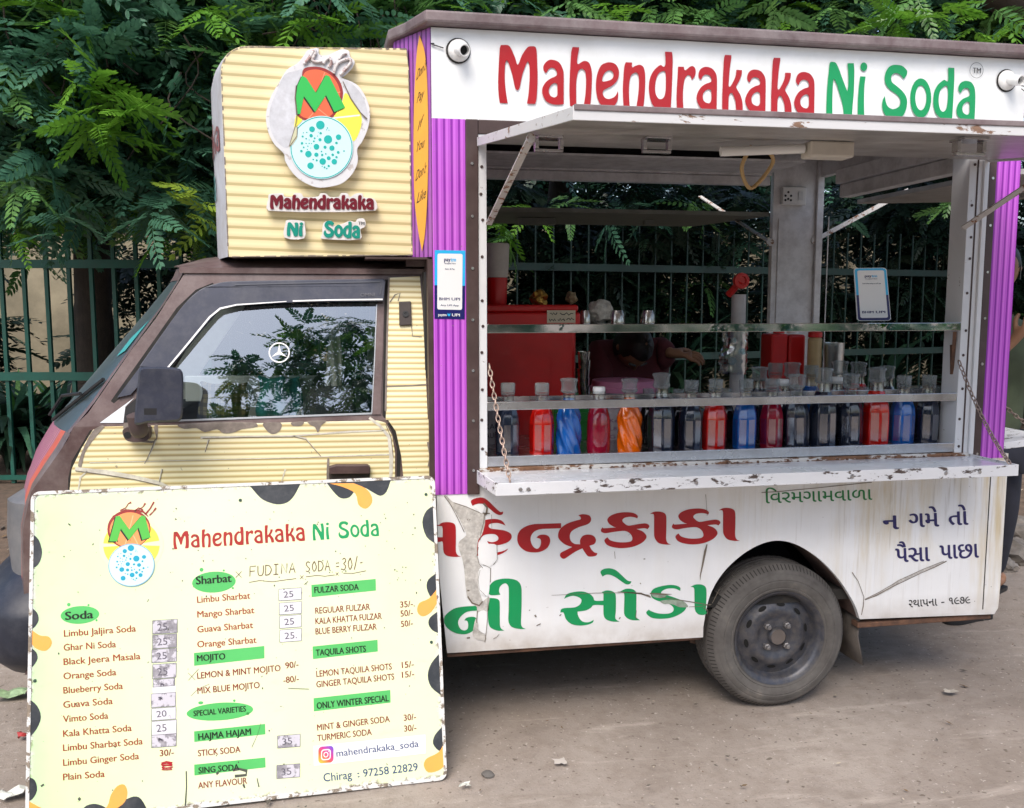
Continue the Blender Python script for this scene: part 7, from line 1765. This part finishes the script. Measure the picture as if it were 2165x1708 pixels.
def hand(s_, a, b, cap):
    n = len(s_); a, b = Vector(a), Vector(b); ex = (b - a) / n; 
    for i, ch in enumerate(s_):
        for st_ in ST.get(ch, []):
            pts = [a + ex * (i + .08 + q[0] * 1.02) + Vector((0, -cap * q[1])) for q in st_]
            pts = curve([Vector((p.x, p.y)) for p in pts], 4) if len(pts) > 3 and ch not in 'N' else pts
            m.sheet([ribbon([tuple(p) for p in pts], 4.2)], bf(.0010 + .00008 * i))
hand('FUDINA', (1140, 522), (1362, 504), 46); hand('SODA', (1403, 502), (1526, 494), 46); hand('=30/-', (1548, 496), (1692, 486), 54)
m.sheet([ribbon([(1140, 548), (1190, 540), (1250, 546), (1310, 538), (1362, 532)], 3)], bf(.001)); m.sheet([ribbon([(1408, 524), (1460, 518), (1500, 522), (1545, 516)], 3)], bf(.001)); m.sheet([ribbon([(1585, 508), (1630, 510), (1694, 498)], 3)], bf(.001))
for x, y, s_ in ((1388, 526, 8), (1556, 512, 7), (1090, 512, 14)):
    m.sheet([ribbon([(x - s_, y - s_), (x + s_, y + s_)], 2.5)], bf(.0010)); m.sheet([ribbon([(x - s_, y + s_), (x + s_, y - s_)], 2.5)], bf(.0012))
m.sheet([ribbon([(862, 958), (895, 990)], 2)], bf(.001)); m.sheet([ribbon([(862, 992), (910, 940)], 2)], bf(.0011)); m.sheet([ribbon([(876, 1062), (910, 1030), (960, 1010)], 1.6)], bf(.001))
bbuild(m, 'handwriting', flat('pencil_brown', (.16, .085, .05), .6), PB)
# contact block
deco('white_contact_strip', [[(1452, 1300), (1985, 1258), (1988, 1345), (1455, 1390)]], flat('contact_white', (.80, .81, .80), .4), .0006, sm=0)
def insta():
    m = NT('gradient_badge'); v = m.pos(obj=True); sp = m.new('ShaderNodeSeparateXYZ'); m.l.new(v, sp.inputs[0])
    c0 = B(1475, 1375); c1 = B(1546, 1300); 
    t_ = m.math('DIVIDE', m.math('SUBTRACT', m.math('ADD', m.math('SUBTRACT', sp.outputs[0], c0[0]), sp.outputs[1]), c0[1]), (c1[0] - c0[0]) + (c1[1] - c0[1]))
    m.set(Base_Color=m.ramp(t_, [(.05, sr(250, 190, 70)), (.35, sr(238, 100, 70)), (.6, sr(200, 60, 140)), (.95, sr(100, 80, 200))]), Roughness=.4); return m.m
deco('social_badge', [[(x, y - (x - 1510) * .06) for x, y in rrect(1475, 1547, 1302, 1378, 17)]], insta(), .0010, sm=0)
m = MB(); q_ = lambda l: [(x, y - (x - 1510) * .06) for x, y in l]
m.sheet([q_(rrect(1488, 1534, 1315, 1365, 14)), q_(rrect(1493, 1529, 1320.5, 1359.5, 10))[::-1]], bf(.0014)); m.sheet([q_(ellipse(1511, 1340, 12, 13, 24)), q_(ellipse(1511, 1340, 7.5, 8.5, 24))[::-1]], bf(.0014)); m.sheet([q_(ellipse(1524, 1326, 2.6, 2.8, 10))], bf(.0014))
bbuild(m, 'social_badge_lines', M_wh, PB)
m = MB(); putb(m, 'mahendrakaka_soda', (1562, 1351), (1953, 1313), 31, bf(.0010), 0, .006); putb(m, 'Chirag', (1502, 1463), (1636, 1451), 37, bf(.0009), 0, .006); putb(m, ':', (1662, 1447), (1672, 1446), 30, bf(.0009), 0, .006); putb(m, '97258 22829', (1690, 1446), (1950, 1422), 35, bf(.0009), 0, .006)
bbuild(m, 'contact_text', M_nvy, PB)
# screws, dents
m = MB()
for x, y in ((1093, 170), (1982, 142), (162, 983), (2012, 832)): px = B(x, y); m.lathe([(.0052, .0), (.0042, .003), (.001, .0032)], (px[0], px[1], .0042), (0, 0, 1), 12)
bbuild(m, 'board_screws', flat('dark_screw', (.03, .07, .05), .5), normals=True)
m = MB()
for p, w_ in (([(860, 1400), (862, 1470), (858, 1560)], 5), ([(1075, 1400), (1105, 1396), (1140, 1404), (1138, 1424), (1085, 1426)], 12), ([(1000, 1408), (1008, 1416)], 14), ([(1125, 1465), (1132, 1482)], 10), ([(1188, 1440), (1198, 1480)], 4), ([(1330, 1035), (1428, 1040)], 3), ([(1204, 1190), (1190, 1240), (1162, 1300)], 1.6), ([(370, 1508), (380, 1516)], 12), ([(200, 1452), (214, 1444)], 7), ([(298, 277), (308, 285)], 5), ([(1400, 560), (1418, 545)], 3)):
    m.sheet([ribbon(p, w_, .4)], bf(.0013))
for k in range(150):
    x, y = random.uniform(150, 2050), random.choice((random.uniform(180, 620), random.uniform(170, 1500))); r_ = random.uniform(1.2, 3.4)
    if random.random() < .5 and x < 800: continue
    m.sheet([ellipse(x, y, r_, r_ * random.uniform(.7, 1.6), 7)], bf(.0016))
bbuild(m, 'scuff_marks', flat('scuff_dark', (.07, .075, .06), .7), PB)
# ------------------------------------------------------------------ people, small things on the ground
def skin_body(name, verts, edges, radii, mat, parent=None, sub=2, root=0):
    me = bpy.data.meshes.new(name); me.from_pydata([tuple(v) for v in verts], edges, [])
    ob = bpy.data.objects.new(name, me); COL.objects.link(ob)
    sk = ob.modifiers.new('skin', 'SKIN'); sk.use_smooth_shade = True
    for i, r_ in enumerate(radii):
        d = me.skin_vertices[0].data[i]; d.radius = r_ if isinstance(r_, tuple) else (r_, r_); d.use_root = (i == root)
    sb = ob.modifiers.new('sub', 'SUBSURF'); sb.levels = sb.render_levels = sub
    me.materials.append(mat)
    if parent is not None:
        ob.parent = parent; ob.location = -parent.location
    return ob
M_skin = paint('brown_skin', (.30, .155, .09), .5, .12, .0, sc=20)
M_hair = paint('black_hair', (.012, .010, .009), .5, .3, 0, sc=60)
M_olive = paint('olive_shirt', (.075, .095, .055), .9, .2, 0, sc=14)
M_jean = paint('dark_trousers', (.020, .022, .035), .9, .3, 0, sc=20)
def hand(mb_name, wrist, dirn, up, mat, parent, s=1.0, curl=.5):
    d = Vector(dirn).normalized(); n = Vector(up).normalized(); sdv = d.cross(n).normalized(); n = sdv.cross(d)
    V = [Vector(wrist), Vector(wrist) + d * .035 * s, Vector(wrist) + d * .075 * s]; E_ = [(0, 1), (1, 2)]; Rr = [.024 * s, (.036 * s, .016 * s), (.036 * s, .015 * s)]
    for k in range(4):
        o = (k - 1.5) * .019 * s; L = (.066, .075, .070, .055)[k] * s
        b = Vector(wrist) + d * .085 * s + sdv * o; c_ = b + d * L * .45 - n * L * .12 * curl; e = c_ + d * L * .3 - n * L * .45 * curl; f_ = e + d * L * .05 - n * L * .4 * curl
        i = len(V); V += [b, c_, e, f_]; E_ += [(2, i), (i, i + 1), (i + 1, i + 2), (i + 2, i + 3)]; Rr += [.0095 * s, .009 * s, .008 * s, .0065 * s]
    i = len(V); b = Vector(wrist) + d * .03 * s + sdv * -.036 * s
    V += [b, b + d * .03 * s - sdv * .022 * s - n * .012 * s, b + d * .055 * s - sdv * .026 * s - n * .024 * s]; E_ += [(1, i), (i, i + 1), (i + 1, i + 2)]; Rr += [.013 * s, .011 * s, .0085 * s]
    return V, E_, Rr
def head(c, face, parent, mat_skin, mat_hair, tilt=0):
    c = Vector(c); f_ = Vector(face).normalized(); s_ = f_.cross(Vector((0, 0, 1))).normalized(); u = s_.cross(f_)
    bm = bmesh.new(); bmesh.ops.create_icosphere(bm, subdivisions=4, radius=1)
    for v in bm.verts:
        x, y, z = v.co                                    # x: side, y: face, z: up
        yy = y; w_ = 1 - .18 * max(0, -z) ** 1.3
        q = Vector((x * .076 * w_, yy * .095, z * .115))
        if y > 0:
            q.y *= .93
            q.y += .026 * math.exp(-((x / .16) ** 2 + ((z + .08) / .20) ** 2)) * (1 if z < .15 else .6)        # nose
            q.y -= .012 * (math.exp(-(((x - .38) / .17) ** 2 + ((z - .10) / .10) ** 2)) + math.exp(-(((x + .38) / .17) ** 2 + ((z - .10) / .10) ** 2)))
            q.y += .007 * math.exp(-((x / .30) ** 2 + ((z + .42) / .07) ** 2)) + .006 * math.exp(-((x / .30) ** 2 + ((z + .55) / .08) ** 2)) + .010 * math.exp(-((x / .3) ** 2 + ((z + .82) / .16) ** 2))
            q.y += .006 * math.exp(-((x / .6) ** 2 + ((z - .24) / .07) ** 2))
        v.co = c + s_ * q.x + f_ * q.y + u * q.z
    me = bpy.data.meshes.new('head'); bm.to_mesh(me); bm.free(); me.materials.append(mat_skin); me.shade_smooth()
    h = bpy.data.objects.new('head', me); COL.objects.link(h); h.parent = parent; h.location = -parent.location
    m = MB(); rows = []
    for j in range(10):
        th = R(4 + 9.2 * j); rows.append([tuple(c + s_ * (.081 * math.sin(th) * math.cos(a)) + f_ * ((.100 * math.sin(th) * math.sin(a)) if not (math.sin(a) > .2 and j > 5) else .078 * math.sin(th) * math.sin(a)) + u * (.121 * math.cos(th) + (.004 * math.sin(a * 9 + j)))) for a in [2*math.pi*k/28 for k in range(28)]])
    m.grid(rows, close_u=True)
    m.grid([[tuple(c + s_ * (.080 * math.cos(a)) + f_ * (.096 * math.sin(a)) + u * z) for a in [R(180 + 10 * k - 20) for k in range(23)]] for z in (.02, -.02, -.055)])
    m.build('hair', mat_hair, parent, smooth=70)
    m = MB()
    for sx in (-1, 1):
        e = c + s_ * (.029 * sx) + f_ * .0805 + u * .012; m.lathe([(.0001, .006), (.006, .005), (.011, .0), (.006, -.005)], e, f_, 12, 0); m.lathe([(.0001, .0075), (.005, .0066)], e, f_, 10, 1)
        m.bar(c + s_ * (.013 * sx) + f_ * .091 + u * .030, c + s_ * (.046 * sx) + f_ * .080 + u * .032, .008, .006, up=u, mi=1)
        m.lathe([(.0001, .010), (.014, .006), (.018, 0), (.012, -.006)], c + s_ * (.074 * sx) + u * -.005, s_ * sx, 12, 2)
    m.bar(c + s_ * -.022 + f_ * .0905 + u * -.056, c + s_ * .022 + f_ * .0905 + u * -.056, .006, .003, up=u, mi=3)
    m.build('face_features', [flat('eye_white', (.6, .58, .54), .3), M_hair, mat_skin, flat('mouth_line', (.12, .04, .03), .5)], parent, smooth=50)
    return h
# man at the right edge, behind the van
HX, HY = 3.16, .98
P_ = thing('person', 'man in olive T-shirt and dark trousers standing behind the van at the right edge', 'person', (HX, HY, 0))
foot = G(2072, 1308); foot2 = Vector((HX + .16, HY + .10, .0))
pel = Vector((HX + .02, HY, .88))
V = [pel, pel + Vector((0, 0, .12)), pel + Vector((-.01, 0, .32)), pel + Vector((-.02, .0, .50)), pel + Vector((-.03, -.02, .60))]
skin_body('shirt', [pel + Vector((0, 0, -.06)), V[1], V[2], V[3], pel + Vector((-.20, -.02, .47)), pel + Vector((.18, .0, .47)), pel + Vector((-.27, -.06, .28)), pel + Vector((.25, -.02, .28)), V[4]],
          [(0, 1), (1, 2), (2, 3), (3, 4), (3, 5), (4, 6), (5, 7), (3, 8)], [(.165, .125), (.160, .115), (.175, .12), (.15, .10), .075, .075, .068, .068, .055], M_olive, P_)
kn1 = Vector(((pel.x - .08 + foot.x) / 2, (pel.y + foot.y) / 2 - .03, .46))
skin_body('trousers', [pel + Vector((0, 0, -.02)), pel + Vector((-.09, 0, -.08)), kn1, Vector((foot.x + .02, foot.y + .02, .10)), pel + Vector((.09, .01, -.08)), Vector((HX + .14, HY + .02, .45)), Vector((foot2.x, foot2.y, .10))],
          [(0, 1), (1, 2), (2, 3), (0, 4), (4, 5), (5, 6)], [(.16, .12), .092, .066, .052, .092, .066, .052], M_jean, P_)
neck = pel + Vector((-.03, -.02, .60))
el = pel + Vector((-.31, -.10, .20)); wr = U(2152, 712, HY - .32)
V, E_, Rr = hand('h', wr, Vector((.10, -.25, .35)), Vector((-.4, -.6, .2)), M_skin, P_, 1.0, .8)
base = [neck, neck + Vector((0, -.01, .11)), pel + Vector((-.22, -.02, .44)), el]
skin_body('forearm_and_hand', [el] + V, [(0, 1)] + [(a + 1, b + 1) for a, b in E_], [.042] + Rr, M_skin, P_)
skin_body('neck', [neck + Vector((0, 0, -.06)), neck + Vector((-.005, -.015, .10))], [(0, 1)], [.058, .052], M_skin, P_)
skin_body('upper_arm', [pel + Vector((-.25, -.05, .33)), el], [(0, 1)], [.050, .042], M_skin, P_)
el2 = pel + Vector((.30, -.08, .20)); wr2 = wr + Vector((.16, .02, -.04))
V, E_, Rr = hand('h', wr2, Vector((-.5, -.3, .2)), Vector((.1, -.4, .8)), M_skin, P_, 1.0, .5)
skin_body('forearm_and_hand', [pel + Vector((.24, -.02, .32)), el2] + V, [(0, 1), (1, 2)] + [(a + 2, b + 2) for a, b in E_], [.050, .042] + Rr, M_skin, P_)
head(neck + Vector((-.02, -.05, .21)), (-.55, -.75, -.25), P_, M_skin, M_hair)
def sandal(p, yaw, lab=None):
    c, s_ = math.cos(yaw), math.sin(yaw); tr = lambda x, y, z: (p.x + c * x - s_ * y, p.y + s_ * x + c * y, z)
    so_ = smooth([(-.10, -.035), (-.11, .0), (-.10, .035), (.0, .038), (.10, .05), (.16, .035), (.17, .0), (.14, -.035), (.05, -.042), (-.03, -.034)], 3)
    m = MB(); m.slab([so_], lambda x, y: tr(x, y, .002), lambda x, y: tr(x, y, .022)); 
    for x0 in (.05, .10): m.tube([tr(x0, -.042, .02), tr(x0 + .005, -.02, .062), tr(x0 + .005, .02, .064), tr(x0, .046, .02)], .011, 6)
    m.build('sandal', M_black, P_, smooth=50)
    skin_body('foot', [Vector(tr(-.06, 0, .11)), Vector(tr(-.07, 0, .055)), Vector(tr(.02, 0, .058)), Vector(tr(.09, .0, .04)), Vector(tr(.13, .015, .034)), Vector(tr(.115, -.02, .032))], [(0, 1), (1, 2), (2, 3), (3, 4), (3, 5)], [.040, .042, (.036, .030), (.036, .018), .013, .012], M_skin, P_)
sandal(foot + Vector((-.05, 0, 0)), math.pi + .15); sandal(foot2, math.pi + .5)
# vendor bending behind the drum, dim inside the van
VX, VY = ui(1100, 900, 1.10).x, 1.10
P2 = thing('person', 'vendor in dark maroon shirt bending behind the pink lidded drum inside the van', 'person', (VX, VY, .44))
M_maroon = paint('maroon_shirt', (.11, .022, .030), .9, .25, 0, sc=16)
ch = ui(1100, 870, 1.05)
sh1, sh2 = ui(890, 850, 1.06), ui(1330, 850, 1.06)
skin_body('shirt', [Vector((VX, 1.20, .98)), Vector((VX, 1.16, 1.12)), Vector((ch.x, 1.10, ch.z - .04)), sh1 + Vector((0, .02, -.03)), sh2 + Vector((0, .02, -.03)), sh1 + Vector((-.03, -.02, -.20)), ui(1380, 905, .98)],
          [(0, 1), (1, 2), (2, 3), (2, 4), (3, 5), (4, 6)], [(.17, .11), (.17, .12), (.17, .11), .085, .085, .06, .06], M_maroon, P2)
skin_body('trousers', [Vector((VX, 1.21, .96)), Vector((VX - .09, 1.21, .88)), Vector((VX - .09, 1.16, .68)), Vector((VX - .09, 1.22, .46)), Vector((VX + .09, 1.21, .88)), Vector((VX + .09, 1.16, .68)), Vector((VX + .09, 1.22, .46))], [(0, 1), (1, 2), (2, 3), (0, 4), (4, 5), (5, 6)], [(.15, .11), .09, .07, .06, .09, .07, .06], M_jean, P2)
hw = ui(1390, 900, .97)
V, E_, Rr = hand('h', hw, Vector((.8, -.35, -.08)), Vector((0, -.6, .8)), M_skin, P2, 1.0, .6)
skin_body('forearm_and_hand', [ui(1345, 880, 1.0)] + V, [(0, 1)] + [(a + 1, b + 1) for a, b in E_], [.034] + Rr, M_skin, P2)
hp = ui(1110, 880, .98)
head(hp + Vector((0, 0, .02)), (.03, -.16, -1.0), P2, M_skin, M_hair)
skin_body('neck', [Vector((ch.x, 1.09, ch.z - .02)), hp + Vector((0, .03, .0))], [(0, 1)], [.06, .055], M_skin, P2)

# litter, leaves and stones on the ground
def litter(name, x, y, lab, cat_, mat, s=.05, h=.02):
    p = G(x, y); z = ground_z(p.x, p.y) + .004; m = MB(); rs = random.Random(int(x * 7 + y))
    rows = [[(p.x + s * (i / 4 - .5) + rs.uniform(-.006, .006), p.y + s * .7 * (j / 3 - .5) + rs.uniform(-.006, .006), z + .012 + rs.uniform(0, h)) for i in range(5)] for j in range(4)]
    m.grid(rows); return tag(m.build(name, mat, smooth=30), lab, cat_)
M_w = paint('white_wrapper', (.68, .70, .64), .4, .2, .2); M_gw = paint('green_white_wrapper', (.35, .50, .28), .4, .5, .2, sc=40)
litter('wrapper', 24, 1478, 'crumpled green and white wrapper on the ground at the left edge', 'wrapper', M_gw, .10, .025)
litter('wrapper', 26, 1742 - 50, 'crushed clear plastic wrapper on the ground at the lower left edge', 'wrapper', M_w, .07)
litter('wrapper', 55, 1568, 'small red wrapper beside the left edge of the menu board', 'wrapper', paint('red_wrapper', (.40, .05, .05), .4), .05)
litter('paper_scrap', 982, 1670, 'small white scrap of paper on the ground right of the board foot', 'scrap', M_w, .03, .006)
litter('wrapper', 2010, 1470, 'flat pale wrapper on the ground right of the rear wheel', 'wrapper', paint('pale_litter', (.42, .38, .32), .7), .05, .006)
litter('wrapper', 1185, 1620, 'pale torn strip on the road below the van', 'scrap', paint('pale_strip', (.46, .42, .38), .7), .045, .004)
p = G(1032, 1642); m = MB()
bm = bmesh.new(); bmesh.ops.create_icosphere(bm, subdivisions=2, radius=.018)
for v in bm.verts: v.co *= 1 + .4 * noise.noise(v.co * 60)
me = bpy.data.meshes.new('pebble'); bm.to_mesh(me); bm.free(); me.materials.append(paint('grey_stone', (.13, .12, .11), .9, .3)); 
o = bpy.data.objects.new('pebble', me); COL.objects.link(o); o.location = (p.x, p.y, .008); o.scale = (1.2, 1, .6); tag(o, 'dark grey pebble on the road just right of the menu board', 'stone')
# scattered grit and dry leaves (uncountable)
V, F, M, oo = [], [], [], 0
for i in range(3000):
    if i < 2000: x, y = rng.uniform(-2.5, 4), rng.uniform(-1.3, 2.0)
    else: x, y = rng.uniform(-5, 6), rng.uniform(1.7, 4.2)
    s = abs(rng.normal(0, .0036 if i < 1850 else (.012 if i < 2000 else .024))) + .002; a = rng.uniform(0, 6.28); z = ground_z(x, y) + .010 + rng.uniform(0, .004)
    d = np.array([math.cos(a), math.sin(a), rng.uniform(-.2, .3)]) * s; q = np.array([-math.sin(a), math.cos(a), rng.uniform(-.2, .2)]) * s * .4; p = np.array([x, y, z])
    V += [p - d, p + q, p + d, p - q]; F.append((oo, oo + 1, oo + 2, oo + 3)); oo += 4; M.append(int(rng.integers(3)))
kind(quads_mesh('ground_litter', [np.array(V)], [np.array(F)], [np.array(M)], [paint('dry_leaf', (.16, .10, .05), .9, .4), paint('grit', (.10, .085, .07), .9, .3), paint('pale_leaf', (.42, .36, .28), .9, .3)]), 'stuff')
# rubble behind the van at the right
for k, (x, y, s) in enumerate(((2140, 1165, .14), (2160, 1130, .18), (2120, 1185, .08))):
    p = G(x, y, .05); bm = bmesh.new(); bmesh.ops.create_icosphere(bm, subdivisions=3, radius=s)
    for v in bm.verts: v.co *= 1 + .35 * noise.noise(v.co * (2.2 / s) + Vector((k * 9, 0, 0))); v.co.z *= .6
    me = bpy.data.meshes.new('rubble_stone'); bm.to_mesh(me); bm.free(); me.materials.append(paint('pale_rubble', (.20, .18, .16), .9, .5, .4, sc=12))
    o = bpy.data.objects.new('rubble_stone', me); COL.objects.link(o); o.location = (p.x, p.y, ground_z(p.x, p.y) + s * .3)
    tag(o, ('middle pale rubble stone behind the man at the right edge', 'largest pale rubble stone behind the man at the right edge', 'smallest pale rubble stone behind the man at the right edge')[k], 'stone', 'rubble behind the van')
